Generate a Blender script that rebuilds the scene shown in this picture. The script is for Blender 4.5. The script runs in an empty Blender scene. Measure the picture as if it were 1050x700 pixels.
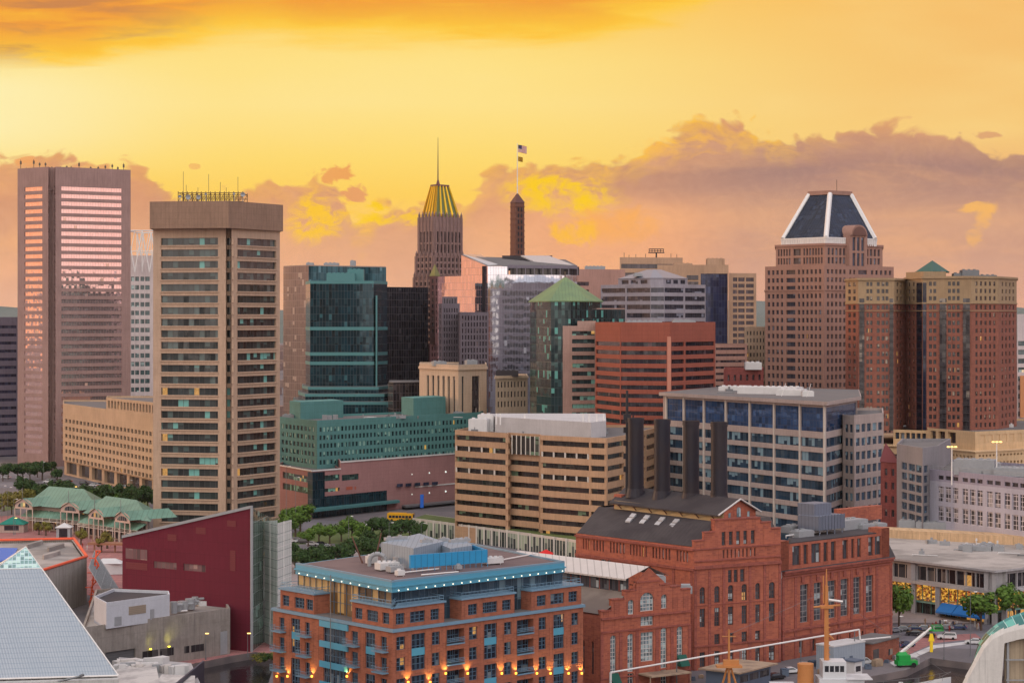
import bpy, math, random
from mathutils import Vector
from mathutils.geometry import tessellate_polygon
PI = math.pi
S = bpy.context.scene
COL = S.collection
rnd = random.Random(7)

# ---------------------------------------------------------------- view set-up
F, CH, HY = 2200.0, 80.0, 325.0          # focal length in photo pixels, eye height (m), horizon row
cam = bpy.data.objects.new("camera", bpy.data.cameras.new("camera"))
COL.objects.link(cam)
cam.location = (0, 0, CH)
cam.rotation_euler = (PI / 2, 0, 0)
cam.data.sensor_width = 36
cam.data.lens = F / 1050 * 36
cam.data.shift_y = -25.0 / 1050
cam.data.clip_start = 5
cam.data.clip_end = 60000
S.camera = cam

HAZE = 0.000015                          # density of the evening haze

# ---------------------------------------------------------------- colour management
S.view_settings.view_transform = 'Standard'
S.view_settings.look = 'None'
S.view_settings.gamma = 1
S.view_settings.exposure = 0.0
S.cycles.max_bounces = 6
S.cycles.diffuse_bounces = 3
S.cycles.glossy_bounces = 3
S.cycles.transmission_bounces = 4
S.cycles.volume_bounces = 0
S.cycles.transparent_max_bounces = 8
S.cycles.use_denoising = True
S.cycles.caustics_reflective = False
S.cycles.caustics_refractive = False

def lin1(c):
    c /= 255.0
    return c / 12.92 if c <= 0.04045 else ((c + 0.055) / 1.055) ** 2.4
def lin(r, g, b, k=1.0):
    return (lin1(r) * k, lin1(g) * k, lin1(b) * k, 1)

# ---------------------------------------------------------------- node helper
class NT:
    def __init__(s, tree):
        s.t = tree; s.n = tree.nodes; s.l = tree.links
    def add(s, typ, **kw):
        n = s.n.new(typ)
        for k, v in kw.items():
            setattr(n, k, v)
        return n
    def put(s, sock, v):
        if hasattr(v, 'is_output') or isinstance(v, bpy.types.NodeSocket):
            s.l.new(v, sock)
        elif v is not None:
            if sock.type == 'RGBA' and len(v) == 3:
                v = (*v, 1)
            sock.default_value = v
    def m(s, op, a, b=None, c=None, clamp=False):
        n = s.add('ShaderNodeMath', operation=op, use_clamp=clamp)
        s.put(n.inputs[0], a)
        if b is not None: s.put(n.inputs[1], b)
        if c is not None: s.put(n.inputs[2], c)
        return n.outputs[0]
    def vm(s, op, a, b=None):
        n = s.add('ShaderNodeVectorMath', operation=op)
        s.put(n.inputs[0], a)
        if b is not None: s.put(n.inputs[3 if op == 'SCALE' else 1], b)
        return n.outputs[0]
    def comb(s, x, y, z=0.0):
        n = s.add('ShaderNodeCombineXYZ')
        s.put(n.inputs[0], x); s.put(n.inputs[1], y); s.put(n.inputs[2], z)
        return n.outputs[0]
    def sep(s, v):
        n = s.add('ShaderNodeSeparateXYZ'); s.put(n.inputs[0], v)
        return n.outputs
    def mix(s, f, a, b, mode='MIX'):
        n = s.add('ShaderNodeMix', data_type='RGBA', blend_type=mode)
        s.put(n.inputs[0], f); s.put(n.inputs[6], a); s.put(n.inputs[7], b)
        return n.outputs[2]
    def noise(s, v, scale, detail=3.0, rough=0.55, dist=0.0, out=0):
        n = s.add('ShaderNodeTexNoise')
        s.put(n.inputs['Vector'], v)
        n.inputs['Scale'].default_value = scale
        n.inputs['Detail'].default_value = detail
        n.inputs['Roughness'].default_value = rough
        n.inputs['Distortion'].default_value = dist
        return n.outputs[out]
    def ss(s, v, a, b):                    # smoothstep from a to b
        n = s.add('ShaderNodeMapRange', interpolation_type='SMOOTHSTEP')
        s.put(n.inputs[0], v)
        n.inputs[1].default_value = a; n.inputs[2].default_value = b
        return n.outputs[0]
    def ramp(s, v, stops):
        n = s.add('ShaderNodeValToRGB')
        s.put(n.inputs[0], v)
        e = n.color_ramp.elements
        while len(e) < len(stops): e.new(0.5)
        for i, (p, c) in enumerate(stops):
            e[i].position = p
            e[i].color = (c[0], c[1], c[2], 1)
        return n.outputs[0]
    def curve(s, v, x0, x1, y0, y1, pts):  # piecewise curve y(x) in given ranges
        t = s.m('DIVIDE', s.m('SUBTRACT', v, x0), x1 - x0, clamp=True)
        n = s.add('ShaderNodeFloatCurve')
        c = n.mapping.curves[0]
        P = [((x - x0) / (x1 - x0), (y - y0) / (y1 - y0)) for x, y in pts]
        while len(c.points) < len(P): c.points.new(0.5, 0.5)
        for i, (a, b) in enumerate(P):
            c.points[i].location = (a, b)
            c.points[i].handle_type = 'AUTO_CLAMPED'
        n.mapping.update()
        s.put(n.inputs['Value'], t)
        return s.m('ADD', s.m('MULTIPLY', n.outputs[0], y1 - y0), y0)

# ---------------------------------------------------------------- sky (by direction, at infinity)
world = bpy.data.worlds.new("World")
S.world = world
world.use_nodes = True
def make_sky():
    w = NT(world.node_tree)
    w.n.clear()
    out = w.add('ShaderNodeOutputWorld')
    bg = w.add('ShaderNodeBackground')
    w.l.new(bg.outputs[0], out.inputs[0])
    tc = w.add('ShaderNodeTexCoord')
    x, y, z = w.sep(tc.outputs['Generated'])
    hor = w.m('SQRT', w.m('ADD', w.m('MULTIPLY', x, x), w.m('MULTIPLY', y, y)))
    az = w.m('ARCTAN2', x, y)
    U = w.m('ADD', w.m('MULTIPLY', w.m('MULTIPLY', az, w.m('ADD', w.m('MULTIPLY', w.m('MULTIPLY', az, az), 0.333), 1.0)), F), 525)
    U = w.m('MINIMUM', w.m('MAXIMUM', U, -3000), 4000)
    V = w.m('SUBTRACT', HY, w.m('MULTIPLY', w.m('DIVIDE', z, w.m('MAXIMUM', w.m('MULTIPLY', hor, w.m('COSINE', w.m('MINIMUM', w.m('MAXIMUM', az, -0.5), 0.5))), 0.02)), F))
    V = w.m('MAXIMUM', V, -4000)
    el = w.m('MAXIMUM', z, 0.0)
    # clear evening sky ahead
    vr = w.m('DIVIDE', V, 325.0, clamp=True)
    base = w.ramp(vr, [(0.0, lin(255, 208, 100)[:3]), (0.2, lin(255, 224, 130)[:3]), (0.33, lin(255, 226, 138)[:3]), (0.5, lin(255, 218, 112)[:3]),
                       (0.62, lin(255, 208, 92)[:3]), (0.8, lin(255, 196, 112)[:3]), (1.0, lin(250, 184, 130)[:3])])
    base = w.mix(w.m('MULTIPLY', w.ss(U, 260, -60), w.m('MULTIPLY', w.ss(vr, .12, .3), w.ss(vr, .62, .38))), base, lin(255, 240, 178))
    right = w.ramp(vr, [(0.0, lin(246, 190, 108)[:3]), (0.4, lin(246, 196, 116)[:3]), (0.65, lin(236, 178, 124)[:3]), (1.0, lin(226, 160, 128)[:3])])
    base = w.mix(w.ss(U, 450, 1080), base, right)
    # broad soft mottling
    q0 = w.comb(w.m('DIVIDE', U, 420.0), w.m('DIVIDE', V, 110.0), 3.1)
    n0 = w.noise(q0, 1.0, 4.0, 0.5)
    base = w.mix(w.m('MULTIPLY', w.ss(n0, 0.42, 0.72), 0.35), base, lin(255, 230, 152))
    # noises for the clouds
    q = w.comb(w.m('DIVIDE', U, 105.0), w.m('DIVIDE', V, 70.0), 1.7)
    warp = w.vm('SCALE', w.vm('SUBTRACT', w.noise(q, 1.3, 3.0, 0.5, out=1), (0.5, 0.5, 0.5)), 0.9)
    qw = w.vm('ADD', q, warp)
    nb = w.noise(qw, 1.0, 9.0, 0.58)
    nf = w.noise(qw, 3.2, 7.0, 0.62)
    # billow: bumpy cauliflower edge
    vor = w.add('ShaderNodeTexVoronoi', feature='SMOOTH_F1')
    w.put(vor.inputs['Vector'], qw); vor.inputs['Scale'].default_value = 5.5
    bil = w.m('SUBTRACT', 0.55, vor.outputs['Distance'])
    top = w.curve(U, -600, 1700, 60, 320, [(-600, 190), (-250, 170), (0, 168), (40, 166), (130, 166), (160, 188), (195, 205), (235, 200), (262, 186), (300, 182), (335, 184),
                  (352, 204), (372, 236), (392, 212), (425, 212), (462, 212), (492, 190), (515, 172), (560, 172), (640, 163), (690, 140), (735, 124),
                  (770, 128), (830, 142), (880, 138), (950, 131), (990, 140), (1012, 158), (1060, 168), (1300, 150), (1700, 200)])
    e = w.m('SUBTRACT', V, top)
    e = w.m('ADD', e, w.m('MULTIPLY', w.m('SUBTRACT', nb, 0.5), 62.0))
    e = w.m('ADD', e, w.m('MULTIPLY', w.m('SUBTRACT', nf, 0.5), 34.0))
    e = w.m('ADD', e, w.m('MULTIPLY', bil, 26.0))
    cov = w.ss(e, -2.0, 9.0)
    # bank body colour: mauve high up, peach towards the horizon, warmer on the left
    bodyL = w.ramp(vr, [(0.45, lin(228, 160, 106)[:3]), (0.62, lin(224, 158, 114)[:3]), (0.76, lin(240, 176, 128)[:3]), (1.0, lin(252, 188, 148)[:3])])
    bodyR = w.ramp(vr, [(0.36, lin(226, 158, 110)[:3]), (0.46, lin(198, 148, 122)[:3]), (0.53, lin(168, 130, 120)[:3]), (0.6, lin(184, 141, 124)[:3]), (0.68, lin(218, 164, 130)[:3]), (0.82, lin(216, 164, 136)[:3]), (1.0, lin(230, 166, 134)[:3])])
    body = w.mix(w.ss(U, 500, 820), bodyL, bodyR)
    body = w.mix(w.m('MULTIPLY', w.ss(nb, 0.35, 0.68), 0.3), body, lin(188, 138, 122))
    body = w.mix(w.m('MULTIPLY', w.m('MULTIPLY', w.ss(U, 480, 600), w.ss(U, 780, 660)), w.m('MULTIPLY', w.ss(V, 190, 230), .75)), body, lin(246, 172, 122))
    nl = w.noise(w.comb(w.m('DIVIDE', U, 190.0), w.m('DIVIDE', V, 45.0), 9.0), 1.0, 6.0, 0.55, 0.6)
    body = w.mix(w.m('MULTIPLY', w.ss(nl, 0.45, 0.7), 0.36), body, lin(250, 184, 126))
    # sunlit rims
    nz_ = w.noise(qw, 8.0, 6.0, 0.65)
    rim = w.m('MULTIPLY', w.ss(e, 38.0, 3.0), w.ss(w.m('ADD', w.m('MULTIPLY', nf, .75), w.m('MULTIPLY', nz_, .25)), 0.34, 0.62))
    rimw = w.curve(U, -600, 1700, 0, 1, [(-600, .2), (100, .25), (300, .35), (400, .85), (480, .5), (530, .5), (600, .7), (660, 1), (745, 1), (800, .7), (900, .12), (1050, .1), (1700, .1)])
    body = w.mix(w.m('MULTIPLY', rim, rimw), body, lin(255, 196, 66))
    body = w.mix(w.m('MULTIPLY', w.ss(nz_, .42, .7), .06), body, lin(255, 205, 160))
    body = w.mix(w.m('MULTIPLY', w.ss(nz_, .54, .34), .06), body, lin(160, 112, 104))
    col = w.mix(cov, base, body)
    # glowing gaps
    nx_ = w.noise(qw, 7.0, 8.0, 0.65)
    nmx = w.m('ADD', w.m('MULTIPLY', nf, .78), w.m('MULTIPLY', nx_, .22))
    def spot(cx, cy, rx, ry, amt, c, lo=0.40, hi=0.62, n=nmx):
        hi += .03
        nonlocal col
        dx = w.m('DIVIDE', w.m('SUBTRACT', w.m('ADD', U, w.m('MULTIPLY', w.m('SUBTRACT', nb, 0.5), 90.0)), cx), rx)
        dy = w.m('DIVIDE', w.m('SUBTRACT', w.m('ADD', V, w.m('MULTIPLY', w.m('SUBTRACT', nf, 0.5), 50.0)), cy), ry)
        d = w.m('ADD', w.m('MULTIPLY', dx, dx), w.m('MULTIPLY', dy, dy))
        g = w.m('MULTIPLY', w.ss(d, 1.0, 0.15), w.ss(n, lo, hi))
        col = w.mix(w.m('MULTIPLY', g, amt), col, c)
    gold = lin(255, 206, 24)
    spot(575, 202, 75, 26, .95, gold, .38, .55)
    spot(620, 232, 70, 24, .6, lin(255, 176, 70), .35, .6)
    spot(580, 238, 26, 15, .9, lin(255, 190, 60), .3, .5)
    spot(328, 225, 46, 30, .95, lin(255, 200, 50), .36, .5)
    spot(392, 222, 26, 12, .9, gold, .35, .5)
    spot(425, 222, 14, 10, .7, gold, .3, .5)
    spot(700, 152, 60, 14, .6, lin(255, 190, 80), .4, .6)
    spot(1000, 216, 22, 12, .85, lin(250, 186, 96), .36, .5)
    spot(1000, 236, 11, 16, .7, lin(250, 186, 96), .32, .5)
    # small detached puffs
    def puff(cx, cy, rx, ry, c, amt=.9):
        nonlocal col
        dx = w.m('DIVIDE', w.m('SUBTRACT', U, cx), rx)
        dy = w.m('DIVIDE', w.m('SUBTRACT', V, cy), ry)
        d = w.m('ADD', w.m('ADD', w.m('MULTIPLY', dx, dx), w.m('MULTIPLY', dy, dy)), w.m('MULTIPLY', w.m('SUBTRACT', nf, 0.5), 6.5))
        col = w.mix(w.m('MULTIPLY', w.ss(d, 1.0, 0.35), amt), col, c)
    puff(345, 177, 24, 11, lin(238, 160, 92))
    puff(366, 199, 14, 12, lin(232, 156, 104))
    puff(30, 166, 14, 6, lin(240, 165, 100))
    puff(200, 171, 7, 3, lin(240, 170, 100), .6)
    puff(1012, 139, 14, 4, lin(214, 150, 112), .7)
    # high streak of cloud along the top
    qs = w.comb(w.m('DIVIDE', U, 330.0), w.m('DIVIDE', V, 48.0), 5.0)
    wp = w.vm('SCALE', w.vm('SUBTRACT', w.noise(qs, 1.5, 3.0, 0.5, out=1), (0.5, 0.5, 0.5)), 0.7)
    ns = w.noise(w.vm('ADD', qs, wp), 1.6, 9.0, 0.6)
    bot = w.curve(U, -600, 1700, -60, 100, [(-600, 40), (-100, 62), (60, 64), (120, 52), (190, 42), (260, 32), (330, 40), (450, 36), (560, 38), (640, 28), (700, 12), (760, -14), (840, -34), (1700, -55)])
    es = w.m('ADD', w.m('SUBTRACT', bot, V), w.m('MULTIPLY', w.m('SUBTRACT', ns, 0.5), 70.0))
    cs = w.ss(es, -16.0, 16.0)
    scol = w.mix(w.ss(es, 2.0, 44.0), lin(255, 204, 66), lin(242, 158, 62))
    scol = w.mix(w.m('MULTIPLY', w.ss(ns, 0.5, 0.72), 0.75), scol, lin(255, 196, 60))
    scol = w.mix(w.m('MULTIPLY', w.m('MULTIPLY', w.ss(U, 330, 60), w.ss(ns, 0.56, 0.4)), 0.8), scol, lin(196, 130, 84))
    col = w.mix(cs, col, scol)
    # the rest of the dome: orange glow to the left, rose to the right, behind brightened as fill light
    ca = w.m('COSINE', az)
    zen = w.ss(el, 0.0, 0.75)
    left = w.mix(zen, (1.15, 0.55, 0.26), (0.70, 0.66, 0.72))
    rose = w.mix(w.ss(el, 0.0, 0.35), (0.90, 0.50, 0.42), (0.80, 0.78, 0.95))
    side = w.mix(w.ss(x, -0.35, 0.35), left, rose)
    nbk = w.noise(w.comb(w.m('MULTIPLY', az, 2.2), w.m('MULTIPLY', el, 9.0), 0.0), 1.6, 6.0, 0.55)
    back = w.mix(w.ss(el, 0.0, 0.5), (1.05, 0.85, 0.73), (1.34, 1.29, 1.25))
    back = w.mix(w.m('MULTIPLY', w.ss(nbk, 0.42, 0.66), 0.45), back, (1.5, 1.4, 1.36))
    back = w.mix(1.0, back, (BACK_FILL, BACK_FILL, BACK_FILL), 'MULTIPLY')
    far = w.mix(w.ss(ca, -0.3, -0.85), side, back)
    hi = w.mix(w.ss(el, 0.18, 0.6), col, (0.80, 0.72, 0.72))
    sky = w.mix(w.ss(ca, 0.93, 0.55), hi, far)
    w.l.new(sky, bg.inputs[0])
    bg.inputs[1].default_value = 1.0
BACK_FILL = 1.42  # extra brightness of the unseen sky behind, added as fill for the facades
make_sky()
world.cycles.sampling_method = "MANUAL"
world.cycles.sample_map_resolution = 512

# low evening sun, veiled, ahead and to the left
sl = bpy.data.lights.new("sun", 'SUN')
sl.energy = 1.3
sl.angle = math.radians(6)
sl.color = (1.0, 0.62, 0.34)
sun = bpy.data.objects.new("sun", sl)
COL.objects.link(sun)
sun.location = (-300, 300, 400)
_d = Vector((-math.sin(math.radians(62)), math.cos(math.radians(62)), math.tan(math.radians(9))))
sun.rotation_euler = _d.to_track_quat('Z', 'Y').to_euler()

# ---------------------------------------------------------------- materials
MATS = {}
def new_mat(name):
    m = bpy.data.materials.new(name)
    m.use_nodes = True
    t = NT(m.node_tree)
    p = t.n['Principled BSDF']
    MATS[name] = m
    return m, t, p

def uvs(t):
    return t.sep(t.add('ShaderNodeUVMap').outputs[0])

def wall(name, rgb, joint=None, js=0.12, streak=0.26, rough=0.85, k=0.95, spec=0.3, var=0.22, tint=None):
    """masonry / concrete / cladding: blotches, run-down streaks and panel joints in metres"""
    m, t, p = new_mat(name)
    c = lin(*rgb, k)
    u, v, _ = uvs(t)
    P = t.comb(u, v, 0.0)
    n1 = t.noise(P, 0.07, 4.0, 0.6)
    n2 = t.noise(t.comb(t.m('MULTIPLY', u, 1.1), t.m('MULTIPLY', v, 0.12), 2.0), 1.0, 4.0, 0.6)
    n3 = t.noise(P, 1.7, 3.0, 0.6)
    f = t.m('ADD', 1.0, t.m('MULTIPLY', t.m('SUBTRACT', n1, 0.5), var * 2.4))
    f = t.m('ADD', f, t.m('MULTIPLY', t.m('SUBTRACT', n2, 0.5), streak * 2))
    f = t.m('ADD', f, t.m('MULTIPLY', t.m('SUBTRACT', n3, 0.5), var))
    n4 = t.noise(t.comb(t.m('MULTIPLY', u, 2.6), t.m('MULTIPLY', v, 0.07), 5.0), 1.0, 5.0, 0.65)
    f = t.m('MULTIPLY', f, t.m('SUBTRACT', 1.0, t.m('MULTIPLY', t.ss(n4, .52, .74), streak * 0.9)))
    if joint:
        jw, jh = joint
        b = t.add('ShaderNodeTexBrick')
        b.offset = 0.0
        t.put(b.inputs['Vector'], P)
        b.inputs['Scale'].default_value = 1
        b.inputs['Brick Width'].default_value = jw
        b.inputs['Row Height'].default_value = jh
        b.inputs['Mortar Size'].default_value = 0.05
        b.inputs['Color1'].default_value = (1, 1, 1, 1)
        b.inputs['Color2'].default_value = (1 - js * .6,) * 3 + (1,)
        b.inputs['Mortar'].default_value = (1 - js * 2.2,) * 3 + (1,)
        f = t.m('MULTIPLY', f, t.sep(b.outputs[0])[0])
    cc = t.mix(1.0, c, t.comb(f, f, f), 'MULTIPLY')
    if tint:
        cc = t.mix(t.m('MULTIPLY', t.ss(t.noise(P, 0.35, 4.0, 0.6), 0.45, 0.7), 0.5), cc, lin(*tint, k))
    t.put(p.inputs['Base Color'], cc)
    p.inputs['Roughness'].default_value = rough
    p.inputs['Specular IOR Level'].default_value = spec
    return m

def brick(name, rgb, rgb2, k=0.95, cw=0.9, chh=0.35):
    m, t, p = new_mat(name)
    u, v, _ = uvs(t)
    P = t.comb(u, v, 0.0)
    b = t.add('ShaderNodeTexBrick')
    t.put(b.inputs['Vector'], P)
    b.inputs['Scale'].default_value = 1
    b.inputs['Brick Width'].default_value = cw
    b.inputs['Row Height'].default_value = chh
    b.inputs['Mortar Size'].default_value = 0.02
    b.inputs['Color1'].default_value = lin(*rgb, k)
    b.inputs['Color2'].default_value = lin(*rgb2, k)
    b.inputs['Mortar'].default_value = lin(*[int((a + c) / 2 + 12) for a, c in zip(rgb, rgb2)], k)
    n1 = t.noise(P, 0.12, 5.0, 0.6)
    n2 = t.noise(t.comb(t.m('MULTIPLY', u, 1.3), t.m('MULTIPLY', v, 0.1), 2.0), 1.0, 4.0, 0.6)
    n3 = t.noise(P, 0.5, 5.0, 0.7)
    f = t.m('ADD', 0.45, t.m('ADD', t.m('MULTIPLY', n1, 0.5), t.m('ADD', t.m('MULTIPLY', n2, 0.34), t.m('MULTIPLY', n3, 0.32))))
    f = t.m('MULTIPLY', f, t.m('SUBTRACT', 1.0, t.m('MULTIPLY', t.ss(t.noise(t.comb(t.m('MULTIPLY', u, 2.0), t.m('MULTIPLY', v, 0.08), 7.0), 1.0, 5.0, .65), .5, .74), .3)))
    t.put(p.inputs['Base Color'], t.mix(1.0, b.outputs[0], t.comb(f, f, f), 'MULTIPLY'))
    p.inputs['Roughness'].default_value = 0.9
    p.inputs['Specular IOR Level'].default_value = 0.2
    return m

def glass(name, dark, light=(90, 150, 150), pl=0.15, lit=0.01, pw=1.5, fh=3.8, metal=0.0, rough=0.08, mull=0.1,
          mc=(60, 60, 62), tilt=0.02, k=1.2, litc=(255, 186, 96), spec=0.6, hm=False, v0=0.0, sv=None):
    """window glass: panes that differ (bare, blinds drawn, lit), thin mullions, slightly uneven reflections"""
    m, t, p = new_mat(name)
    u, v, _ = uvs(t)
    cu = t.m('DIVIDE', u, pw)
    cv = t.m('DIVIDE', t.m('SUBTRACT', v, v0), fh)
    cell = t.comb(t.m('FLOOR', cu), t.m('FLOOR', cv), float(len(MATS)))
    wn = t.add('ShaderNodeTexWhiteNoise')
    t.put(wn.inputs[0], cell)
    r, g, b = t.sep(wn.outputs[1])
    d = lin(*dark, k * (.68 if metal < .8 else 1))
    sv = (0.8 if metal < 0.8 else 0.14) if sv is None else sv
    lit = lit * 0.4
    shade = t.m('ADD', 1.0 - sv / 2, t.m('MULTIPLY', r, sv))
    c = t.mix(1.0, d, t.comb(shade, shade, shade), 'MULTIPLY')
    # blinds: some panes fully, some half way
    grp = t.add('ShaderNodeTexWhiteNoise')
    t.put(grp.inputs[0], t.comb(t.m('FLOOR', t.m('DIVIDE', u, pw * 4)), t.m('FLOOR', cv), 7.0 + len(MATS)))
    gb = t.m('ADD', t.m('MULTIPLY', grp.outputs[0], 0.55), t.m('MULTIPLY', g, 0.45))
    drop = t.m('GREATER_THAN', t.m('FRACT', cv), t.m('MULTIPLY', b, 0.7))
    bl = t.m('MULTIPLY', t.m('LESS_THAN', gb, pl), drop)
    c = t.mix(bl, c, lin(*light, k))
    mid = t.m('MULTIPLY', t.m('GREATER_THAN', b, .8), t.m('GREATER_THAN', t.m('FRACT', cv), t.m('MULTIPLY', g, .8)))
    c = t.mix(t.m('MULTIPLY', mid, .45 if metal < .8 else .1), c, lin(*[int(a * .5 + q * .35 + 22) for a, q in zip(dark, light)], k))
    fu = t.m('FRACT', cu)
    mm = t.m('LESS_THAN', fu, mull / pw)
    if hm:
        mm = t.m('MAXIMUM', mm, t.m('LESS_THAN', t.m('FRACT', cv), mull / fh))
    c = t.mix(mm, c, lin(*mc, k))
    t.put(p.inputs['Base Color'], c)
    p.inputs['Metallic'].default_value = metal
    if metal > 0:
        t.put(p.inputs['Metallic'], t.m('MULTIPLY', t.m('SUBTRACT', 1.0, t.m('MAXIMUM', mm, t.m('MULTIPLY', bl, 0.6))), metal))
    t.put(p.inputs['Roughness'], t.m('ADD', rough, t.m('MULTIPLY', t.m('MAXIMUM', mm, t.m('MULTIPLY', bl, 0.25)), 0.4)))
    p.inputs['Specular IOR Level'].default_value = spec
    geo = t.add('ShaderNodeNewGeometry')
    tv = t.vm('SCALE', t.vm('SUBTRACT', wn.outputs[1], (0.5, 0.5, 0.5)), tilt)
    nz = t.vm('SCALE', t.vm('SUBTRACT', t.noise(t.comb(u, v), 0.35, 2.0, 0.5, out=1), (0.5, 0.5, 0.5)), tilt * 1.5)
    t.put(p.inputs['Normal'], t.vm('NORMALIZE', t.vm('ADD', t.vm('ADD', geo.outputs['Normal'], tv), nz)))
    if lit > 0:
        wl = t.add('ShaderNodeTexWhiteNoise')
        t.put(wl.inputs[0], t.vm('ADD', cell, (3.3, 8.8, 1.0)))
        on = t.m('MULTIPLY', t.m('LESS_THAN', wl.outputs[0], lit), t.m('SUBTRACT', 1.0, mm))
        inner = t.noise(t.comb(u, v), 1.6, 3.0, 0.6)
        t.put(p.inputs['Emission Color'], lin(*litc))
        t.put(p.inputs['Emission Strength'], t.m('MULTIPLY', on, t.m('MULTIPLY', inner, 1.0)))
    return m

def plain(name, rgb, rough=0.7, metal=0.0, k=0.95, var=0.12, scale=0.6, spec=0.4, rgb2=None, bands=None):
    """painted / bare surface with soft wear noise (object space, metres)"""
    m, t, p = new_mat(name)
    tc = t.add('ShaderNodeTexCoord').outputs['Object']
    n = t.noise(tc, scale, 5.0, 0.6)
    f = t.m('ADD', 1.0 - var, t.m('MULTIPLY', n, var * 2))
    c = t.mix(1.0, lin(*rgb, k), t.comb(f, f, f), 'MULTIPLY')
    if rgb2:
        c = t.mix(t.ss(t.noise(tc, scale * 0.45, 5.0, 0.65), 0.42, 0.62), c, lin(*rgb2, k))
    if bands:
        u, v, _ = uvs(t)
        s = t.m('LESS_THAN', t.m('FRACT', t.m('DIVIDE', u if bands > 0 else v, abs(bands))), 0.14)
        c = t.mix(t.m('MULTIPLY', s, 0.45), c, lin(rgb[0] * .55, rgb[1] * .55, rgb[2] * .55, k))
    t.put(p.inputs['Base Color'], c)
    p.inputs['Roughness'].default_value = rough
    p.inputs['Metallic'].default_value = metal
    p.inputs['Specular IOR Level'].default_value = spec
    return m

def glow(name, rgb, s):
    m, t, p = new_mat(name)
    p.inputs['Base Color'].default_value = lin(*rgb)
    p.inputs['Emission Color'].default_value = lin(*rgb)
    p.inputs['Emission Strength'].default_value = s
    return m

# ---------------------------------------------------------------- geometry helpers
def X(px, D): return (px - 525.0) * D / F
def Zp(py, D): return CH - (py - HY) * D / F
def P2(px, D): return (X(px, D), D)
def G(px, py, z=0.0):
    D = (CH - z) * F / (py - HY)
    return (X(px, D), D)

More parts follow.
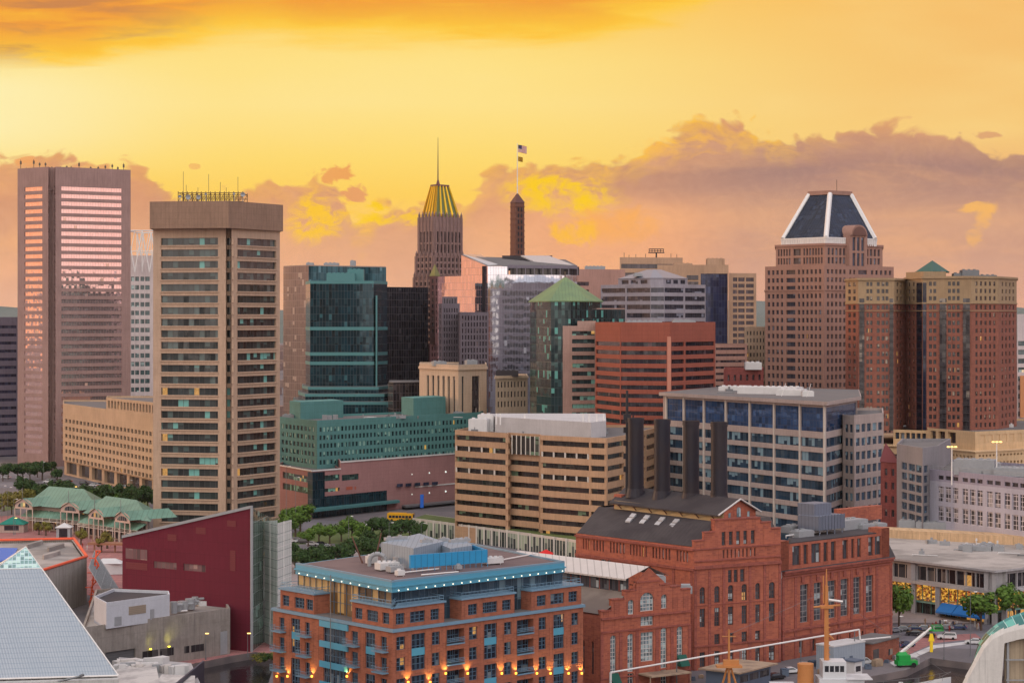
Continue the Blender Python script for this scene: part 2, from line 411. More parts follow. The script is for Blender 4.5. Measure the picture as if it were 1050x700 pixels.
class MB:
    def __init__(s): s.v = []; s.f = []; s.m = []; s.uv = []; s.smooth = set()
    def poly(s, pts, mat=0, uv=None):
        i = len(s.v)
        s.v.extend(tuple(p) for p in pts)
        s.f.append(tuple(range(i, i + len(pts))))
        s.m.append(mat)
        if uv is None:
            a, b, c = Vector(pts[0]), Vector(pts[1]), Vector(pts[2])
            n = (b - a).cross(c - b)
            if n.length < 1e-9: n = Vector((0, 0, 1))
            n.normalize()
            if abs(n.z) > 0.9:
                uv = [(p[0], p[1]) for p in pts]
            else:
                t = Vector((-n.y, n.x, 0)).normalized()
                g = 1 / max(0.3, math.sqrt(max(0, 1 - n.z * n.z)))
                uv = [(p[0] * t.x + p[1] * t.y, p[2] * g) for p in pts]
        s.uv.append(uv)
    def box(s, x0, y0, z0, x1, y1, z1, mat=0, bottom=True):
        s.prism([(x0, y0), (x1, y0), (x1, y1), (x0, y1)], z0, z1, mat, bottom=bottom)
    def obox(s, c, hx, hy, z0, z1, rz=0.0, mat=0):
        ca, sa = math.cos(rz), math.sin(rz)
        pts = [(c[0] + a * ca - b * sa, c[1] + a * sa + b * ca) for a, b in ((-hx, -hy), (hx, -hy), (hx, hy), (-hx, hy))]
        s.prism(pts, z0, z1, mat, bottom=True)
    def prism(s, foot, z0, z1, mat=0, top=True, bottom=False, tmat=None):
        n = len(foot)
        for i in range(n):
            a, b = foot[i], foot[(i + 1) % n]
            s.poly([(a[0], a[1], z0), (b[0], b[1], z0), (b[0], b[1], z1), (a[0], a[1], z1)], mat)
        if top: s.flat(foot, z1, mat if tmat is None else tmat)
        if bottom: s.poly([(p[0], p[1], z0) for p in reversed(foot)], mat)
    def flat(s, foot, z, mat=0):
        s.poly([(p[0], p[1], z) for p in foot], mat, uv=[(p[0], p[1]) for p in foot])
    def frustum(s, f0, z0, f1, z1, mat=0, top=True, tmat=None):
        n = len(f0)
        for i in range(n):
            j = (i + 1) % n
            pts = [(*f0[i], z0), (*f0[j], z0), (*f1[j], z1), (*f1[i], z1)]
            if (Vector(f1[i]) - Vector(f1[j])).length < 1e-6: pts = pts[:3]
            s.poly(pts, mat)
        if top and len(set(f1)) > 2: s.flat(f1, z1, mat if tmat is None else tmat)
    def cyl(s, x, y, r0, r1, z0, z1, n=16, mat=0, cap=True, smooth=True):
        c0 = [(x + r0 * math.cos(2 * PI * k / n), y + r0 * math.sin(2 * PI * k / n)) for k in range(n)]
        c1 = [(x + r1 * math.cos(2 * PI * k / n), y + r1 * math.sin(2 * PI * k / n)) for k in range(n)]
        i0 = len(s.f)
        s.frustum(c0, z0, c1, z1, mat, top=False)
        if smooth: s.smooth.update(range(i0, len(s.f)))
        if cap and r1 > 0.001: s.flat(c1, z1, mat)
    def tube(s, p, q, r, n=5, mat=0, r2=None):
        p, q = Vector(p), Vector(q)
        d = q - p
        if d.length < 1e-6: return
        a = d.orthogonal().normalized(); b = d.normalized().cross(a)
        r2 = r if r2 is None else r2
        A = [p + (a * math.cos(2 * PI * k / n) + b * math.sin(2 * PI * k / n)) * r for k in range(n)]
        B = [q + (a * math.cos(2 * PI * k / n) + b * math.sin(2 * PI * k / n)) * r2 for k in range(n)]
        for k in range(n):
            j = (k + 1) % n
            s.poly([A[k], A[j], B[j], B[k]], mat)
        s.poly(list(reversed(A)), mat); s.poly(B, mat)
    def ball(s, c, r, n=8, mat=0, sz=1.0):
        i0 = len(s.f)
        for i in range(n // 2):
            a0, a1 = -PI / 2 + PI * i / (n // 2), -PI / 2 + PI * (i + 1) / (n // 2)
            for k in range(n):
                b0, b1 = 2 * PI * k / n, 2 * PI * (k + 1) / n
                pt = lambda a, b: (c[0] + r * math.cos(a) * math.cos(b), c[1] + r * math.cos(a) * math.sin(b), c[2] + r * sz * math.sin(a))
                q = [pt(a0, b0), pt(a0, b1), pt(a1, b1), pt(a1, b0)]
                if i == 0: q = [q[0], q[2], q[3]]
                elif i == n // 2 - 1: q = q[:3]
                s.poly(q, mat)
        s.smooth.update(range(i0, len(s.f)))
    def build(s, name, mats, parent=None, label=None, origin=None, kind=None):
        me = bpy.data.meshes.new(name)
        if not isinstance(mats, (list, tuple)): mats = [mats]
        o = (0, 0, 0)
        if origin is not None: o = origin
        elif parent is not None: o = WL[parent.name]
        me.from_pydata([(x - o[0], y - o[1], z - o[2]) for x, y, z in s.v], [], s.f)
        for mt in mats: me.materials.append(mt)
        if len(mats) > 1: me.polygons.foreach_set('material_index', s.m)
        ul = me.uv_layers.new(name='UVMap')
        ul.data.foreach_set('uv', [c for f in s.uv for p in f for c in p])
        if s.smooth:
            me.polygons.foreach_set('use_smooth', [i in s.smooth for i in range(len(s.f))])
        me.update()
        ob = bpy.data.objects.new(name, me)
        COL.objects.link(ob)
        if parent is not None:
            ob.parent = parent
            if origin is not None:
                w = WL[parent.name]
                ob.location = (o[0] - w[0], o[1] - w[1], o[2] - w[2])
        else:
            ob.location = o
        WL[ob.name] = o
        if label: ob['label'] = label
        if kind: ob['kind'] = kind
        return ob
WL = {}
def thing(name, label, cat, loc=(0, 0, 0), group=None):
    o = bpy.data.objects.new(name, None)
    o.empty_display_size = 1
    COL.objects.link(o)
    o.location = loc
    WL[o.name] = tuple(loc)
    o['label'] = label; o['category'] = cat
    if group: o['group'] = group
    return o
def tag(o, label, cat, group=None):
    o['label'] = label; o['category'] = cat
    if group: o['group'] = group
    return o
def structure(o, name=None):
    o['kind'] = 'structure'
    return o
def kids(o): return [c for c in bpy.data.objects if c.parent == o]
def copy_thing(src, loc, rz=0.0, label=None, group=None, scale=None):
    r = src.copy(); COL.objects.link(r)
    r.location = loc; r.rotation_euler = (0, 0, rz)
    if scale: r.scale = (scale, scale, scale)
    if label: r['label'] = label
    if group: r['group'] = group
    WL[r.name] = tuple(loc)
    for ch in src.children:
        c = ch.copy(); COL.objects.link(c); c.parent = r
        for g in ch.children:
            d = g.copy(); COL.objects.link(d); d.parent = c
    return r

# ---------------------------------------------------------------- building kit
def Rw(D, y0, dy, n, h):
    """window rows: centre row of pixels y0, pitch dy, n rows downward, height h, seen at distance D -> (z low, z high)"""
    return [(Zp(y0 + k * dy + h / 2, D), Zp(y0 + k * dy - h / 2, D)) for k in range(n)]
def CN(a, b, n, frac=0.6):
    w = (b - a) / n
    return [(a + w * (k + 0.5 - frac / 2), a + w * (k + 0.5 + frac / 2)) for k in range(n)]
def inset(foot, t):
    """offset a convex footprint inwards by t metres"""
    n = len(foot); out = []
    for i in range(n):
        p0, p1, p2 = Vector(foot[i - 1]), Vector(foot[i]), Vector(foot[(i + 1) % n])
        d0 = (p1 - p0).normalized(); d1 = (p2 - p1).normalized()
        n0 = Vector((-d0.y, d0.x)); n1 = Vector((-d1.y, d1.x))
        m = n0 + n1
        den = max(0.25, 1 + n0.dot(n1))
        q = p1 + m * (t / den)
        out.append((q.x, q.y))
    return out
class Bld:
    LIM = 100
    def __init__(s, name, label, cat, front, back, wallm, glassm, roofm=None, group=None, wname='window', recess=0.35):
        """front: (px, D) from left to right; back: depth in metres or list of (px, D) from right to left"""
        s.foot = s.mk(front, back)
        cx = sum(p[0] for p in s.foot) / len(s.foot); cy = sum(p[1] for p in s.foot) / len(s.foot)
        s.root = thing(name, label, cat, (cx, cy, 0), group)
        s.c = (cx, cy)
        s.wm, s.gm = wallm, glassm
        s.rm = roofm or MATS['roof_grey']
        s.W = MB(); s.roof = MB(); s.win = []; s.wname = wname; s.rec = recess
        s.trim = MB()
    def mk(s, front, back):
        f = [P2(*p) for p in front]
        if isinstance(back, (int, float)):
            (pa, da), (pb, db) = front[0], front[-1]
            dm = max(da, db) + back
            e = min(0.6, (pb - pa) * 0.04)
            f += [P2(pb - e, dm), P2(pa + e, dm)]
        else:
            f += [P2(*p) for p in back]
        return f
    def u_of(s, a, b, px):
        # where the sight line at column px meets the wall a-b
        k = (px - 525.0) / F
        dx, dy = b[0] - a[0], b[1] - a[1]
        t = (k * a[1] - a[0]) / (dx - k * dy)
        return t * math.hypot(dx, dy)
    def face(s, a, b, z0, z1, spec=None, mat=0):
        """wall from a to b; spec = (cols, rows[, options]); cols in px pairs, or ('m', bay, width) in metres"""
        L = math.hypot(b[0] - a[0], b[1] - a[1])
        if L < 1e-4: return
        d = ((b[0] - a[0]) / L, (b[1] - a[1]) / L)
        nrm = (d[1], -d[0])
        def pt(u, z, dep=0.0): return (a[0] + d[0] * u - nrm[0] * dep, a[1] + d[1] * u - nrm[1] * dep, z)
        W = s.W
        def q(u0, u1, za, zb):
            if u1 - u0 > 1e-3 and zb - za > 1e-3:
                W.poly([pt(u0, za), pt(u1, za), pt(u1, zb), pt(u0, zb)], mat, uv=[(u0, za), (u1, za), (u1, zb), (u0, zb)])
        if not spec:
            q(0, L, z0, z1); return
        cols, rows = spec[0], spec[1]
        opt = spec[2] if len(spec) > 2 else {}
        if cols and cols[0] == 'm':
            n = max(1, int((L - 1.0) / cols[1]))
            off = (L - n * cols[1]) / 2
            C = [(off + cols[1] * k + (cols[1] - cols[2]) / 2, off + cols[1] * k + (cols[1] + cols[2]) / 2) for k in range(n)]
        else:
            C = sorted((s.u_of(a, b, p0), s.u_of(a, b, p1)) for p0, p1 in cols)
        C = [(max(0.05, c0), min(L - 0.05, c1)) for c0, c1 in C if c1 > 0.1 and c0 < L - 0.1]
        R = sorted((max(z0 + 0.02, r0), min(z1 - 0.02, r1)) for r0, r1 in rows if r1 > z0 + 0.3 and r0 < z1 - 0.3)
        if not C or not R:
            q(0, L, z0, z1); return
        dep = opt.get('rec', s.rec)
        uo = round(abs(a[0] * 7 + a[1] * 3)) % 400 * 3.0
        arch = opt.get('arch', False)
        gm = opt.get('g', s.gm); nm = opt.get('name', s.wname)
        zz = z0
        for r0, r1 in R:
            if r0 < zz: continue
            q(0, L, zz, r0)
            uu = 0.0
            for c0, c1 in C:
                q(uu, c0, r0, r1); uu = c1
                # reveals
                rm = opt.get('rm', mat)
                W.poly([pt(c0, r0), pt(c0, r0, dep), pt(c0, r1, dep), pt(c0, r1)][::-1], rm)
                W.poly([pt(c1, r0), pt(c1, r0, dep), pt(c1, r1, dep), pt(c1, r1)], rm)
                W.poly([pt(c0, r0), pt(c1, r0), pt(c1, r0, dep), pt(c0, r0, dep)], rm)
                W.poly([pt(c0, r1), pt(c0, r1, dep), pt(c1, r1, dep), pt(c1, r1)], rm)
                if arch:      # arch spandrels just inside the opening
                    rr = (c1 - c0) / 2; cm = (c0 + c1) / 2; zs = r1 - rr; N = 6
                    for sg in (-1, 1):
                        pr = [pt(cm + sg * rr, r1, 0.03)] + [pt(cm + sg * rr * math.cos(PI / 2 * k / N), zs + rr * math.sin(PI / 2 * k / N), 0.03) for k in range(N + 1)]
                        if sg > 0: pr = [pr[0]] + pr[:0:-1]
                        W.poly(pr, mat)
                s.win.append((nm, gm, [pt(c0, r0, dep), pt(c1, r0, dep), pt(c1, r1, dep), pt(c0, r1, dep)],
                              [(c0 + uo, r0), (c1 + uo, r0), (c1 + uo, r1), (c0 + uo, r1)], opt, nrm, d))
            q(uu, L, r0, r1)
            if 'ledge' in opt:
                e = opt['ledge']
                for (l0, l1) in [(C[0][0] - 0.3, C[-1][1] + 0.3)]:
                    p = [pt(l0, 0, 0.02), pt(l1, 0, 0.02), pt(l1, 0, -e), pt(l0, 0, -e)]
                    fp = [(k[0], k[1]) for k in p]
                    fp = [fp[3], fp[2], fp[1], fp[0]]
                    W.prism(fp, r0 - 0.45, r0 - 0.05, mat, bottom=True)
            zz = r1
        q(0, L, zz, z1)
    def tier(s, z0, z1, specs=None, foot=None, auto=None, roof=True, parapet=0.9, mat=0, rmat=0):
        foot = foot or s.foot
        specs = specs or {}
        n = len(foot)
        for i in range(n):
            sp = specs.get(i, auto)
            s.face(foot[i], foot[(i + 1) % n], z0, z1, sp, mat)
        if roof:
            t = 0.5
            try: inn = inset(foot, t)
            except Exception: inn = foot
            for i in range(n):
                j = (i + 1) % n
                s.W.poly([(*foot[i], z1), (*foot[j], z1), (*inn[j], z1), (*inn[i], z1)], mat)
                s.W.poly([(*inn[j], z1 - parapet), (*inn[i], z1 - parapet), (*inn[i], z1), (*inn[j], z1)], mat)
            s.roof.flat(inn, z1 - parapet, rmat)
    def units(s, specs, name='rooftop_unit', mat=None):
        for (px, D, w, d, z, h, rz) in specs:
            b = MB()
            c = P2(px, D)
            b.obox(c, w / 2, d / 2, z, z + h, rz)
            if w > 2.5:
                b.obox(c, w / 2 - .3, d / 2 - .3, z + h, z + h + 0.15, rz)
                for k in range(max(1, int(w / 2.2))):
                    uu = -w / 2 + 1.1 + k * 2.2
                    b.cyl(c[0] + uu * math.cos(rz), c[1] + uu * math.sin(rz), .6, .6, z + h + .15, z + h + .5, 8)
            b.build(name, mat or MATS['unit_grey'], s.root)
    def done(s, wmats=None, lim=None, trim=None):
        s.W.build('wall', wmats or s.wm, s.root)
        if s.roof.f: s.roof.build('roof', s.rm, s.root)
        if s.trim.f: s.trim.build('trim', trim or MATS['trim_light'], s.root)
        lim = s.LIM if lim is None else lim
        groups = {}
        for wdw in s.win: groups.setdefault(wdw[0], []).append(wdw)
        for nm, L in groups.items():
            vis = []; hid = []
            for wdw in L:
                p = wdw[2][0]
                toward = wdw[5][0] * -p[0] + wdw[5][1] * -p[1]
                (vis if toward > 0 else hid).append(wdw)
            vis.sort(key=lambda q: -q[2][2][2])
            one, rest = vis[:lim], vis[lim:] + hid
            for wdw in one: s.mkwin(wdw)
            if rest:
                b = MB(); mats = []
                for wdw in rest:
                    if wdw[1] not in mats: mats.append(wdw[1])
                    b.poly(wdw[2], mats.index(wdw[1]), wdw[3])
                b.build(nm, mats, s.root, kind='stuff' if len(L) > lim else None)
        return s.root
    def mkwin(s, wdw):
        nm, gm, pts, uv, opt, nrm, d = wdw
        b = MB(); b.poly(pts, 0, uv)
        o = b.build(nm, gm, s.root)
        fr = opt.get('frame')
        if fr:
            # fr = (material, nx, nz, bar width): frame and glazing bars as one sub-part
            fm, nx, nz, bw = fr
            c0, c1 = uv[0][0], uv[1][0]; r0, r1 = uv[0][1], uv[2][1]
            f = MB(); base = Vector(pts[0]); dd = Vector((d[0], d[1], 0)); nn = Vector((nrm[0], nrm[1], 0))
            def bar(u0, u1, z0_, z1_):
                o_ = 0.06
                A = [base + dd * (u0 - c0) + Vector((0, 0, z0_ - r0)), base + dd * (u1 - c0) + Vector((0, 0, z0_ - r0)),
                     base + dd * (u1 - c0) + Vector((0, 0, z1_ - r0)), base + dd * (u0 - c0) + Vector((0, 0, z1_ - r0))]
                Bq = [k + nn * o_ for k in A]
                f.poly(Bq, 0)
                for k in range(4):
                    j = (k + 1) % 4
                    f.poly([A[k], A[j], Bq[j], Bq[k]], 0)
            for k in range(nx + 1):
                uu = c0 + (c1 - c0 - bw) * k / nx
                bar(uu, uu + bw, r0, r1)
            for k in range(nz + 1):
                zz = r0 + (r1 - r0 - bw) * k / nz
                for i in range(nx):
                    ua = c0 + (c1 - c0 - bw) * i / nx + bw; ub = c0 + (c1 - c0 - bw) * (i + 1) / nx
                    bar(ua, ub, zz, zz + bw)
            f.build('window_frame', fm, o)
        return o
# ================================================================ shared materials
plain('roof_grey', (112, 108, 108), 0.9, var=.25, scale=.12, k=.9)
plain('roof_dark', (66, 62, 66), 0.9, var=.3, scale=.15, k=.9)
plain('roof_light', (178, 170, 165), 0.85, var=.22, scale=.12, rgb2=(140, 134, 130), k=.9)
plain('unit_grey', (150, 152, 156), 0.6, var=.2, scale=.8)
plain('unit_white', (205, 203, 203), 0.6, var=.15, scale=.5)
plain('trim_light', (200, 190, 180), 0.7)
plain('steel_white', (222, 218, 216), 0.45, var=.1)
plain('steel_grey', (120, 122, 126), 0.45, metal=.4)
plain('dark_metal', (44, 42, 48), 0.5, metal=.3)
plain('antenna_metal', (96, 84, 70), 0.6)
plain('antenna_yellow', (112, 88, 52), 0.6)

# ================================================================ ground, water, hills
def sheet(name, pts, z, mat, holes=None):
    b = MB()
    loops = [[Vector((p[0], p[1], 0)) for p in pts]] + [[Vector((p[0], p[1], 0)) for p in h] for h in (holes or [])]
    allp = [p for l in loops for p in l]
    for t in tessellate_polygon(loops):
        q = [allp[i] for i in t]
        if (q[1] - q[0]).cross(q[2] - q[0]).z < 0: q.reverse()
        b.poly([(p.x, p.y, z) for p in q], 0, uv=[(p.x, p.y) for p in q])
    return b
def ground_mat(name, rgb, rgb2, s=.02, k=1.0, fine=.8):
    m, t, p = new_mat(name)
    tc = t.add('ShaderNodeTexCoord').outputs['Object']
    n = t.noise(tc, s, 6.0, 0.65)
    n2 = t.noise(tc, fine, 4.0, 0.6)
    c = t.mix(t.ss(n, .38, .62), lin(*rgb, k), lin(*rgb2, k))
    f = t.m('ADD', .75, t.m('MULTIPLY', n2, .5))
    t.put(p.inputs['Base Color'], t.mix(1.0, c, t.comb(f, f, f), 'MULTIPLY'))
    p.inputs['Roughness'].default_value = .9
    return m
ground_mat('ground', (92, 88, 92), (112, 104, 106), .03)
ground_mat('asphalt', (100, 98, 106), (118, 114, 120), .06)
ground_mat('pavement', (146, 134, 132), (128, 118, 118), .08)
ground_mat('quay_concrete', (124, 112, 110), (100, 92, 92), .2)
brick('plaza_brick', (168, 116, 112), (142, 100, 100), cw=3.0, chh=1.4)
ground_mat('lawn_green', (74, 92, 44), (92, 104, 52), .1)
ground_mat('hill_green', (78, 92, 84), (96, 104, 98), .0012, fine=.01)

GX = 30000
shore = [(-GX, -4000), (X(-260, 430), -4000), P2(-260, 430), P2(115, 430), P2(150, 452), G(176, 690), G(183, 683), G(238, 672), G(262, 668), G(284, 671),
         P2(262, 420), P2(262, 340), P2(1000, 340), P2(880, 462), G(884, 700), G(893, 693), G(930, 686), G(954, 674), G(1000, 680), G(1062, 692), P2(1080, 300), P2(3000, 300), (GX, 300), (GX, 40000), (-GX, 40000)]
structure(sheet('g', shore, 0, None).build('ground', MATS['ground']))
m, t, p = new_mat('harbour_water')
tc = t.add('ShaderNodeTexCoord').outputs['Object']
bm_ = t.add('ShaderNodeBump'); bm_.inputs['Strength'].default_value = .35; bm_.inputs['Distance'].default_value = .4
t.put(bm_.inputs['Height'], t.noise(t.vm('MULTIPLY', tc, (1, .45, 1)), .35, 5.0, .6))
t.put(p.inputs['Normal'], bm_.outputs[0])
p.inputs['Base Color'].default_value = lin(34, 30, 34)
p.inputs['Roughness'].default_value = .12
w_ = MB(); w_.flat([(-3000, -4000), (3000, -4000), (3000, 640), (-3000, 640)], -1.6)
structure(w_.build('water', MATS['harbour_water']))
q_ = MB()
for i in range(1, len(shore) - 6):
    a, b = shore[i], shore[i + 1]
    q_.poly([(a[0], a[1], -3), (b[0], b[1], -3), (b[0], b[1], 0), (a[0], a[1], 0)])
    q_.poly([(a[0], a[1], -3), (b[0], b[1], -3), (b[0], b[1], 0), (a[0], a[1], 0)][::-1])
q_.f = q_.f[::2]; q_.m = q_.m[::2]; q_.uv = q_.uv[::2]
structure(q_.build('quay_wall', MATS['quay_concrete']))
h_ = MB()
rr = random.Random(3)
for (D, hmin, hmax, seed) in ((7200, 60, 125, 1), (9800, 90, 165, 5)):
    N = 90; pr = []
    for i in range(N + 1):
        x = (i / N - .5) * D * 1.6
        hgt = hmin + (hmax - hmin) * (.5 + .25 * math.sin(i * .31 + seed) + .17 * math.sin(i * .83 + seed * 2) + .08 * math.sin(i * 2.1))
        pr.append((x, hgt))
    for i in range(N):
        (x0, h0), (x1, h1) = pr[i], pr[i + 1]
        h_.poly([(x0, D - 600, 0), (x1, D - 600, 0), (x1, D, h1), (x0, D, h0)])
        h_.poly([(x0, D, h0), (x1, D, h1), (x1, D + 900, 0), (x0, D + 900, 0)])
structure(h_.build('hills', MATS['hill_green']))

# ================================================================ the far skyline
pink = wall('pink_granite', (160, 130, 124), (1.5, 3.85), .08)
g_t = glass('bronze_mirror_glass', (236, 204, 200), (220, 180, 160), .06, 0, 1.55, 4.04, metal=.85, rough=.06, mc=(120, 92, 88), tilt=.03)
# --- leftmost tall tower
b = Bld('office_tower', 'tallest pinkish brown left tower, ribbon windows glowing orange on its left side', 'office tower',
        [(18, 1166), (49.5, 1150), (51, 1155), (55.5, 1155), (57, 1150), (134, 1175)], [(118, 1225), (26, 1212)], pink, g_t, wname='window_band')
rows = Rw(1150, 193, 7.72, 36, 4.2)
zt = Zp(171, 1150)
b.tier(0, zt, {0: ([(25, 43.5)], rows), 4: ([(63, 125)], rows), 2: ([(52.2, 54.2)], [(2, zt - 12)], {'g': MATS['pink_granite'], 'rec': 1.0, 'name': 'wall_slot'})},
       auto=(('m', 40, 30), rows))
for k in range(17):
    q = MB(); px = 22 + k * 6.6 + rnd.uniform(-2, 2); D = 1170 + rnd.uniform(-8, 30)
    x, y = P2(px, D); hh = rnd.choice((2.5, 3.5, 5))
    q.tube((x, y, zt - 1), (x, y, zt + hh), .18); q.obox((x, y), .45, .3, zt + hh * .5, zt + hh * .85)
    q.build('antenna', MATS['antenna_metal'], b.root)
dk = MB()
a0, a1 = P2(26, 1161), P2(43, 1153)
b.done()

# --- grey block at the left edge
gw = wall('grey_concrete_banded', (118, 110, 124), (3, 4.3), .08)
gd = glass('dark_blue_glass', (52, 54, 78), (100, 110, 130), .1, .0, 1.8, 4.3)
b = Bld('office_block', 'grey horizontally banded office block at the left edge of the skyline', 'office building',
        [(-48, 1215), (19.5, 1235)], 60, gw, gd, wname='window_band')
b.tier(0, 80, {0: ([(-46, 17)], Rw(1232, 335, 8.3, 17, 3.0))}, auto=(('m', 22, 20), Rw(1232, 335, 8.3, 17, 3.0)))
b.done()

# --- tan low office block with small windows
tan = wall('tan_precast', (190, 160, 132), (4.3, 3.9), .06)
gdk = glass('dark_window_glass', (58, 54, 58), (130, 120, 110), .12, .01, 1.4, 3.85)
b = Bld('office_block', 'tan low slab with small square windows between the two left towers', 'office building',
        [(64.5, 1088), (176, 935)], 45, tan, gdk)
rows = [(27.7 - 3.8 * k - .95, 27.7 - 3.8 * k + .95) for k in range(6)]
b.tier(7.5, 36.3, {0: (CN(66, 171, 28, .62), rows, {'rec': .7})}, auto=(('m', 3.8, 2.3), rows))
f2 = b.mk([(66, 1091), (175, 941)], 38)
b.tier(0, 7.5, {0: (CN(67, 170, 8, .8), [(.8, 6.6)], {'rec': 1.5, 'rm': 0})}, foot=f2, roof=False)
f3 = b.mk([(109, 1028), (170, 955)], 20)
b.tier(35.5, 41.5, {0: (CN(110, 168, 18, .6), [(36.6, 40.2)], {'rec': .8})}, foot=f3)
b.done()

# --- white tower with open lattice crown
wt = wall('white_precast', (206, 192, 190), (2, 4.6), .05)
gtl = glass('teal_office_glass', (74, 96, 98), (150, 170, 168), .25, .01, 1.6, 4.6)
b = Bld('office_tower', 'slim white office tower with an open white lattice crown between the two big left towers', 'office tower',
        [(129, 1395), (161, 1400)], 30, wt, gtl)
rows = Rw(1400, 286, 8.7, 16, 4.6)
b.tier(0, Zp(262, 1400), {0: ([(134.5, 137.8), (138.6, 142.6), (144, 148), (148.8, 153.5)], rows)}, auto=(('m', 4, 2.8), rows))
zt, z0 = Zp(237, 1400), Zp(279, 1400)
l = MB(); xa, xb = X(131, 1392), X(161, 1392); n = 2
for yy in (1391.0, 1426.0):
    for k in range(n):
        x0 = xa + (xb - xa) * k / n; x1 = xa + (xb - xa) * (k + 1) / n; xm = (x0 + x1) / 2
        l.tube((x0, yy, zt), (xm, yy, z0), .42); l.tube((xm, yy, z0), (x1, yy, zt), .42); l.tube((x0, yy, z0 + 2), (xm, yy, zt), .25); l.tube((x0, yy, z0), (x0, yy, zt), .3)
    l.tube((xa, yy, zt), (xb, yy, zt), .4); l.tube((xa, yy, (zt + z0) / 2), (xb, yy, (zt + z0) / 2), .28)
for xx in (xa, xb): l.tube((xx, 1391, zt), (xx, 1426, zt), .4)
l.build('lattice_crown', MATS['steel_white'], b.root)
b.done()

# --- the pentagonal tower
wtc = wall('tan_concrete', (184, 156, 134), (1.6, 4.32), .07, streak=.22)
wtcd = wall('brown_concrete', (146, 118, 100), (1.6, 2.2), .1, streak=.3)
gwtc = glass('greenish_ribbon_glass', (54, 60, 60), (100, 156, 150), .15, .02, 2.1, 4.32, mull=.16, mc=(48, 46, 44), tilt=.03, v0=2.0)
b = Bld('waterfront_tower', 'tan pentagonal office tower with overhanging blank crown band and lattice of antennas on its roof', 'office tower',
        [(157, 806), (231.5, 800), (232.5, 804), (236.5, 804), (237.5, 800), (287, 826)], [(272, 862), (170, 852)], wtc, gwtc, wname='window_band', recess=.8)
rows = Rw(800, 247.3, 11.87, 25, 7.3)
zc = Zp(234, 798)
b.tier(0, zc + .1, {0: ([(165, 223.5)], rows, {'ledge': .35}), 4: ([(243.5, 283.3)], rows, {'ledge': .35})}, auto=(('m', 20, 16), rows), roof=False)
cf = b.mk([(153.5, 802.5), (234.5, 795.5), (290.3, 826)], [(274, 867), (166, 856)])
b.W.flat(list(reversed(cf)), zc, 1)
b.tier(zc, Zp(206, 797), foot=cf, mat=1)
zt = Zp(206, 797)
l = MB()
xa, xb = X(184, 815), X(250, 815)
for yy in (812.0, 826.0):
    for zz in (zt + .6, zt + 2.2, zt + 3.8): l.tube((xa, yy, zz), (xb, yy, zz), .17)
    for k in range(15):
        x = xa + (xb - xa) * k / 14; l.tube((x, yy, zt - 1), (x, yy, zt + 4.4), .15)
        if k < 14: l.tube((x, yy, zt + .6), (x + (xb - xa) / 14, yy, zt + 3.8), .1)
for xx in (xa, xb):
    for zz in (zt + .6, zt + 3.8): l.tube((xx, 812, zz), (xx, 826, zz), .1)
l.build('antenna_lattice', MATS['antenna_yellow'], b.root)
for (px, hh) in ((188, 12), (191, 7), (214, 11), (232, 6), (244, 10), (203, 6), (226, 8)):
    q = MB(); x, y = P2(px, 814); q.tube((x, y, zt), (x, y, zt + hh), .09); q.build('antenna', MATS['antenna_metal'], b.root)
for (px, zz, r) in ((184.5, 2.5, .6), (193, 2.2, 1.0), (203.5, 2.2, .9), (211, 3.4, .5), (249, 3.2, .9), (240, 3.6, .5)):
    q = MB(); x, y = P2(px, 811)
    for k in range(10):
        a0, a1 = 2 * PI * k / 10, 2 * PI * (k + 1) / 10
        q.poly([(x, y + .4, zt + zz), (x + r * math.cos(a0), y, zt + zz + r * math.sin(a0)), (x + r * math.cos(a1), y, zt + zz + r * math.sin(a1))])
    q.tube((x, y + .5, zt), (x, y + .5, zt + zz), .12)
    q.build('dish_antenna', MATS['unit_grey'], b.root)
b.done([wtc, wtcd])

# --- teal and tan glass cluster
tg = wall('tan_grid_panels', (186, 158, 142), (1.6, 3.6), .14)
gt1 = glass('teal_curtain_glass', (58, 112, 126), (90, 130, 140), .12, 0, 1.6, 3.7, metal=.6, rough=.07, mull=.12, mc=(40, 74, 84), tilt=.012, hm=True)
gt2 = glass('deep_teal_glass', (20, 56, 68), (44, 88, 96), .1, .002, 1.5, 3.7, metal=.35, rough=.07, mull=.16, mc=(18, 40, 48), tilt=.012, hm=True)
gt3 = glass('brown_black_glass', (44, 44, 50), (70, 66, 70), .15, .001, 1.6, 3.7, metal=.25, rough=.1, mull=.22, mc=(64, 58, 62), tilt=.03, hm=True)
plain('teal_spandrel', (76, 128, 130), .5, var=.1)
def curtain(b, foot, z0, z1, gm, sides=None, roof=True, name='curtain_wall'):
    n = len(foot)
    for i in range(n):
        a, c = foot[i], foot[(i + 1) % n]
        if sides is not None and i not in sides:
            b.face(a, c, z0, z1); continue
        L = math.hypot(c[0] - a[0], c[1] - a[1])
        q = MB(); q.poly([(*a, z0), (*c, z0), (*c, z1), (*a, z1)], 0, uv=[(0, z0), (L, z0), (L, z1), (0, z1)])
        q.build(name, gm, b.root)
    if roof:
        b.W.prism(inset(foot, .15), z1 - .02, z1 + .5); b.roof.flat(inset(foot, .5), z1 + .52)
b = Bld('office_tower', 'flat topped tower, tan gridded left face and teal right face, behind the dark teal tower', 'office tower',
        [(290.5, 1165), (316.5, 1140), (396, 1175)], 45, tg, gt1)
b.tier(0, Zp(273, 1140), {0: (CN(291.5, 315.5, 9, .7), Rw(1150, 279, 5.6, 26, 3.6), {'g': MATS['teal_curtain_glass'], 'rec': .1})}, foot=b.foot[:], roof=True) if False else None
zt = Zp(273, 1150)
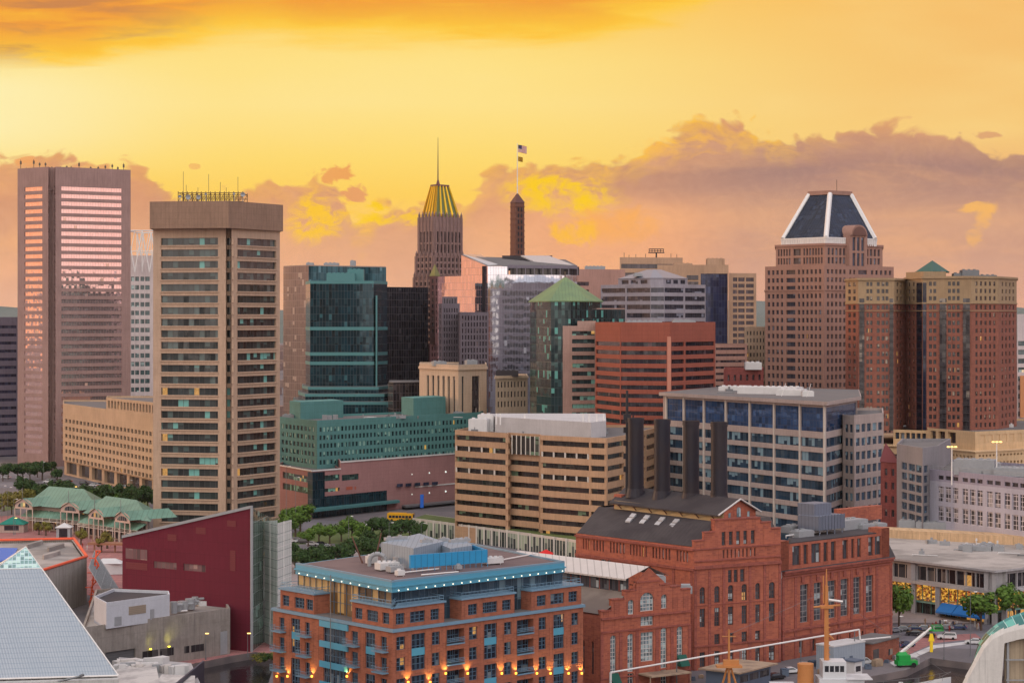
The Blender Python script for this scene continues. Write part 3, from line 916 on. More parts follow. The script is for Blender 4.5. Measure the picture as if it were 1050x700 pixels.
curtain(b, b.foot, 0, zt, glass('tan_tinted_glass', (206, 180, 162), (200, 176, 156), .2, 0, 2.2, 3.7, metal=.5, rough=.15, mc=(140, 120, 110), mull=.2, hm=True, tilt=.01, sv=.2), sides=[0], roof=False)
b.W = MB()
curtain(b, b.foot, 0, zt, gt1, sides=[1, 2])
b.W.f = b.W.f[1:]; b.W.m = b.W.m[1:]; b.W.uv = b.W.uv[1:]
b.units([(340, 1165, 8, 6, zt, 2, 0), (362, 1170, 3, 3, zt, 3.4, 0), (318, 1160, 4, 4, zt, 2, 0)])
b.done()

b = Bld('office_tower', 'dark teal glass tower with pale horizontal bands and a stepped flaring base', 'office tower',
        [(313.5, 1062), (318, 1042), (383, 1042), (397, 1062)], 18, MATS['teal_spandrel'], gt2)
f0 = b.foot
zs = [(Zp(291, 1045), f0), (Zp(399, 1040), b.mk([(310, 1058), (316, 1034), (388, 1034), (404, 1060)], 20)),
      (Zp(406, 1035), b.mk([(306, 1056), (313, 1028), (394, 1028), (412, 1056)], 24)), (Zp(414, 1030), b.mk([(301, 1052), (309, 1021), (400, 1021), (424, 1052)], 28))]
cuts = [Zp(y, 1042) for y in (338.5, 364.5, 374)]
prev = 0
for i in range(3, -1, -1):
    z1, ft = zs[i]
    zz = [prev] + sorted(c for c in cuts if prev < c < z1 - 2) + [z1]
    for k in range(len(zz) - 1):
        curtain(b, ft, zz[k] + (1.6 if k else 0), zz[k + 1], gt2, roof=False)
        if k:
            b.W.prism(inset(ft, -.2), zz[k], zz[k] + 1.6, bottom=True)
    b.W.prism(inset(ft, -.15), z1, z1 + 1.4, bottom=True); b.roof.flat(inset(ft, .3), z1 + 1.42)
    prev = z1
q = MB(); x0, x1 = X(385.2, 1041), X(386.6, 1041); q.box(x0, 1041, 20, x1, 1046, Zp(303, 1041)); q.build('pale_shaft', MATS['teal_spandrel'], b.root)
b.units([(350, 1062, 14, 8, zs[0][0] + 1.4, 4, 0), (365, 1066, 8, 6, zs[0][0] + 1.4, 6, 0)], mat=MATS['teal_spandrel'])
b.done()

b = Bld('office_tower', 'black and brown gridded glass tower directly right of the dark teal tower', 'office tower',
        [(384, 1118), (394, 1104), (439, 1124)], 40, MATS['dark_metal'], gt3)
curtain(b, b.foot, 0, Zp(295, 1100), gt3)
b.done()
b = Bld('office_block', 'low dark brown gridded block at the foot of the black glass tower', 'office building',
        [(398, 1010), (403, 1002), (441, 1012)], 30, MATS['dark_metal'], gt3)
curtain(b, b.foot, 0, Zp(393, 1005), gt3)
b.done()

# --- art deco tower with gilded crown
deco = wall('deco_stone', (146, 118, 112), (1.2, 3.2), .12, streak=.35, var=.25, tint=(112, 92, 96))
decod = wall('deco_brown_brick', (122, 86, 82), (1.2, 1.0), .1, streak=.3, var=.25)
gdeco = glass('deco_window_glass', (46, 40, 48), (110, 96, 96), .15, 0, 1.0, 3.6)
b = Bld('art_deco_tower', 'stone art deco skyscraper with gold and green mansard crown and tall mast', 'skyscraper',
        [(421, 1240), (444, 1218), (479, 1244)], 42, deco, gdeco, recess=.6)
tiers = [(0, Zp(300, 1222), (420.5, 444, 480)), (Zp(300, 1222), Zp(284, 1222), (423, 444, 478)), (Zp(284, 1222), Zp(262, 1222), (425, 444.5, 476)), (Zp(262, 1222), Zp(222, 1222), (428, 445, 474.5))]
for i, (z0, z1, (pa, pb, pc)) in enumerate(tiers):
    k = i * 1.3
    ft = b.mk([(pa, 1240 - k), (pb, 1218 + k), (pc, 1244 - k)], 40 - 3 * i)
    rows = Rw(1222, 228, 6.3, 28, 4.0)
    if i == 3: rows = [(Zp(259, 1222), Zp(250, 1222)), (Zp(248, 1222), Zp(237, 1222))]
    sp = {0: (CN(pa + 2, pb - 1.5, 4, .5), rows, {'arch': i == 3}), 1: (CN(pb + 2, pc - 1.5, 7, .5), rows, {'arch': i == 3})}
    b.tier(z0, z1, sp, foot=ft, auto=(('m', 2.9, 1.4), rows), parapet=1.2)
    # piers between the windows and pinnacles on top
    for (pA, pB, nn, DA, DB) in ((pa + 2, pb - 1.5, 4, 1240 - k, 1218 + k), (pb + 2, pc - 1.5, 7, 1218 + k, 1244 - k)):
        for j in range(nn + 1):
            tt = j / nn
            px = pA + (pB - pA) * tt
            fa, fb = (ft[0], ft[1]) if pB < pb else (ft[1], ft[2])
            u = b.u_of(fa, fb, px) / math.hypot(fb[0] - fa[0], fb[1] - fa[1])
            cx, cy = fa[0] + (fb[0] - fa[0]) * u, fa[1] + (fb[1] - fa[1]) * u
            rz = math.atan2(fb[1] - fa[1], fb[0] - fa[0])
            b.trim.obox((cx, cy), .42, .5, z0, z1 + 1.6, rz)
            if i >= 1: b.trim.frustum([(cx - .5, cy - .5), (cx + .5, cy - .5), (cx + .5, cy + .5), (cx - .5, cy + .5)], z1 + 1.6, [(cx, cy)] * 4, z1 + 3.4, top=False)
zc = Zp(222, 1225); zk = Zp(190, 1225)
c0 = b.mk([(433.5, 1236), (446, 1224), (470, 1240)], 26)
c1 = b.mk([(442, 1241), (448, 1235), (460, 1243)], 11)
m_, t_, p_ = new_mat('verdigris_mansard')
t_.put(p_.inputs['Base Color'], lin(92, 100, 52, 1.2)); p_.inputs['Roughness'].default_value = .5; p_.inputs['Metallic'].default_value = .2
m_, t_, p_ = new_mat('gold_leaf')
t_.put(p_.inputs['Base Color'], lin(236, 186, 44, 1.0)); p_.inputs['Roughness'].default_value = .3; p_.inputs['Metallic'].default_value = .6
q = MB(); q.frustum(c0, zc, c1, zk); q.build('mansard_crown', MATS['verdigris_mansard'], b.root)
for i in range(4):
    A, B_, C_, D_ = c0[i], c0[(i + 1) % 4] if len(c0) == 4 else c0[(i + 1) % len(c0)], c1[i], c1[(i + 1) % len(c1)]
for i in range(len(c0)):
    A, B_ = c0[i], c0[(i + 1) % len(c0)]; C_, D_ = c1[i], c1[(i + 1) % len(c1)]
    nr = 4 if i < 2 else 3
    for k in range(nr + 1):
        tt = k / nr
        q = MB(); q.tube((A[0] + (B_[0] - A[0]) * tt, A[1] + (B_[1] - A[1]) * tt, zc), (C_[0] + (D_[0] - C_[0]) * tt, C_[1] + (D_[1] - C_[1]) * tt, zk + .3), 1.0, r2=.55)
        q.build('gilded_rib', MATS['gold_leaf'], b.root)
q = MB(); q.prism(inset(c1, -.4), zk, zk + 1.2)
cx = X(449, 1240)
q.cyl(cx, 1242, 1.2, .5, zk + 1.2, zk + 4, 8); q.build('crown_cap', decod, b.root)
q = MB(); q.tube((cx, 1242, zk + 3), (cx, 1242, Zp(141, 1242)), .42, r2=.12); q.build('mast', MATS['antenna_metal'], b.root)
b.done(trim=deco)

b = Bld('brown_brick_tower', 'narrow brown brick tower with small green pointed roof in front of the art deco skyscraper', 'tower',
        [(425, 1195), (440.5, 1175), (451, 1184)], 14, decod, gdeco)
b.tier(0, Zp(353, 1180), {0: (CN(427, 439, 4, .45), Rw(1180, 357, 6.4, 8, 3.6)), 1: (CN(442, 450, 3, .45), Rw(1180, 357, 6.4, 8, 3.6))})
ft = b.mk([(440.6, 1186), (446, 1177), (451.2, 1186)], 7)
b.tier(Zp(353, 1180), Zp(283, 1180), {0: (CN(441.5, 445.5, 1, .5), Rw(1180, 288, 6.4, 9, 4)), 1: (CN(446.5, 451, 2, .5), Rw(1180, 288, 6.4, 9, 4))}, foot=ft, roof=False)
cx, cy = sum(p[0] for p in ft) / len(ft), sum(p[1] for p in ft) / len(ft)
q = MB(); q.frustum(inset(ft, -.2), Zp(283, 1180), [(cx, cy)] * len(ft), Zp(270, 1180), top=False); q.build('pointed_roof', MATS['verdigris_mansard'], b.root)
b.done()

sg = wall('sooty_stone', (112, 102, 110), (1.2, 3.4), .14, streak=.35, var=.3)
b = Bld('stone_office_block', 'sooty grey ornate stone block with arched attic left of the lower mirrored glass', 'office building',
        [(449.5, 1032), (453, 1020), (471.5, 1026)], 22, sg, gdeco)
b.tier(0, Zp(311, 1022), {1: (CN(454.5, 470, 6, .5), Rw(1022, 318, 6.5, 13, 4.2)), 0: (CN(450, 452.6, 1, .5), Rw(1022, 318, 6.5, 13, 4.2))}, auto=(('m', 3, 1.6), Rw(1022, 318, 6.5, 13, 4.2)))
ft = b.mk([(453.5, 1025), (469, 1028)], 16)
b.tier(Zp(312, 1022), Zp(304, 1022), {0: (CN(454.5, 468, 5, .5), Rw(1022, 308.5, 5, 1, 5), {'arch': True})}, foot=ft)
b.done()
b = Bld('stone_office_block', 'dark stone office block with close vertical piers in front of the lower mirrored glass', 'office building',
        [(470.5, 1012), (472, 1006), (501, 1014)], 20, sg, gdeco)
b.tier(0, Zp(320, 1008), {1: (CN(473, 500, 9, .5), Rw(1008, 326, 6.6, 12, 4.6))}, auto=(('m', 3, 1.6), Rw(1008, 326, 6.6, 12, 4.6)))
b.done()

# --- mirrored glass block
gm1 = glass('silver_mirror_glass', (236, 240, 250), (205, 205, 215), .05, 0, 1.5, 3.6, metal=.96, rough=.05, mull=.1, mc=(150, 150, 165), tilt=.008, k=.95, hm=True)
gm2 = glass('mirror_glass_sunset_tint', (232, 212, 226), (230, 190, 180), .05, 0, 1.5, 3.6, metal=.96, rough=.05, mull=.1, mc=(190, 150, 150), tilt=.008, k=.95, hm=True)  # left face: rose of the reflected sky partly tinted into the mirror colour
plain('mirror_frame', (120, 112, 124), .5)
plain('skylight_glass', (186, 186, 190), .2, metal=.3)
b = Bld('mirrored_office_block', 'mirrored glass block, rose left face, pale blue right face, sloping skylight roof', 'office building',
        [(449, 1093), (500, 1060), (592, 1080)], 40, MATS['mirror_frame'], gm1)
A, B_, C_ = b.foot[0], b.foot[1], b.foot[2]
def lerp2(a, c, t): return (a[0] + (c[0] - a[0]) * t, a[1] + (c[1] - a[1]) * t)
M = lerp2(A, B_, b.u_of(A, B_, 473) / math.dist(A, B_))
L0, L1 = math.dist(A, M), math.dist(A, B_)
zl, zm, zr = Zp(283, 1078), Zp(261.5, 1074), Zp(273, 1060)
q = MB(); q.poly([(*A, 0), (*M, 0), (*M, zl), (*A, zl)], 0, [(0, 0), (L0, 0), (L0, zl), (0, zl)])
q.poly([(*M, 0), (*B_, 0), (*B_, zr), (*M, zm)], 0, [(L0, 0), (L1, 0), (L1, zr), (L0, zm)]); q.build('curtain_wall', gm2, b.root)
L2 = math.dist(B_, C_)
# right face with dark loggia strip near the top
loA = lerp2(B_, C_, b.u_of(B_, C_, 521) / L2); zA, zB = zr - 4.0, zr - .8
q = MB(); q.poly([(*B_, 0), (*C_, 0), (*C_, zA), (*B_, zA)], 0, [(0, 0), (L2, 0), (L2, zA), (0, zA)])
la = math.dist(B_, loA)
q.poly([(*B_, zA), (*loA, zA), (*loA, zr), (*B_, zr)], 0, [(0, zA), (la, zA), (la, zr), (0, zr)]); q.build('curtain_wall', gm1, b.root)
q = MB(); ins = [(p[0] + 1, p[1] + 3) for p in (loA, C_)]
q.poly([(*ins[0], zA), (*ins[1], zA), (*ins[1], zr + .3), (*ins[0], zr + .3)]); q.poly([(*loA, zA), (*C_, zA), (*ins[1], zA), (*ins[0], zA)])
q.build('loggia_window', gdk, b.root)
for k in range(9):
    p0 = lerp2(loA, C_, k / 8); b.W.obox(p0, .2, .3, zA, zr, 0)
b.W.poly([(*loA, zB), (*C_, zB), (*C_, zr + .8), (*loA, zr + .8)]); 
A2, M2, C2 = (A[0] + 3, A[1] + 40), (M[0] + 8, M[1] + 42), (C_[0] - 5, C_[1] + 40)
b.W.poly([(*A, zl), (*M, zl), (*M2, zl), (*A2, zl)])
q = MB(); q.poly([(*M, zm), (*B_, zr), (*C_, zr + .8), (*M2, zm + .5)])
q.poly([(*C_, zr + .8), (*C2, zm - 1), (*M2, zm + .5)]); q.build('roof', MATS['roof_grey'], b.root)
b.W.poly([(*M, zl), (*M, zm), (*M2, zm), (*M2, zl)])
for (pts) in ([(474.5, 1075, 261.2), (500.5, 1062, 272.6), (512, 1066, 272), (493, 1095, 261.8)], [(534, 1095, 262.5), (556, 1076, 272.8), (588, 1083, 272.3), (563, 1100, 262.8)]):
    q = MB(); top = [(X(p, D), D, Zp(y, D) + .35) for p, D, y in pts]; q.poly(top)
    for i in range(4):
        j = (i + 1) % 4; q.poly([(top[i][0], top[i][1], top[i][2] - .6), (top[j][0], top[j][1], top[j][2] - .6), top[j], top[i]])
    q.build('skylight', MATS['skylight_glass'], b.root)
q = MB(); q.obox(P2(497, 1062), .9, .9, 0, zr + .2, .8); q.build('dark_corner_slot', MATS['dark_metal'], b.root)
for i, (a, c) in enumerate(((C_, C2), (C2, A2), (A2, A))): b.face(a, c, 0, zl)
q = MB(); q.box(X(515, 1110), 1100, zr - 1, X(566, 1110), 1114, Zp(262, 1100)); q.build('penthouse', MATS['roof_dark'], b.root)
b.done()

# --- brick campanile with flagpole
ob = wall('campanile_brick', (118, 80, 68), (1.0, 2.2), .2, var=.25)
r = thing('brick_campanile', 'slender brick obelisk tower with flagpole rising behind the mirrored glass block', 'tower', (*P2(530.5, 1150), 0))
q = MB(); c = P2(530.5, 1150)
def sq(c, h, rz=.5): return [(c[0] + h * (a * math.cos(rz) - e * math.sin(rz)), c[1] + h * (a * math.sin(rz) + e * math.cos(rz))) for a, e in ((-1, -1), (1, -1), (1, 1), (-1, 1))]
zb, ze = Zp(264, 1150), Zp(208, 1150)
q.frustum(sq(c, 3.1), 0, sq(c, 2.75), ze)
for k in range(9):
    z = zb + (ze - zb) * (k + .3) / 9; hh = 2.95
    q.prism(sq(c, hh), z, z + .5, bottom=True)
q.build('shaft', ob, r)
q = MB(); q.frustum(sq(c, 3.0), ze, sq(c, .3), Zp(198.5, 1150)); q.build('pyramid_cap', plain('cap_brown', (96, 64, 60), .7), r)
for k in range(8):
    z = zb + (ze - zb) * (k + .55) / 9
    for s_ in (-1, 1):
        v = MB(); ang = .5
        cx = c[0] + 2.95 * math.sin(ang) + s_ * .95 * math.cos(ang); cy = c[1] - 2.95 * math.cos(ang) + s_ * .95 * math.sin(ang)
        v.obox((cx, cy), .35, .25, z, z + 2.0, ang); v.build('louvre', MATS['dark_metal'], r)
q = MB(); q.tube((*c, Zp(200, 1150)), (*c, Zp(147, 1150)), .3, r2=.16); q.build('flagpole', MATS['steel_white'], r)
def flag(px0, py0, w, h, D, mats, name, lab, draw):
    q = MB(); N = 14
    for i in range(N):
        for j in range(13):
            def pp(a, e):
                x = X(px0, D) + w * a / N; z = Zp(py0, D) - h * e / 13 - .22 * w * (a / N) ** 1.3
                return (x, D + .35 * math.sin(a * .75 + e * .1), z)
            q.poly([pp(i, j + 1), pp(i + 1, j + 1), pp(i + 1, j), pp(i, j)], draw(i, j))
    return q, mats
fr, fw, fb_, fy, fk = plain('flag_red', (176, 60, 62), .8), plain('flag_white', (224, 214, 208), .8), plain('flag_blue', (58, 56, 96), .8), plain('flag_yellow', (226, 170, 40), .8), plain('flag_black', (36, 32, 34), .8)
q, ms = flag(531.3, 148.5, 4.6, 4.0, 1150, None, '', '', lambda i, j: 2 if (i < 6 and j < 7) else (0 if j % 2 == 0 else 1))
o = q.build('flag', [fr, fw, fb_], origin=(X(531.3, 1150), 1150, Zp(150, 1150))); tag(o, 'larger striped red, white and blue flag at the top of the campanile flagpole', 'flag')
q, ms = flag(531.3, 160.5, 2.5, 2.6, 1150, None, '', '', lambda i, j: (0 if (i + j) % 4 < 2 else 1))
o = q.build('flag', [fy, fk], origin=(X(531.3, 1150), 1150, Zp(161, 1150))); tag(o, 'smaller black and yellow flag below the striped one on the campanile pole', 'flag')
# ================================================================ middle distance
# --- tan classical block
ct = wall('limestone', (206, 180, 156), (1.5, 1.2), .05, streak=.25)
gcl = glass('old_window_glass', (56, 52, 58), (136, 126, 120), .2, .01, 1.2, 3.9)
b = Bld('classical_office_block', 'pale limestone block with tall vertical window strips below the art deco skyscraper', 'office building',
        [(430, 985), (470, 955), (499, 972)], 30, ct, gcl, recess=.6)
zt = Zp(374, 955)
strip = [(Zp(424, 955), Zp(386, 955))]
b.tier(0, zt, {0: (CN(436, 468, 6, .45), strip), 1: (CN(471, 484, 2, .4), strip) if False else ([(473.5, 476), (484, 492)], strip)}, auto=(('m', 5, 2.4), strip))
b.W.prism(inset(b.foot, -.5), Zp(379.5, 955), Zp(378, 955), bottom=True)
b.W.prism(inset(b.foot, -.35), zt, zt + .4, bottom=True) if False else None
b.units([(450, 975, 6, 5, zt - .9, 2, .3), (483, 980, 5, 4, zt - .9, 2.4, .3)])
b.done()

b = Bld('ornate_low_building', 'small cream ornate building with arched upper windows left of the green domed glass tower', 'building',
        [(508, 950), (541, 962)], 25, ct, gcl)
b.tier(0, Zp(385, 955), {0: (CN(509.5, 540, 9, .5), Rw(955, 394, 10, 3, 6), {'arch': True})}, auto=(('m', 3, 1.5), Rw(955, 394, 10, 3, 6)))
b.W.prism(inset(b.foot, -.5), Zp(388, 955), Zp(387, 955), bottom=True)
b.units([(520, 960, 10, 8, Zp(386, 955), 2.5, 0)], mat=MATS['roof_dark'])
b.done()

# --- green roofed glass tower with tan wing
gg = glass('green_curtain_glass', (34, 58, 62), (84, 150, 142), .3, .004, 1.5, 3.6, metal=.3, rough=.07, mull=.14, mc=(24, 44, 48), tilt=.02, hm=True)
tw = wall('dusty_tan_panels', (176, 144, 132), (3, 3.6), .08)
gtw = glass('teal_strip_glass', (50, 66, 68), (112, 162, 150), .4, .03, 1.6, 3.6, v0=1)
b = Bld('glass_tower', 'round fronted dark green glass tower under a pale green conical roof', 'office tower',
        [(543.5, 930), (550, 908), (565, 893), (585, 890), (603, 899), (617, 918)], [(612, 950), (590, 968), (560, 962)], MATS['dark_metal'], gg)
zt = Zp(308, 900)
curtain(b, b.foot, 0, zt, gg, roof=False)
cx, cy = P2(579.5, 925)
q = MB(); ap = (cx, cy); base = inset(b.foot, -.7)
q.frustum(base, zt - .2, [(cx + (p[0] - cx) * .04, cy + (p[1] - cy) * .04) for p in base], Zp(284, 915)); q.prism(base, zt - .6, zt - .2, bottom=True)
q.build('conical_roof', plain('pale_green_copper', (112, 138, 94), .6, var=.14, scale=.15, rgb2=(100, 128, 92), bands=1.4), b.root)
q = MB(); q.tube((cx, cy, Zp(284.5, 915)), (cx, cy, Zp(278, 915)), .25); q.build('finial', MATS['antenna_metal'], b.root)
f2 = b.mk([(600, 905), (641, 925)], 18)
curtain(b, f2, 0, Zp(317, 905), gg)
f3 = b.mk([(577, 886), (617, 890)], 10)
zw = Zp(334, 888)
b.tier(0, zw, {0: (CN(586.5, 610, 1, .999), Rw(888, 341.5, 8.3, 24, 4.4), {'g': gtw, 'name': 'window_band'})}, foot=f3, auto=(('m', 3, 1.2), Rw(888, 341.5, 8.3, 24, 4.4)))
f4 = b.mk([(592, 890.5), (611, 892)], 8)
b.tier(zw - 1, Zp(329, 888), {}, foot=f4)
b.done(tw)

# --- silver banded block with hipped roof
sv = wall('silver_panels', (158, 152, 162), (2.4, 4), .06)
gsv = glass('blue_grey_ribbon', (60, 62, 76), (126, 130, 146), .25, 0, 1.6, 4.0, metal=.2)
b = Bld('silver_office_block', 'silvery grey banded office block with a low hipped glass roof', 'office building',
        [(616, 1018), (667, 992), (681, 992), (723.5, 1012)], 34, sv, gsv, wname='window_band')
rows = Rw(995, 297.5, 8.6, 12, 4.8)
b.tier(0, Zp(291.5, 995), {0: ([(616.5, 641), (642.5, 666.8)], rows), 1: ([(667.4, 680.8)], rows), 2: ([(681.4, 701), (702.5, 723)], rows)}, auto=(('m', 30, 27), rows))
f2 = b.mk([(634, 1020), (667, 1001), (680, 1001), (705, 1014)], 18)
b.tier(Zp(292, 995), Zp(285, 1000), {0: (CN(636, 665, 3, .75), Rw(1000, 288.7, 5, 1, 4)), 2: (CN(682, 704, 3, .7), Rw(1000, 288.7, 5, 1, 4))}, foot=f2, roof=False)
q = MB(); g0 = inset(f2, -.4); ccx = sum(p[0] for p in f2) / len(f2); ccy = sum(p[1] for p in f2) / len(f2)
q.frustum(g0, Zp(285, 1000), [(ccx + (p[0] - ccx) * .2, ccy + (p[1] - ccy) * .2) for p in g0], Zp(276, 1008))
q.build('hipped_roof', plain('grey_glazed_roof', (136, 138, 152), .3, metal=.3), b.root)
b.units([(654, 1010, 4, 4, Zp(283, 1005), 1.2, 0)])
b.done()

# --- tan group at the back
bk1 = wall('back_rose_concrete', (176, 136, 124), (3, 4), .06)
bk2 = wall('back_tan_concrete', (182, 148, 122), (3, 4), .06)
gbk = glass('back_window_glass', (66, 58, 66), (120, 100, 98), .15, 0, 1.6, 3.8)
gnv = glass('navy_curtain_glass', (44, 52, 84), (60, 70, 100), .12, 0, 1.5, 3.7, metal=.3, mull=.12, mc=(34, 40, 64), hm=True, tilt=.01)
b = Bld('office_block', 'plain rose concrete block at the back beside the mirrored glass block', 'office building', [(588, 1260), (641, 1275)], 40, bk1, gbk)
b.tier(0, Zp(276, 1265), {0: ([(592, 604)], Rw(1265, 291, 8, 20, 4))}, auto=(('m', 4, 2), Rw(1265, 300, 8, 18, 4)))
f2 = b.mk([(600, 1262), (620, 1268)], 30); b.units([(610, 1280, 12, 8, Zp(277, 1265), 2.5, 0)])
b.done()
b = Bld('office_block', 'tan block at the back with dark top storey and rooftop radar rig', 'office building', [(635.5, 1330), (700, 1340)], 40, bk2, gbk, wname='window_band')
zt = Zp(264, 1335)
b.tier(0, zt, {0: ([(637, 699)], Rw(1335, 273, 9, 18, 4.6))}, auto=(('m', 30, 27), Rw(1335, 273, 9, 18, 4.6)))
q = MB(); x, y = P2(673, 1345)
q.tube((x, y, zt), (x, y, zt + 3), .5); q.box(x - 5, y - .5, zt + 3, x + 5, y + .5, zt + 3.6)
for k in range(6): q.tube((x - 4.5 + k * 1.8, y, zt + 3.4), (x - 4.5 + k * 1.8, y, zt + 5.8), .22)
q.tube((x - 4.5, y, zt + 5.6), (x + 4.5, y, zt + 5.6), .25); q.tube((x - 4.5, y, zt + 4.5), (x + 4.5, y, zt + 4.5), .2)
q.build('radar_rig', MATS['dark_metal'], b.root)
for px in (640, 645, 652, 688, 694, 662):
    q = MB(); x, y = P2(px, 1338); q.tube((x, y, zt), (x, y, zt + rnd.uniform(1.5, 3.5)), .18); q.build('antenna', MATS['antenna_metal'], b.root)
b.done()
b = Bld('office_tower', 'tan office tower with a navy glass panel and gridded right wing', 'office tower',
        [(674, 1150), (747, 1150), (747.3, 1156), (775.5, 1162)], 45, bk2, gbk)
zt = Zp(271.5, 1150); zw = Zp(280, 1158)
ft = b.mk([(674, 1150), (747, 1150)], 40)
b.tier(0, zt, {0: ([(718.5, 746)], [(Zp(352, 1150), Zp(280.5, 1150))], {'g': gnv, 'name': 'curtain_wall', 'rec': .8})}, foot=ft, auto=(('m', 3.6, 2.2), Rw(1150, 290, 7, 15, 4)))
b.face(ft[0], ft[1], 10, 10.01, None)
ft2 = b.mk([(747.4, 1156), (775.5, 1164)], 34)
b.tier(0, zw, {0: ([(751.5, 756), (757, 763.5), (765, 773)], Rw(1158, 286.5, 6.35, 16, 3.9))}, foot=ft2, auto=(('m', 4, 3), Rw(1158, 286.5, 6.35, 16, 3.9)))
rows = Rw(1150, 290, 7, 8, 3.5)
b.units([(732, 1165, 8, 8, zt - .9, 4.5, 0), (740, 1165, 3, 5, zt - .9, 4.5, 0), (700, 1170, 10, 8, zt - .9, 2.0, 0)], mat=bk2)
q = MB(); w0, w1 = P2(676, 1149.8), P2(716, 1149.8)
for k in range(3):
    z = Zp(284.5 + k * 6.5, 1150)
    v = MB(); v.box(X(704, 1150), 1149.7, z - 1.2, X(716, 1150), 1149.95, z + 1.2); v.build('window_band', gbk, b.root)
b.done()
b = Bld('low_office_block', 'pinkish low block with dark ribbon windows in front of the gridded tan tower', 'office building', [(733, 1005), (766, 1012)], 30, bk1, gbk, wname='window_band')
b.tier(0, Zp(353, 1008), {0: ([(734, 764)], Rw(1008, 357.5, 6.4, 10, 2.4))}, auto=(('m', 20, 18), Rw(1008, 357.5, 6.4, 10, 2.4)))
b.done()
b = Bld('cream_apartment_block', 'small cream block with punched windows left of the dark pyramid topped tower', 'apartment building', [(763.5, 1040), (786, 1046)], 25, ct, gcl)
b.tier(0, Zp(335, 1042), {0: (CN(765, 785, 6, .45), Rw(1042, 341.5, 7.4, 11, 4))}, auto=(('m', 3.2, 1.4), Rw(1042, 341.5, 7.4, 11, 4)))
b.done()
rb = brick('old_red_brick', (138, 76, 70), (120, 66, 62))
b = Bld('brick_warehouse', 'low dark red brick block directly behind the blue windowed white block', 'building', [(742, 905), (783, 915)], 25, rb, gcl)
b.tier(0, Zp(378, 908), {0: (CN(744, 782, 6, .35), Rw(908, 387, 12, 4, 6), {'arch': True})}, auto=(('m', 4, 1.6), Rw(908, 387, 12, 4, 6)))
b.units([(772, 912, 7, 5, Zp(379, 908), 3, 0)], mat=MATS['unit_white'])
b.done()

# --- red banded block
rdw = wall('red_sandstone_panels', (152, 84, 68), (2.2, 1.7), .12, streak=.2)
grd = glass('black_ribbon_glass', (38, 34, 44), (84, 66, 70), .1, .004, 1.7, 3.4, mc=(30, 26, 32), tilt=.02)
b = Bld('red_banded_block', 'red stone office block with continuous black ribbon windows and a blank top band', 'office building',
        [(610.5, 855), (636, 829), (687, 822), (733.5, 852)], 45, rdw, grd, wname='window_band', recess=.5)
rows = Rw(826, 352.8, 8.85, 12, 4.4)
b.tier(0, Zp(330.5, 826), {0: ([(611, 635.6)], rows), 1: ([(636.6, 683.5)], rows), 2: ([(688.5, 701.5), (703, 732.6)], rows)}, auto=(('m', 40, 38), rows))
q = MB(); c = P2(686, 822.5); q.obox(c, .7, .5, 0, Zp(345, 824), 0); q.build('vertical_pier', plain('pale_red_stone', (190, 128, 108), .8), b.root)
b.units([(660, 850, 14, 10, Zp(330.5, 826) - .9, 1.3, 0), (700, 860, 8, 8, Zp(330.5, 826) - .9, 1.6, 0)])
b.done()

# --- the dark pyramid topped tower
cpw = wall('brown_rose_granite', (164, 126, 112), (1.9, 3.7), .1, streak=.16)
gcp = glass('bluish_window_glass', (58, 56, 66), (104, 110, 124), .3, .002, 1.9, 3.7)
gcb = glass('blue_bay_glass', (70, 84, 104), (120, 136, 152), .3, 0, 1.5, 3.7, metal=.3)
b = Bld('pyramid_topped_tower', 'brown granite skyscraper crowned by a dark truncated glass pyramid with white ribs', 'skyscraper',
        [(784.5, 1008), (845, 976), (916.5, 1012)], 48, cpw, gcp, recess=.5)
rows = Rw(981, 278.5, 8.3, 26, 4.6)
z1, z2, z3 = Zp(272, 981), Zp(251, 981), Zp(243, 981)
def cpspec(rr):
    return {0: (CN(786, 804, 4, .55) + [(806.3, 815.5)] + CN(817, 843, 6, .55), rr), 1: (CN(847, 868, 5, .55) + CN(870, 878, 2, .5) + [(880, 889)] + CN(892, 915, 5, .55), rr)}
b.tier(0, z1, cpspec(rows), auto=(('m', 3.8, 2), rows))
b.W.prism(inset(b.foot, -.4), Zp(298, 981), Zp(296.5, 981), bottom=True)
f2 = b.mk([(795.5, 1008), (846, 981), (905, 1010)], 40)
r2 = [(Zp(262, 981) + .4, Zp(254, 981)), (Zp(270, 981), Zp(263.5, 981))]
b.tier(z1 - .9, z2, {0: (CN(797, 811, 5, .6) + [(813.5, 821)] + CN(823, 844, 7, .6), r2), 1: (CN(848, 903, 14, .6), r2)}, foot=f2, auto=(('m', 3, 1.8), r2))
b.W.prism(inset(f2, -.5), z2 - .2, z2 + .8, bottom=True)
f3 = b.mk([(801, 1006), (847, 983), (899, 1006)], 36)
q = MB(); q.prism(f3, z2, z3)
for k in range(26):
    for (A, B_) in ((f3[0], f3[1]), (f3[1], f3[2])):
        c = lerp2(A, B_, (k + .5) / 26); q.obox(c, .22, .3, z2, z3, math.atan2(B_[1] - A[1], B_[0] - A[0]))
q.prism(inset(f3, -.25), z3 - .5, z3 + .1, bottom=True)
q.build('white_balustrade', MATS['steel_white'], b.root)
f4 = b.mk([(803, 1005), (847, 985), (897, 1005)], 33)
f5 = b.mk([(829.5, 1015), (851, 1006), (872.5, 1015)], 14)
zp = Zp(198, 1000)
q = MB()
q.frustum(f4, z3, f5, zp)
q.build('pyramid_roof', glass('navy_pyramid_glass', (24, 34, 54), (30, 42, 62), .2, 0, 1.6, 3.0, rough=.25, metal=.1, mull=.12, mc=(18, 26, 42), hm=True, spec=.4), b.root)
for A, C_ in zip(f4, f5):
    q = MB(); q.tube((*A, z3), (*C_, zp), 1.15, n=6); q.build('white_rib', MATS['steel_white'], b.root)
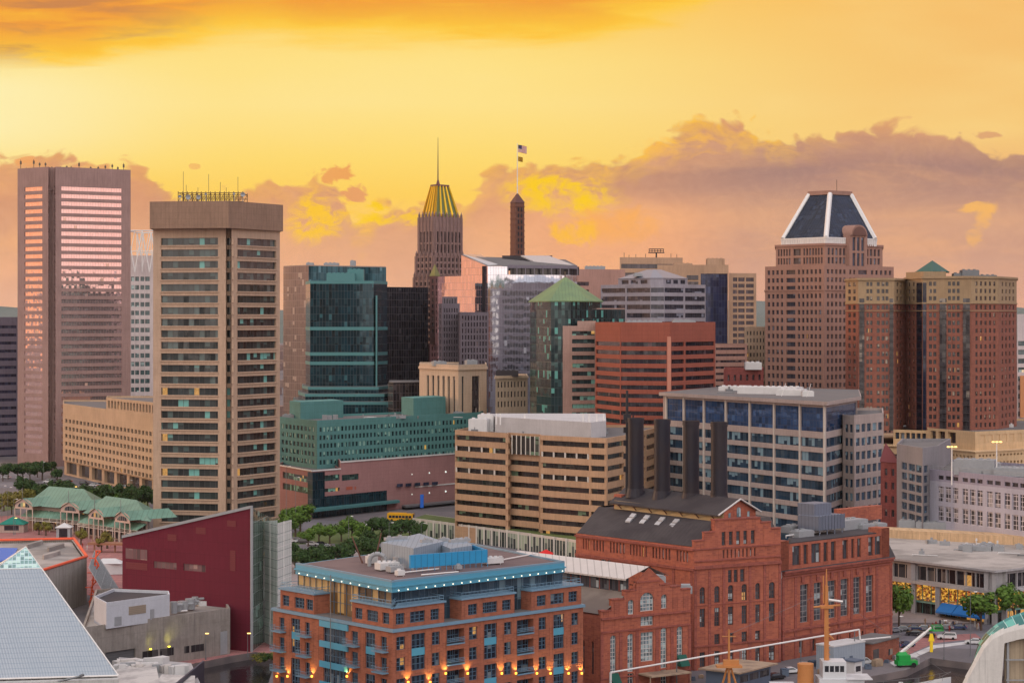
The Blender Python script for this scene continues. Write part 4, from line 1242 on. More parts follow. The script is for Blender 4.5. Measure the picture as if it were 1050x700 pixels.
q = MB(); q.prism(inset(f5, -.6), zp - .3, zp + 1.6, bottom=True); q.build('crown_cap', cpw, b.root)
q = MB(); q.tube((*P2(858, 1012), zp + 1.6), (*P2(858, 1012), zp + 7), .13); q.build('antenna', MATS['antenna_metal'], b.root)
# projecting arched bay on the right face
A, B_ = b.foot[1], b.foot[2]; L = math.dist(A, B_)
d = Vector((B_[0] - A[0], B_[1] - A[1])).normalized(); nn = Vector((d.y, -d.x))
p0 = Vector(P2(871, 990)); W_ = 13.4
ft = [tuple(p0), tuple(p0 + d * W_), tuple(p0 + d * W_ - nn * 8), tuple(p0 - nn * 8)]
b.face(ft[0], ft[1], z1 - 3, Zp(241, 990), (('m', 3.3, 2.2), [(z1, z1 + 6), (z1 + 7, Zp(243, 990))], {'g': gcb}))
for i in (1, 2, 3): b.face(ft[i], ft[(i + 1) % 4], z1 - 3, Zp(241, 990))
zz = Zp(241, 990); arc = MB(); N = 14; R_ = W_ * .5
pc = p0 + d * (W_ / 2)
for lo, dep0, dep1, r_, mt in ((0, .6, -8.4, R_ - .6, 0),):
    prev = None
    ring = [(pc + d * (r_ * math.cos(PI * k / N)), zz + r_ * .8 * math.sin(PI * k / N)) for k in range(N + 1)]
    for k in range(N):
        (a_, za), (c_, zc_) = ring[k], ring[k + 1]
        fa, fc = a_ + nn * dep0, c_ + nn * dep0; ba, bc = a_ + nn * dep1, c_ + nn * dep1
        arc.poly([(*fa, za), (*fc, zc_), (*bc, zc_), (*ba, za)], 0)
    arc.poly([(*(r0 + nn * dep0), z0) for r0, z0 in ring][::-1], 0)
arc.build('arched_pediment', cpw, b.root)
q = MB(); ring = [(pc + d * ((R_ - 1.6) * math.cos(PI * k / N)), zz + (R_ - 1.6) * .8 * math.sin(PI * k / N)) for k in range(N + 1)]
q.poly([(*(r0 + nn * .8), z0) for r0, z0 in ring][::-1], 0); q.build('lunette', plain('dark_brown_panel', (110, 76, 66), .6), b.root)
b.done()

# --- twin brick apartment towers
apb = brick('apartment_red_brick', (146, 92, 76), (130, 82, 70), cw=1.2, chh=.5)
apt = wall('apartment_tan', (164, 138, 108), (3, 3.2), .05)
gap_ = glass('apartment_glass', (50, 48, 52), (150, 136, 120), .3, .03, 1.0, 3.2, mc=(90, 80, 76))
nvg = glass('dark_navy_slot_glass', (30, 34, 54), (50, 56, 76), .1, 0, 1.2, 3.2, metal=.2, mull=.1, mc=(22, 26, 40), hm=True)
plain('balcony_rail', (58, 52, 54), .6)
def apart(name, lab, front, ztop, zt_tan, cols, balc, back, slots=()):
    b = Bld(name, lab, 'apartment tower', front, back, apb, gap_, recess=.3)
    D0 = front[0][1]
    rt = Rw(885, 291.2, 7.35, 3, 4.2); rbk = Rw(885, 315, 7.95, 16, 4.4)
    zc = Zp(311, 885)
    st = {i: (c, rt) for i, c in cols.items()}; sb = {i: (c, rbk) for i, c in cols.items()}
    zb = Zp(441, 885)
    b.tier(zb, zc, sb, roof=False, auto=(('m', 3.4, 1.5), rbk))
    b.tier(zc, ztop, st, auto=(('m', 3.4, 1.5), rt), mat=1)
    b.W.prism(inset(b.foot, -.35), zc - .2, zc + .3, mat=1, bottom=True)
    b.W.prism(inset(b.foot, -.3), Zp(319, 885), Zp(318.2, 885), mat=1, bottom=True)
    b.W.prism(inset(b.foot, -.6), ztop - .9, ztop - .1, mat=1, top=False, bottom=True)
    for (i, pa, pb) in balc:
        A, B_ = b.foot[i], b.foot[i + 1]; L = math.dist(A, B_)
        ua, ub = b.u_of(A, B_, pa), b.u_of(A, B_, pb)
        dd = ((B_[0] - A[0]) / L, (B_[1] - A[1]) / L); nq = (dd[1], -dd[0])
        c = (A[0] + dd[0] * (ua + ub) / 2, A[1] + dd[1] * (ua + ub) / 2)
        rz = math.atan2(dd[1], dd[0])
        q = MB(); q.obox((c[0] + nq[0] * .06, c[1] + nq[1] * .06), (ub - ua) / 2, .05, zb, ztop - 6 if len(slots) == 99 else zc + 2, rz)
        q.build('balcony_recess', gdk, b.root)
        for (r0, r1) in rbk:
            q = MB(); cc = (c[0] + nq[0] * .75, c[1] + nq[1] * .75)
            q.obox(cc, (ub - ua) / 2, .7, r0 - .75, r0 - .55, rz)
            fr_ = (c[0] + nq[0] * 1.4, c[1] + nq[1] * 1.4); q.obox(fr_, (ub - ua) / 2, .05, r0 + .45, r0 + .55, rz)
            for k in range(5):
                uu = -(ub - ua) / 2 + (ub - ua) * k / 4
                q.obox((fr_[0] + dd[0] * uu, fr_[1] + dd[1] * uu), .05, .05, r0 - .6, r0 + .5, rz)
            q.build('balcony', MATS['balcony_rail'], b.root)
    for (i, pa, pb, za, zb_) in slots:
        A, B_ = b.foot[i], b.foot[i + 1]; L = math.dist(A, B_)
        ua, ub = b.u_of(A, B_, pa), b.u_of(A, B_, pb)
        dd = ((B_[0] - A[0]) / L, (B_[1] - A[1]) / L); nq = (dd[1], -dd[0])
        q = MB(); pts = [(A[0] + dd[0] * u + nq[0] * .12, A[1] + dd[1] * u + nq[1] * .12) for u in (ua, ub)]
        q.poly([(*pts[0], za), (*pts[1], za), (*pts[1], zb_), (*pts[0], zb_)], 0, [(0, za), (ub - ua, za), (ub - ua, zb_), (0, zb_)])
        q.build('glazed_slot', nvg, b.root)
    return b
zt = Zp(285, 885)
zbp = Zp(441, 885)
b = apart('apartment_tower', 'left of the two joined red brick and tan apartment towers, with a flat roof', [(867, 905), (880, 884), (917, 884), (929, 905)], zt, 0,
          {0: (CN(868.5, 878.5, 2, .55)), 1: ([(888.5, 891), (892, 894.5), (899, 902), (904, 907), (908, 911)]), 2: (CN(918.5, 926, 2, .5))}, [(1, 881.2, 886.2), (1, 912, 916)], 30)
b.done([apb, apt], lim=100)
b = apart('apartment_tower', 'wider right one of two joined brick and tan apartment towers, green hipped turret', [(928, 905), (946, 880), (996, 872), (1024, 880), (1042.5, 905)], Zp(283.5, 885), 0,
          {0: CN(930, 939, 2, .4), 1: ([(952.5, 955.5), (957, 960), (972, 975), (976.5, 979.5), (981, 984)]), 2: CN(999, 1022, 5, .45), 3: CN(1026, 1041, 4, .45)}, [(1, 963.5, 970.5), (1, 987.5, 994.5)], 30,
          slots=[(1, 946.3, 950, zbp, Zp(290, 885)), (0, 940, 945.5, zbp, Zp(290, 885))])
ft = b.mk([(929, 900), (947, 882), (970, 884)], 16)
b.tier(Zp(285, 885), Zp(278.5, 885), {}, foot=ft, mat=1)
gt = b.mk([(939, 895), (956, 886), (973, 895)], 9)
q = MB(); gx = sum(p[0] for p in gt) / len(gt); gy = sum(p[1] for p in gt) / len(gt)
q.frustum(gt, Zp(278, 888), [(gx, gy)] * len(gt), Zp(266.5, 890), top=False); q.prism(inset(gt, -.2), Zp(279, 888), Zp(278, 888), bottom=True)
q.build('hipped_roof', plain('dark_green_metal', (36, 84, 74), .5), b.root)
b.units([(994, 895, 7, 6, Zp(285, 885), 3.4, 0), (983, 895, 5, 4, Zp(285, 885), 2.0, 0), (1010, 897, 9, 5, Zp(285, 885), 1.3, 0), (960, 893, 5, 4, Zp(284.5, 885), 3, 0)], mat=MATS['steel_grey'])
b.done([apb, apt], lim=100)

# --- cream podium and parking deck of the towers
cr = wall('cream_stone_podium', (206, 174, 136), (2.4, 1.6), .06, streak=.25)
gpo = glass('podium_window_glass', (52, 44, 44), (110, 90, 70), .1, .05, 2, 4)
b = Bld('podium_block', 'cream stone parking podium with square openings under the brick apartment towers', 'parking podium',
        [(903, 880), (950, 868), (1000, 838), (1062, 858)], 90, cr, gpo, recess=1.2)
ar = [(Zp(453, 860), Zp(445.5, 860))]
b.tier(0, Zp(452, 862) - 3, {0: ([(906, 948)], [(Zp(461.5, 865), Zp(460, 865)), (Zp(470, 865), Zp(467, 865))]),
                         1: (CN(953, 998, 12, .5), [(Zp(468, 850), Zp(465.5, 850)), (Zp(476, 850), Zp(473, 850))]),
                         2: (CN(1003, 1060, 16, .55), [(Zp(466.5, 850), Zp(464.5, 850)), (Zp(475, 850), Zp(472, 850))])})
zm = Zp(452, 862) - 3; zt = Zp(440, 862)
ft = b.mk([(951, 873), (1000, 845), (1060, 863)], 80)
b.tier(zm - .9, zt, {0: ([(954, 959.5), (962, 969), (972, 980)], [(zt - 5.4, zt - 1)]), 1: (CN(1004, 1056, 7, .7), [(zt - 4.6, zt - 1.4)], {'rec': .25, 'g': cr, 'name': 'blind_panel'})}, foot=ft)
ft = b.mk([(916, 884), (951, 876)], 60)
b.tier(zm - .9, zt - 1.2, {0: (CN(917, 950, 6, .8), [(zt - 5, zt - 2.4)], {'g': gcb})}, foot=ft)
b.W.prism(inset(b.foot, -.4), zm - .1, zm + .3, bottom=True)
b.done()

# --- parking lights with warm heads
for (px, lab) in ((976, 'left one'), (1022, 'right one')):
    D = 640; x, y = P2(px, D)
    r = thing('floodlight_pole', 'white roof light pole with warm lit heads, the %s of two' % lab, 'light pole', (x, y, 30))
    q = MB(); z1 = Zp(459 if px < 1000 else 454, D); q.tube((x, y, 30), (x, y, z1), .22, n=6, r2=.15); q.build('pole', MATS['steel_white'], r)
    q = MB(); q.box(x - 1.5, y - .12, z1, x + 1.5, y + .12, z1 + .2); q.build('cross_arm', MATS['steel_grey'], r)
    for s_ in (-1, 0, 1):
        q = MB(); q.box(x + s_ * 1.1 - .35, y - .6, z1 + .15, x + s_ * 1.1 + .35, y + .1, z1 + .5); q.build('lamp_head', MATS.get('warm_lamp') or glow('warm_lamp', (255, 208, 120), 2.2), r)

# --- white and blue office block behind the smokestacks
wb = wall('pale_stone_frame', (172, 156, 150), (3.4, 1.4), .06)
gb = glass('blue_office_glass', (62, 92, 118), (120, 150, 164), .4, .006, 1.7, 4.6, metal=.5, rough=.06, mull=.12, mc=(26, 40, 62), tilt=.025)
gb2 = glass('blue_tall_glass', (46, 78, 122), (60, 90, 130), .16, 0, 1.8, 2.3, metal=.4, rough=.05, mull=.12, mc=(24, 38, 62), tilt=.03, hm=True)
b = Bld('white_office_block', 'broad white framed office block with blue glass and overhanging flat roof behind the smokestacks', 'office building',
        [(680, 785), (846, 700), (879, 745)], [(877, 815), (742, 850)], wb, gb, wname='window_band', recess=.4)
zt = Zp(413, 700); 
rows = [(Zp(443, 700), Zp(418, 700))] + Rw(700, 454.5, 14.6, 8, 9.4)
L = math.dist(b.foot[0], b.foot[1])
px = [(X_ := None)]
bays = [(683.5, 700.3), (701.8, 721), (722.4, 743.5), (744.9, 768), (769.4, 793), (794.4, 819.5), (820.9, 845)]
lows = rows[1:]
b.tier(0, Zp(443.5, 700) - .5, {0: (bays, lows), 1: ([(847.5, 878)], lows)}, auto=(('m', 9, 8), lows), roof=False)
b.tier(Zp(443.5, 700) - .5, zt - .6, {0: (bays, rows[:1], {'g': gb2, 'name': 'tall_window'}), 1: ([(847.3, 878.5)], rows[:1], {'g': gb2, 'name': 'tall_window'})}, auto=(('m', 9, 8), rows[:1]), roof=False)
for (p0, p1) in zip([683] + [q_[1] for q_ in bays], [q_[0] for q_ in bays] + [845.5]):
    u = b.u_of(b.foot[0], b.foot[1], (p0 + p1) / 2) / L
    c = lerp2(b.foot[0], b.foot[1], u); b.trim.obox(c, .3, .3, 0, zt - .6, math.atan2(-85, 0) * 0 + math.atan2(b.foot[1][1] - b.foot[0][1], b.foot[1][0] - b.foot[0][0]))
b.W.prism(inset(b.foot, -1.4), zt - .7, zt + .5, bottom=True)
b.roof.flat(inset(b.foot, -1.1), zt + .52)
b.units([(755, 800, 12, 6, zt + .5, 1.6, -.4), (790, 770, 22, 9, zt + .5, 2.4, -.4), (812, 755, 9, 9, zt + .5, 2.0, -.4), (828, 745, 4, 4, zt + .5, 1.8, 0)], mat=MATS['unit_white'])
for px, D in ((803, 745), (829, 740)):
    q = MB(); x, y = P2(px, D); q.tube((x - .6, y, zt + .5), (x + .9, y, zt + 5), .1); q.build('antenna', MATS['steel_white'], b.root)
b.done(trim=MATS['trim_light'], wmats=None)
b.root.name = 'white_office_block'
b = Bld('white_office_wing', 'lower right wing of square blue windows attached to the broad white framed block', 'office building',
        [(864, 722), (876, 717), (906, 736)], 40, wb, gb, recess=.35)
zt = Zp(425, 722)
rows = Rw(722, 438.5, 14.0, 9, 8.2)
b.tier(0, zt, {0: (CN(865.5, 875, 2, .7), rows), 1: (CN(877, 905.5, 5, .74), rows)}, auto=(('m', 3, 2.2), rows))
b.done()

# --- tan block right behind the smokestack gap and brick bits between the buildings
b = Bld('brick_rowhouse', 'small brick house with pyramid roof squeezed between the white wing and grey windowed tower', 'house', [(903, 690), (921, 684)], 14, rb, gcl)
b.tier(0, Zp(474, 686), {0: (CN(905, 919, 2, .4), Rw(686, 484, 14, 4, 7))}, roof=False)
q = MB(); cx, cy = P2(908, 697); q.frustum(inset(b.foot, -.3), Zp(474, 686), [(cx, cy)] * 4, Zp(455, 690), top=False); q.build('pyramid_roof', plain('maroon_shingle', (112, 54, 56), .8), b.root)
b.done()
b = Bld('orange_trimmed_building', 'small pale block with orange panels at the right edge beyond the apartment towers', 'building', [(1043, 1010), (1075, 1020)], 30, wt, gtl)
b.tier(0, Zp(322, 1012), {0: ([(1044, 1073)], Rw(1012, 352, 9, 10, 5))}, auto=(('m', 9, 8), Rw(1012, 352, 9, 10, 5)))
q = MB(); q.box(X(1046, 1009), 1008.6, Zp(428, 1009), X(1056, 1009), 1009.6, Zp(385, 1009)); q.build('orange_panel', plain('orange_panel', (206, 140, 96), .7), b.root)
b.done()

# --- tan stepped waterfront office block
ttw = wall('sand_precast_bands', (186, 150, 120), (3.4, 1.9), .08, streak=.28)
gtt = glass('smoky_ribbon_glass', (50, 46, 44), (96, 118, 96), .22, .02, 1.8, 3.85, mc=(40, 36, 34), tilt=.03, v0=1.2)
b = Bld('terraced_office_block', 'tan banded terraced office block with smoky ribbon windows and a big white penthouse', 'office building',
        [(466.5, 768), (521, 747), (522, 751), (553, 740), (554, 735), (605, 720), (622, 716), (641, 734)], [(682, 800), (500, 815)], ttw, gtt, wname='window_band', recess=.9)
zt = Zp(441, 766)
rows = [(zt - 1.7 - 3.85 * k - 1.75, zt - 1.7 - 3.85 * k) for k in range(9)]
E = {0: ([(467, 520.6)], rows), 2: ([(522.3, 552.5)], rows), 4: ([(554.5, 604)], rows), 5: ([(605.6, 621.6)], rows), 6: ([(622.4, 640)], rows)}
b.tier(0, zt, E, auto=(('m', 28, 26), rows))
for k in (1, 3):
    r0, r1 = rows[k][0], rows[k][1]
    for (i, pa, pb, n) in ((0, 468, 520, 4), (4, 556, 603, 4)):
        for j in range(n + 1):
            A, B_ = b.foot[i], b.foot[i + 1]
            u = b.u_of(A, B_, pa + (pb - pa) * j / n) / math.dist(A, B_)
            c = lerp2(A, B_, u); b.trim.obox((c[0], c[1] + .3), .3, .3, r0, r1, 0)
# tall glazed bay at the top
q = MB(); A, B_ = P2(525, 748.2), P2(553, 738.5)
q.poly([(*A, zt - 7.2), (*B_, zt - 7.2), (*B_, zt - .8), (*A, zt - .8)], 0, [(0, 0), (11, 0), (11, 6.4), (0, 6.4)]); q.build('tall_window', gtt, b.root)
for k in range(7):
    c = lerp2(A, B_, k / 6); b.trim.obox((c[0], c[1] - .2), .18, .18, zt - 7.3, zt - .7, 0)
pz = b.mk([(507.5, 772), (606, 730), (621.5, 742)], 26)
b2 = MB(); b2.prism(pz, zt - .9, Zp(427, 755) - .8); b2.build('white_penthouse', wall('penthouse_white', (196, 192, 192), (3, 6), .04, streak=.12), b.root)
for (px, D) in ((509, 770), (513, 768), (538, 762), (598, 737), (604, 735), (612, 738), (619, 743)):
    q = MB(); x, y = P2(px, D - 2); q.box(x - .25, y, Zp(435, D), x + .25, y + .5, Zp(423.5, D)); q.build('panel_antenna', MATS['steel_white'], b.root)
b.units([(492, 775, 7, 5, zt - .9, 4.5, -.3), (500, 778, 6, 5, zt - .9, 6.0, -.3)], mat=MATS['unit_white'])
b.done(trim=MATS['trim_light'])

# --- teal hotel above pink mall
tl = wall('teal_panels', (90, 140, 138), (2.6, 3.3), .12, streak=.15)
gtq = glass('hotel_glass', (34, 58, 62), (140, 176, 164), .34, .02, 1.3, 3.2, mc=(44, 84, 84), litc=(255, 200, 90))
b = Bld('teal_hotel', 'long teal panelled hotel slab with square windows and two rooftop boxes', 'hotel',
        [(286, 912), (325, 878), (492, 955)], [(500, 990), (330, 930)], tl, gtq, recess=.25)
zt = Zp(431, 878); zb = Zp(483.5, 878)
rows = Rw(878, 440.5, 8.4, 5, 4.6)
b.tier(0, zt, {0: (CN(288, 323, 9, .62), rows), 1: (CN(327, 490, 44, .6), rows)}, auto=(('m', 4, 2), rows))
for (pa, pb, D, y0) in ((308, 352, 905, 412), (424, 457, 940, 408)):
    q = MB(); A, B_ = P2(pa, D), P2(pb, D + 18); q.prism([A, B_, (B_[0] - 6, B_[1] + 14), (A[0] - 6, A[1] + 14)], zt - 1, Zp(y0, D)); q.build('rooftop_box', tl, b.root)
b.units([(296, 915, 5, 5, zt - .9, 1.6, 0), (333, 890, 2, 2, zt - .9, 2.6, 0), (338, 892, 2, 2, zt - .9, 2.4, 0), (344, 893, 2, 2, zt - .9, 2.6, 0), (470, 950, 4, 3, zt - .9, 1.2, .4)])
b.done(lim=100)
pk = wall('pink_mall_stone', (168, 124, 122), (3.2, 1.5), .07, streak=.14)
gpk = glass('mall_green_glass', (48, 78, 76), (124, 178, 160), .3, .05, 1.4, 3.0)
b = Bld('pink_shopping_mall', 'pink stone shopping mall with a teal glass corner and canopy below the teal hotel', 'shopping mall',
        [(283, 893), (320, 856), (349, 868), (471, 925)], [(500, 985), (300, 960)], pk, gpk, wname='window_band', recess=.4)
z1 = Zp(482.5, 856)
zr = Zp(473.5, 868)
f_l = [P2(283, 893), P2(320, 856), P2(349, 868), P2(340, 905), P2(300, 935)]
f_r = [P2(349, 868), P2(471, 925), P2(500, 985), P2(340, 945)]
b.tier(0, z1, {0: ([(290, 317)], Rw(870, 489.5, 11.5, 2, 6.4)), 1: ([(333, 348.5)], [Rw(862, 490, 5, 1, 6)[0], Rw(862, 502.5, 5, 1, 3.6)[0]])}, foot=f_l)
b.tier(0, zr, {0: ([(350.5, 368)], Rw(870, 489.5, 5, 1, 6)), }, foot=f_r)
plain('orange_shop_panel', (176, 92, 70), .6)
for (pa, pb, y, h, D0, mt) in [(355 + k * 8.6, 361.5 + k * 8.6, 500.5 - k * .45, 3.2, 868 + (k * 8.6 + 6) * .467, 'orange_shop_panel') for k in range(6)] + [(407 + k * 9, 413 + k * 9, 497.5 - k * .5, 3.4, 893 + k * 4.2, 'dark_blue_glass') for k in range(5)]:
    q = MB(); D1 = D0 + (pb - pa) * .467; A, B_ = P2(pa, D0 - .4), P2(pb, D1 - .4); z = Zp(y, D0)
    q.prism([A, B_, (B_[0], B_[1] + .4), (A[0], A[1] + .4)], z - h * .2, z + h * .2, bottom=True) if False else q.prism([A, B_, (B_[0], B_[1] + .8), (A[0], A[1] + .8)], z - .65, z + .65, bottom=True)
    q.build('shop_panel', MATS[mt], b.root)
# white string courses
def course(b, A, B_, z, h=.5, e=.35, mat='steel_white', name='string_course'):
    q = MB(); d = (Vector(B_) - Vector(A)).normalized(); n_ = Vector((d.y, -d.x)) * e
    q.prism([tuple(Vector(A) + n_), tuple(Vector(B_) + n_), tuple(Vector(B_) - n_ * .5), tuple(Vector(A) - n_ * .5)], z, z + h, bottom=True); q.build(name, MATS[mat], b.root)
course(b, P2(349, 868), P2(471, 925), zr - .3); course(b, P2(283, 893), P2(320, 856), z1 - .3); course(b, P2(320, 856), P2(349, 868), z1 - .3)
course(b, P2(405, 894), P2(471, 925), Zp(501.5, 894), .5)
q = MB(); A, M_, B_ = P2(315.5, 859), P2(320.5, 854), P2(333, 860); zA, zB = 0, z1 - .6
for P_, Q_ in ((A, M_), (M_, B_)):
    l_ = math.dist(P_, Q_); q.poly([(*P_, 0), (*Q_, 0), (*Q_, zB), (*P_, zB)], 0, [(0, 0), (l_, 0), (l_, zB), (0, zB)])
q.build('glass_corner', gt2, b.root)
q = MB(); A, B_ = P2(332, 859), P2(404, 893); zq = Zp(506, 872); l_ = math.dist(A, B_)
q.poly([(*A, 0), (*B_, 0), (*B_, zq), (*A, zq)], 0, [(0, 0), (l_, 0), (l_, zq), (0, zq)]); q.build('glass_lobby', gt2, b.root)
q = MB(); c = [P2(308, 868), P2(318, 846), P2(410, 890), P2(404, 900), P2(330, 862)]
q.prism(c, Zp(523, 855), Zp(523, 855) + 1.0, bottom=True); q.build('teal_canopy', MATS['teal_spandrel'], b.root)
for (px, py) in ((422, 486), (440, 484.5), (457, 483.5), (422, 506.5), (440, 505), (457, 503.5)):
    D0 = 868 + (px - 349) * .467 - .5; q = MB(); q.ball((X(px, D0), D0, Zp(py, D0)), .42, 6); q.build('wall_lamp', MATS.get('cool_lamp') or glow('cool_lamp', (226, 236, 228), 1.0), b.root)
q = MB(); D0 = 896; q.box(X(431, D0), D0 - 1.6, Zp(520, D0), X(434.5, D0), D0 - .8, Zp(506.5, D0)); q.build('blue_banner', plain('banner_blue', (30, 96, 190), .6, k=1.2), b.root)
for pa, pb in ((412, 470),):
    q = MB(); A, B_ = P2(pa, 895), P2(pb, 922); zq = Zp(517, 905)
    q.prism([A, B_, (B_[0] + 2, B_[1] - 6), (A[0] + 2, A[1] - 6)], zq, zq + .7, bottom=True); q.build('entrance_canopy', MATS['steel_grey'], b.root)
    q = MB(); A, B_ = P2(pa, 895.5 - 1), P2(pb, 922 - .6)
    q.poly([(*A, 0), (*B_, 0), (*B_, zq), (*A, zq)], 0, [(0, 0), (30, 0), (30, zq), (0, zq)]); q.build('shopfront', gdk, b.root)
b.done()
# ================================================================ power station in brick
pb1 = brick('power_brick', (172, 100, 78), (146, 84, 70), cw=1.1, chh=.42)
pb2 = brick('power_brick_trim', (154, 88, 76), (130, 74, 66), cw=1.1, chh=.42)
gps = glass('old_factory_glass', (70, 74, 82), (150, 160, 164), .3, .015, 1.2, 2.4, mc=(60, 50, 48), tilt=.03)
gwt = glass('pale_arched_glass', (118, 136, 144), (150, 168, 172), .4, .0, 1.0, 1.2, mc=(60, 50, 48), tilt=.03)
slate = plain('dark_slate_roof', (62, 58, 62), .75, var=.22, scale=.25, rgb2=(48, 44, 50), bands=1.2)
zinc = plain('zinc_roof', (196, 190, 188), .45, var=.12, scale=.3, bands=1.5)
grs = plain('felt_roof', (122, 112, 106), .9, var=.2, scale=.2, rgb2=(106, 96, 92))
frw = plain('white_window_frame', (196, 192, 190), .6)
frg = plain('grey_window_frame', (140, 134, 134), .6)
frb = plain('brown_window_frame', (92, 60, 54), .6)
crb = plain('cream_timber', (188, 164, 124), .8, var=.2)

def gable_face(b, A, B_, z0, zs, prof, mat=0, back=.8, capm=0):
    """stepped gable above zs: prof = list of (t0, t1, z) blocks along A-B"""
    for (t0, t1, z) in prof:
        p, q_ = lerp2(A, B_, t0), lerp2(A, B_, t1)
        d = (Vector(B_) - Vector(A)).normalized(); n_ = Vector((-d.y, d.x)) * back
        ft = [p, q_, tuple(Vector(q_) + n_), tuple(Vector(p) + n_)]
        b.W.prism(ft, zs, z, mat)
        g = [tuple(Vector(p) - n_ * .25), tuple(Vector(q_) - n_ * .25), tuple(Vector(q_) + n_ * 1.2), tuple(Vector(p) + n_ * 1.2)]
        b.trim.prism(g, z, z + .28, 0, bottom=True)
def tpx(A, B_, px):
    k = (px - 525.0) / F; dx, dy = B_[0] - A[0], B_[1] - A[1]
    return (k * A[1] - A[0]) / (dx - k * dy)

# --- main hall with four stacks
b = Bld('power_station_hall', 'tall brick power station hall with stepped gable and four black smokestacks on its roof', 'power station',
        [(590.5, 518), (711.5, 486), (800.5, 498)], [(790, 560), (640, 560)], pb1, gps, recess=.35)
L_, A, B_ = b.foot[0], b.foot[1], b.foot[2]
ze = 27.9
zD = lambda y, px=750: Zp(y, 490)
fr1 = (frb, 2, 4, .12)
cols = [(717.5, 723), (732.5, 738), (746.5, 752), (760.5, 766), (774.5, 779.5), (788.5, 794.5)]
r1 = [(Zp(617, 490), Zp(599.5, 490))]; r2 = [(Zp(641, 490), Zp(622, 490))]; r3 = [(Zp(661, 490), Zp(649, 490))]; r4 = [(Zp(682, 490), Zp(668, 490))]
# front: bands stacked from the ground
zf = [0, Zp(664, 490), Zp(645, 490), Zp(619.5, 490), Zp(590.5, 490) - .6, Zp(573, 486), ze]
b.face(A, B_, 0, zf[1], (cols, [(.6, 4.0)], {'frame': (frb, 2, 3, .12)}))
b.face(A, B_, zf[1], zf[2], (cols[1:5], r3, {'frame': fr1}))
b.face(A, B_, zf[2], zf[3], (cols, r2, {'frame': fr1}))
b.face(A, B_, zf[3], zf[4] - 0 if False else Zp(598, 490), (cols[:2] + cols[2:4] + cols[4:], [(Zp(617, 490), Zp(600, 490))], {'frame': fr1, 'arch': True}))
b.face(A, B_, Zp(598, 490), Zp(580, 490), ([(746.5, 750.5), (752.5, 756.5), (759, 763.5)], [(Zp(597.5, 490), Zp(584.5, 490))], {'frame': (frb, 1, 3, .12)}))
b.face(A, B_, Zp(580, 490), Zp(561.5, 490), (CN(740, 776, 9, .4), [(Zp(572, 490), Zp(563.5, 490))]))
# gable wall with five tall openings, built as steps
prof = [(0, .115, zD(553)), (.115, .235, zD(545)), (.76, .885, zD(538)), (.885, 1, zD(545))]
zs = Zp(561.5, 490)
gable_face(b, A, B_, 0, zs, prof)
C0, C1 = lerp2(A, B_, .235), lerp2(A, B_, .76)
b.face(C0, C1, zs, zD(533), ([(740, 744), (747.5, 751.5), (755, 759), (762.3, 766.3), (770, 774)], [(Zp(559, 490), Zp(545, 490))], {'frame': (frb, 1, 3, .12)}))
d = (Vector(B_) - Vector(A)).normalized(); n_ = Vector((-d.y, d.x))
b.W.prism([tuple(Vector(C0) + n_ * .9), tuple(Vector(C1) + n_ * .9), tuple(Vector(C1) + n_ * 1.5), tuple(Vector(C0) + n_ * 1.5)], zs, zD(533))
b.trim.prism([tuple(Vector(C0) - n_ * .2), tuple(Vector(C1) - n_ * .2), tuple(Vector(C1) + n_ * 1.7), tuple(Vector(C0) + n_ * 1.7)], zD(533), zD(533) + .3, 0, bottom=True)
for c in (C0, C1):
    b.W.prism([tuple(Vector(c) + n_ * .02), tuple(Vector(c) + d * .03 + n_ * .02), tuple(Vector(c) + d * .03 + n_ * 1.45), tuple(Vector(c) + n_ * 1.45)], zs, zD(533))
# left long side
LL = math.dist(L_, A)
cl = []
for g0, g1, n in ((597, 605, 3), (607.5, 620, 4), (624.5, 641, 5), (645, 664, 6), (668, 688, 6), (693, 706, 4)): cl += CN(g0, g1, n, .5)
zwn = [(ze - 3.6, ze - 1.1)]
b.face(L_, A, 0, ze, ([(614, 618), (650, 655)], [(ze - 12, ze - 8)])) if False else None
b.face(L_, A, 0, ze - 5, ([(616, 626)], [(ze - 8.4, ze - 5.4)], {'g': gwt, 'frame': (frw, 4, 2, .12)}))
b.face(L_, A, ze - 5, ze, (cl, zwn))
for i in range(2, len(b.foot)): b.face(b.foot[i], b.foot[(i + 1) % len(b.foot)], 0, ze)
# pilasters and string courses
def rzof(P_, Q_): return math.atan2(Q_[1] - P_[1], Q_[0] - P_[0])
for px in (713, 727.5, 742.3, 769, 784, 799.5):
    c = lerp2(A, B_, tpx(A, B_, px)); b.W.obox(c, .35, .12, 0, Zp(580, 490), rzof(A, B_), 1)
for px in (592, 606, 622.5, 643, 666, 690.5, 709):
    c = lerp2(L_, A, tpx(L_, A, px)); b.W.obox(c, .4, .12, 0, ze - 5.4, rzof(L_, A), 1)
def belt(P_, Q_, z, h, e, mat=1):
    d_ = (Vector(Q_) - Vector(P_)).normalized(); m_ = Vector((d_.y, -d_.x)) * e
    b.W.prism([tuple(Vector(P_) + m_), tuple(Vector(Q_) + m_), tuple(Vector(Q_) - m_ * .1), tuple(Vector(P_) - m_ * .1)], z, z + h, mat, bottom=True)
for (z, h, e) in ((Zp(580, 490) - .3, .7, .5), (Zp(575, 490) + .2, .35, .3), (Zp(562, 490), .3, .25), (Zp(619, 490), .18, .15), (5.2, .4, .3)): belt(A, B_, z, h, e)
for (z, h, e) in ((ze - 5.4, .6, .35), (ze - .8, .5, .45)): belt(L_, A, z, h, e)
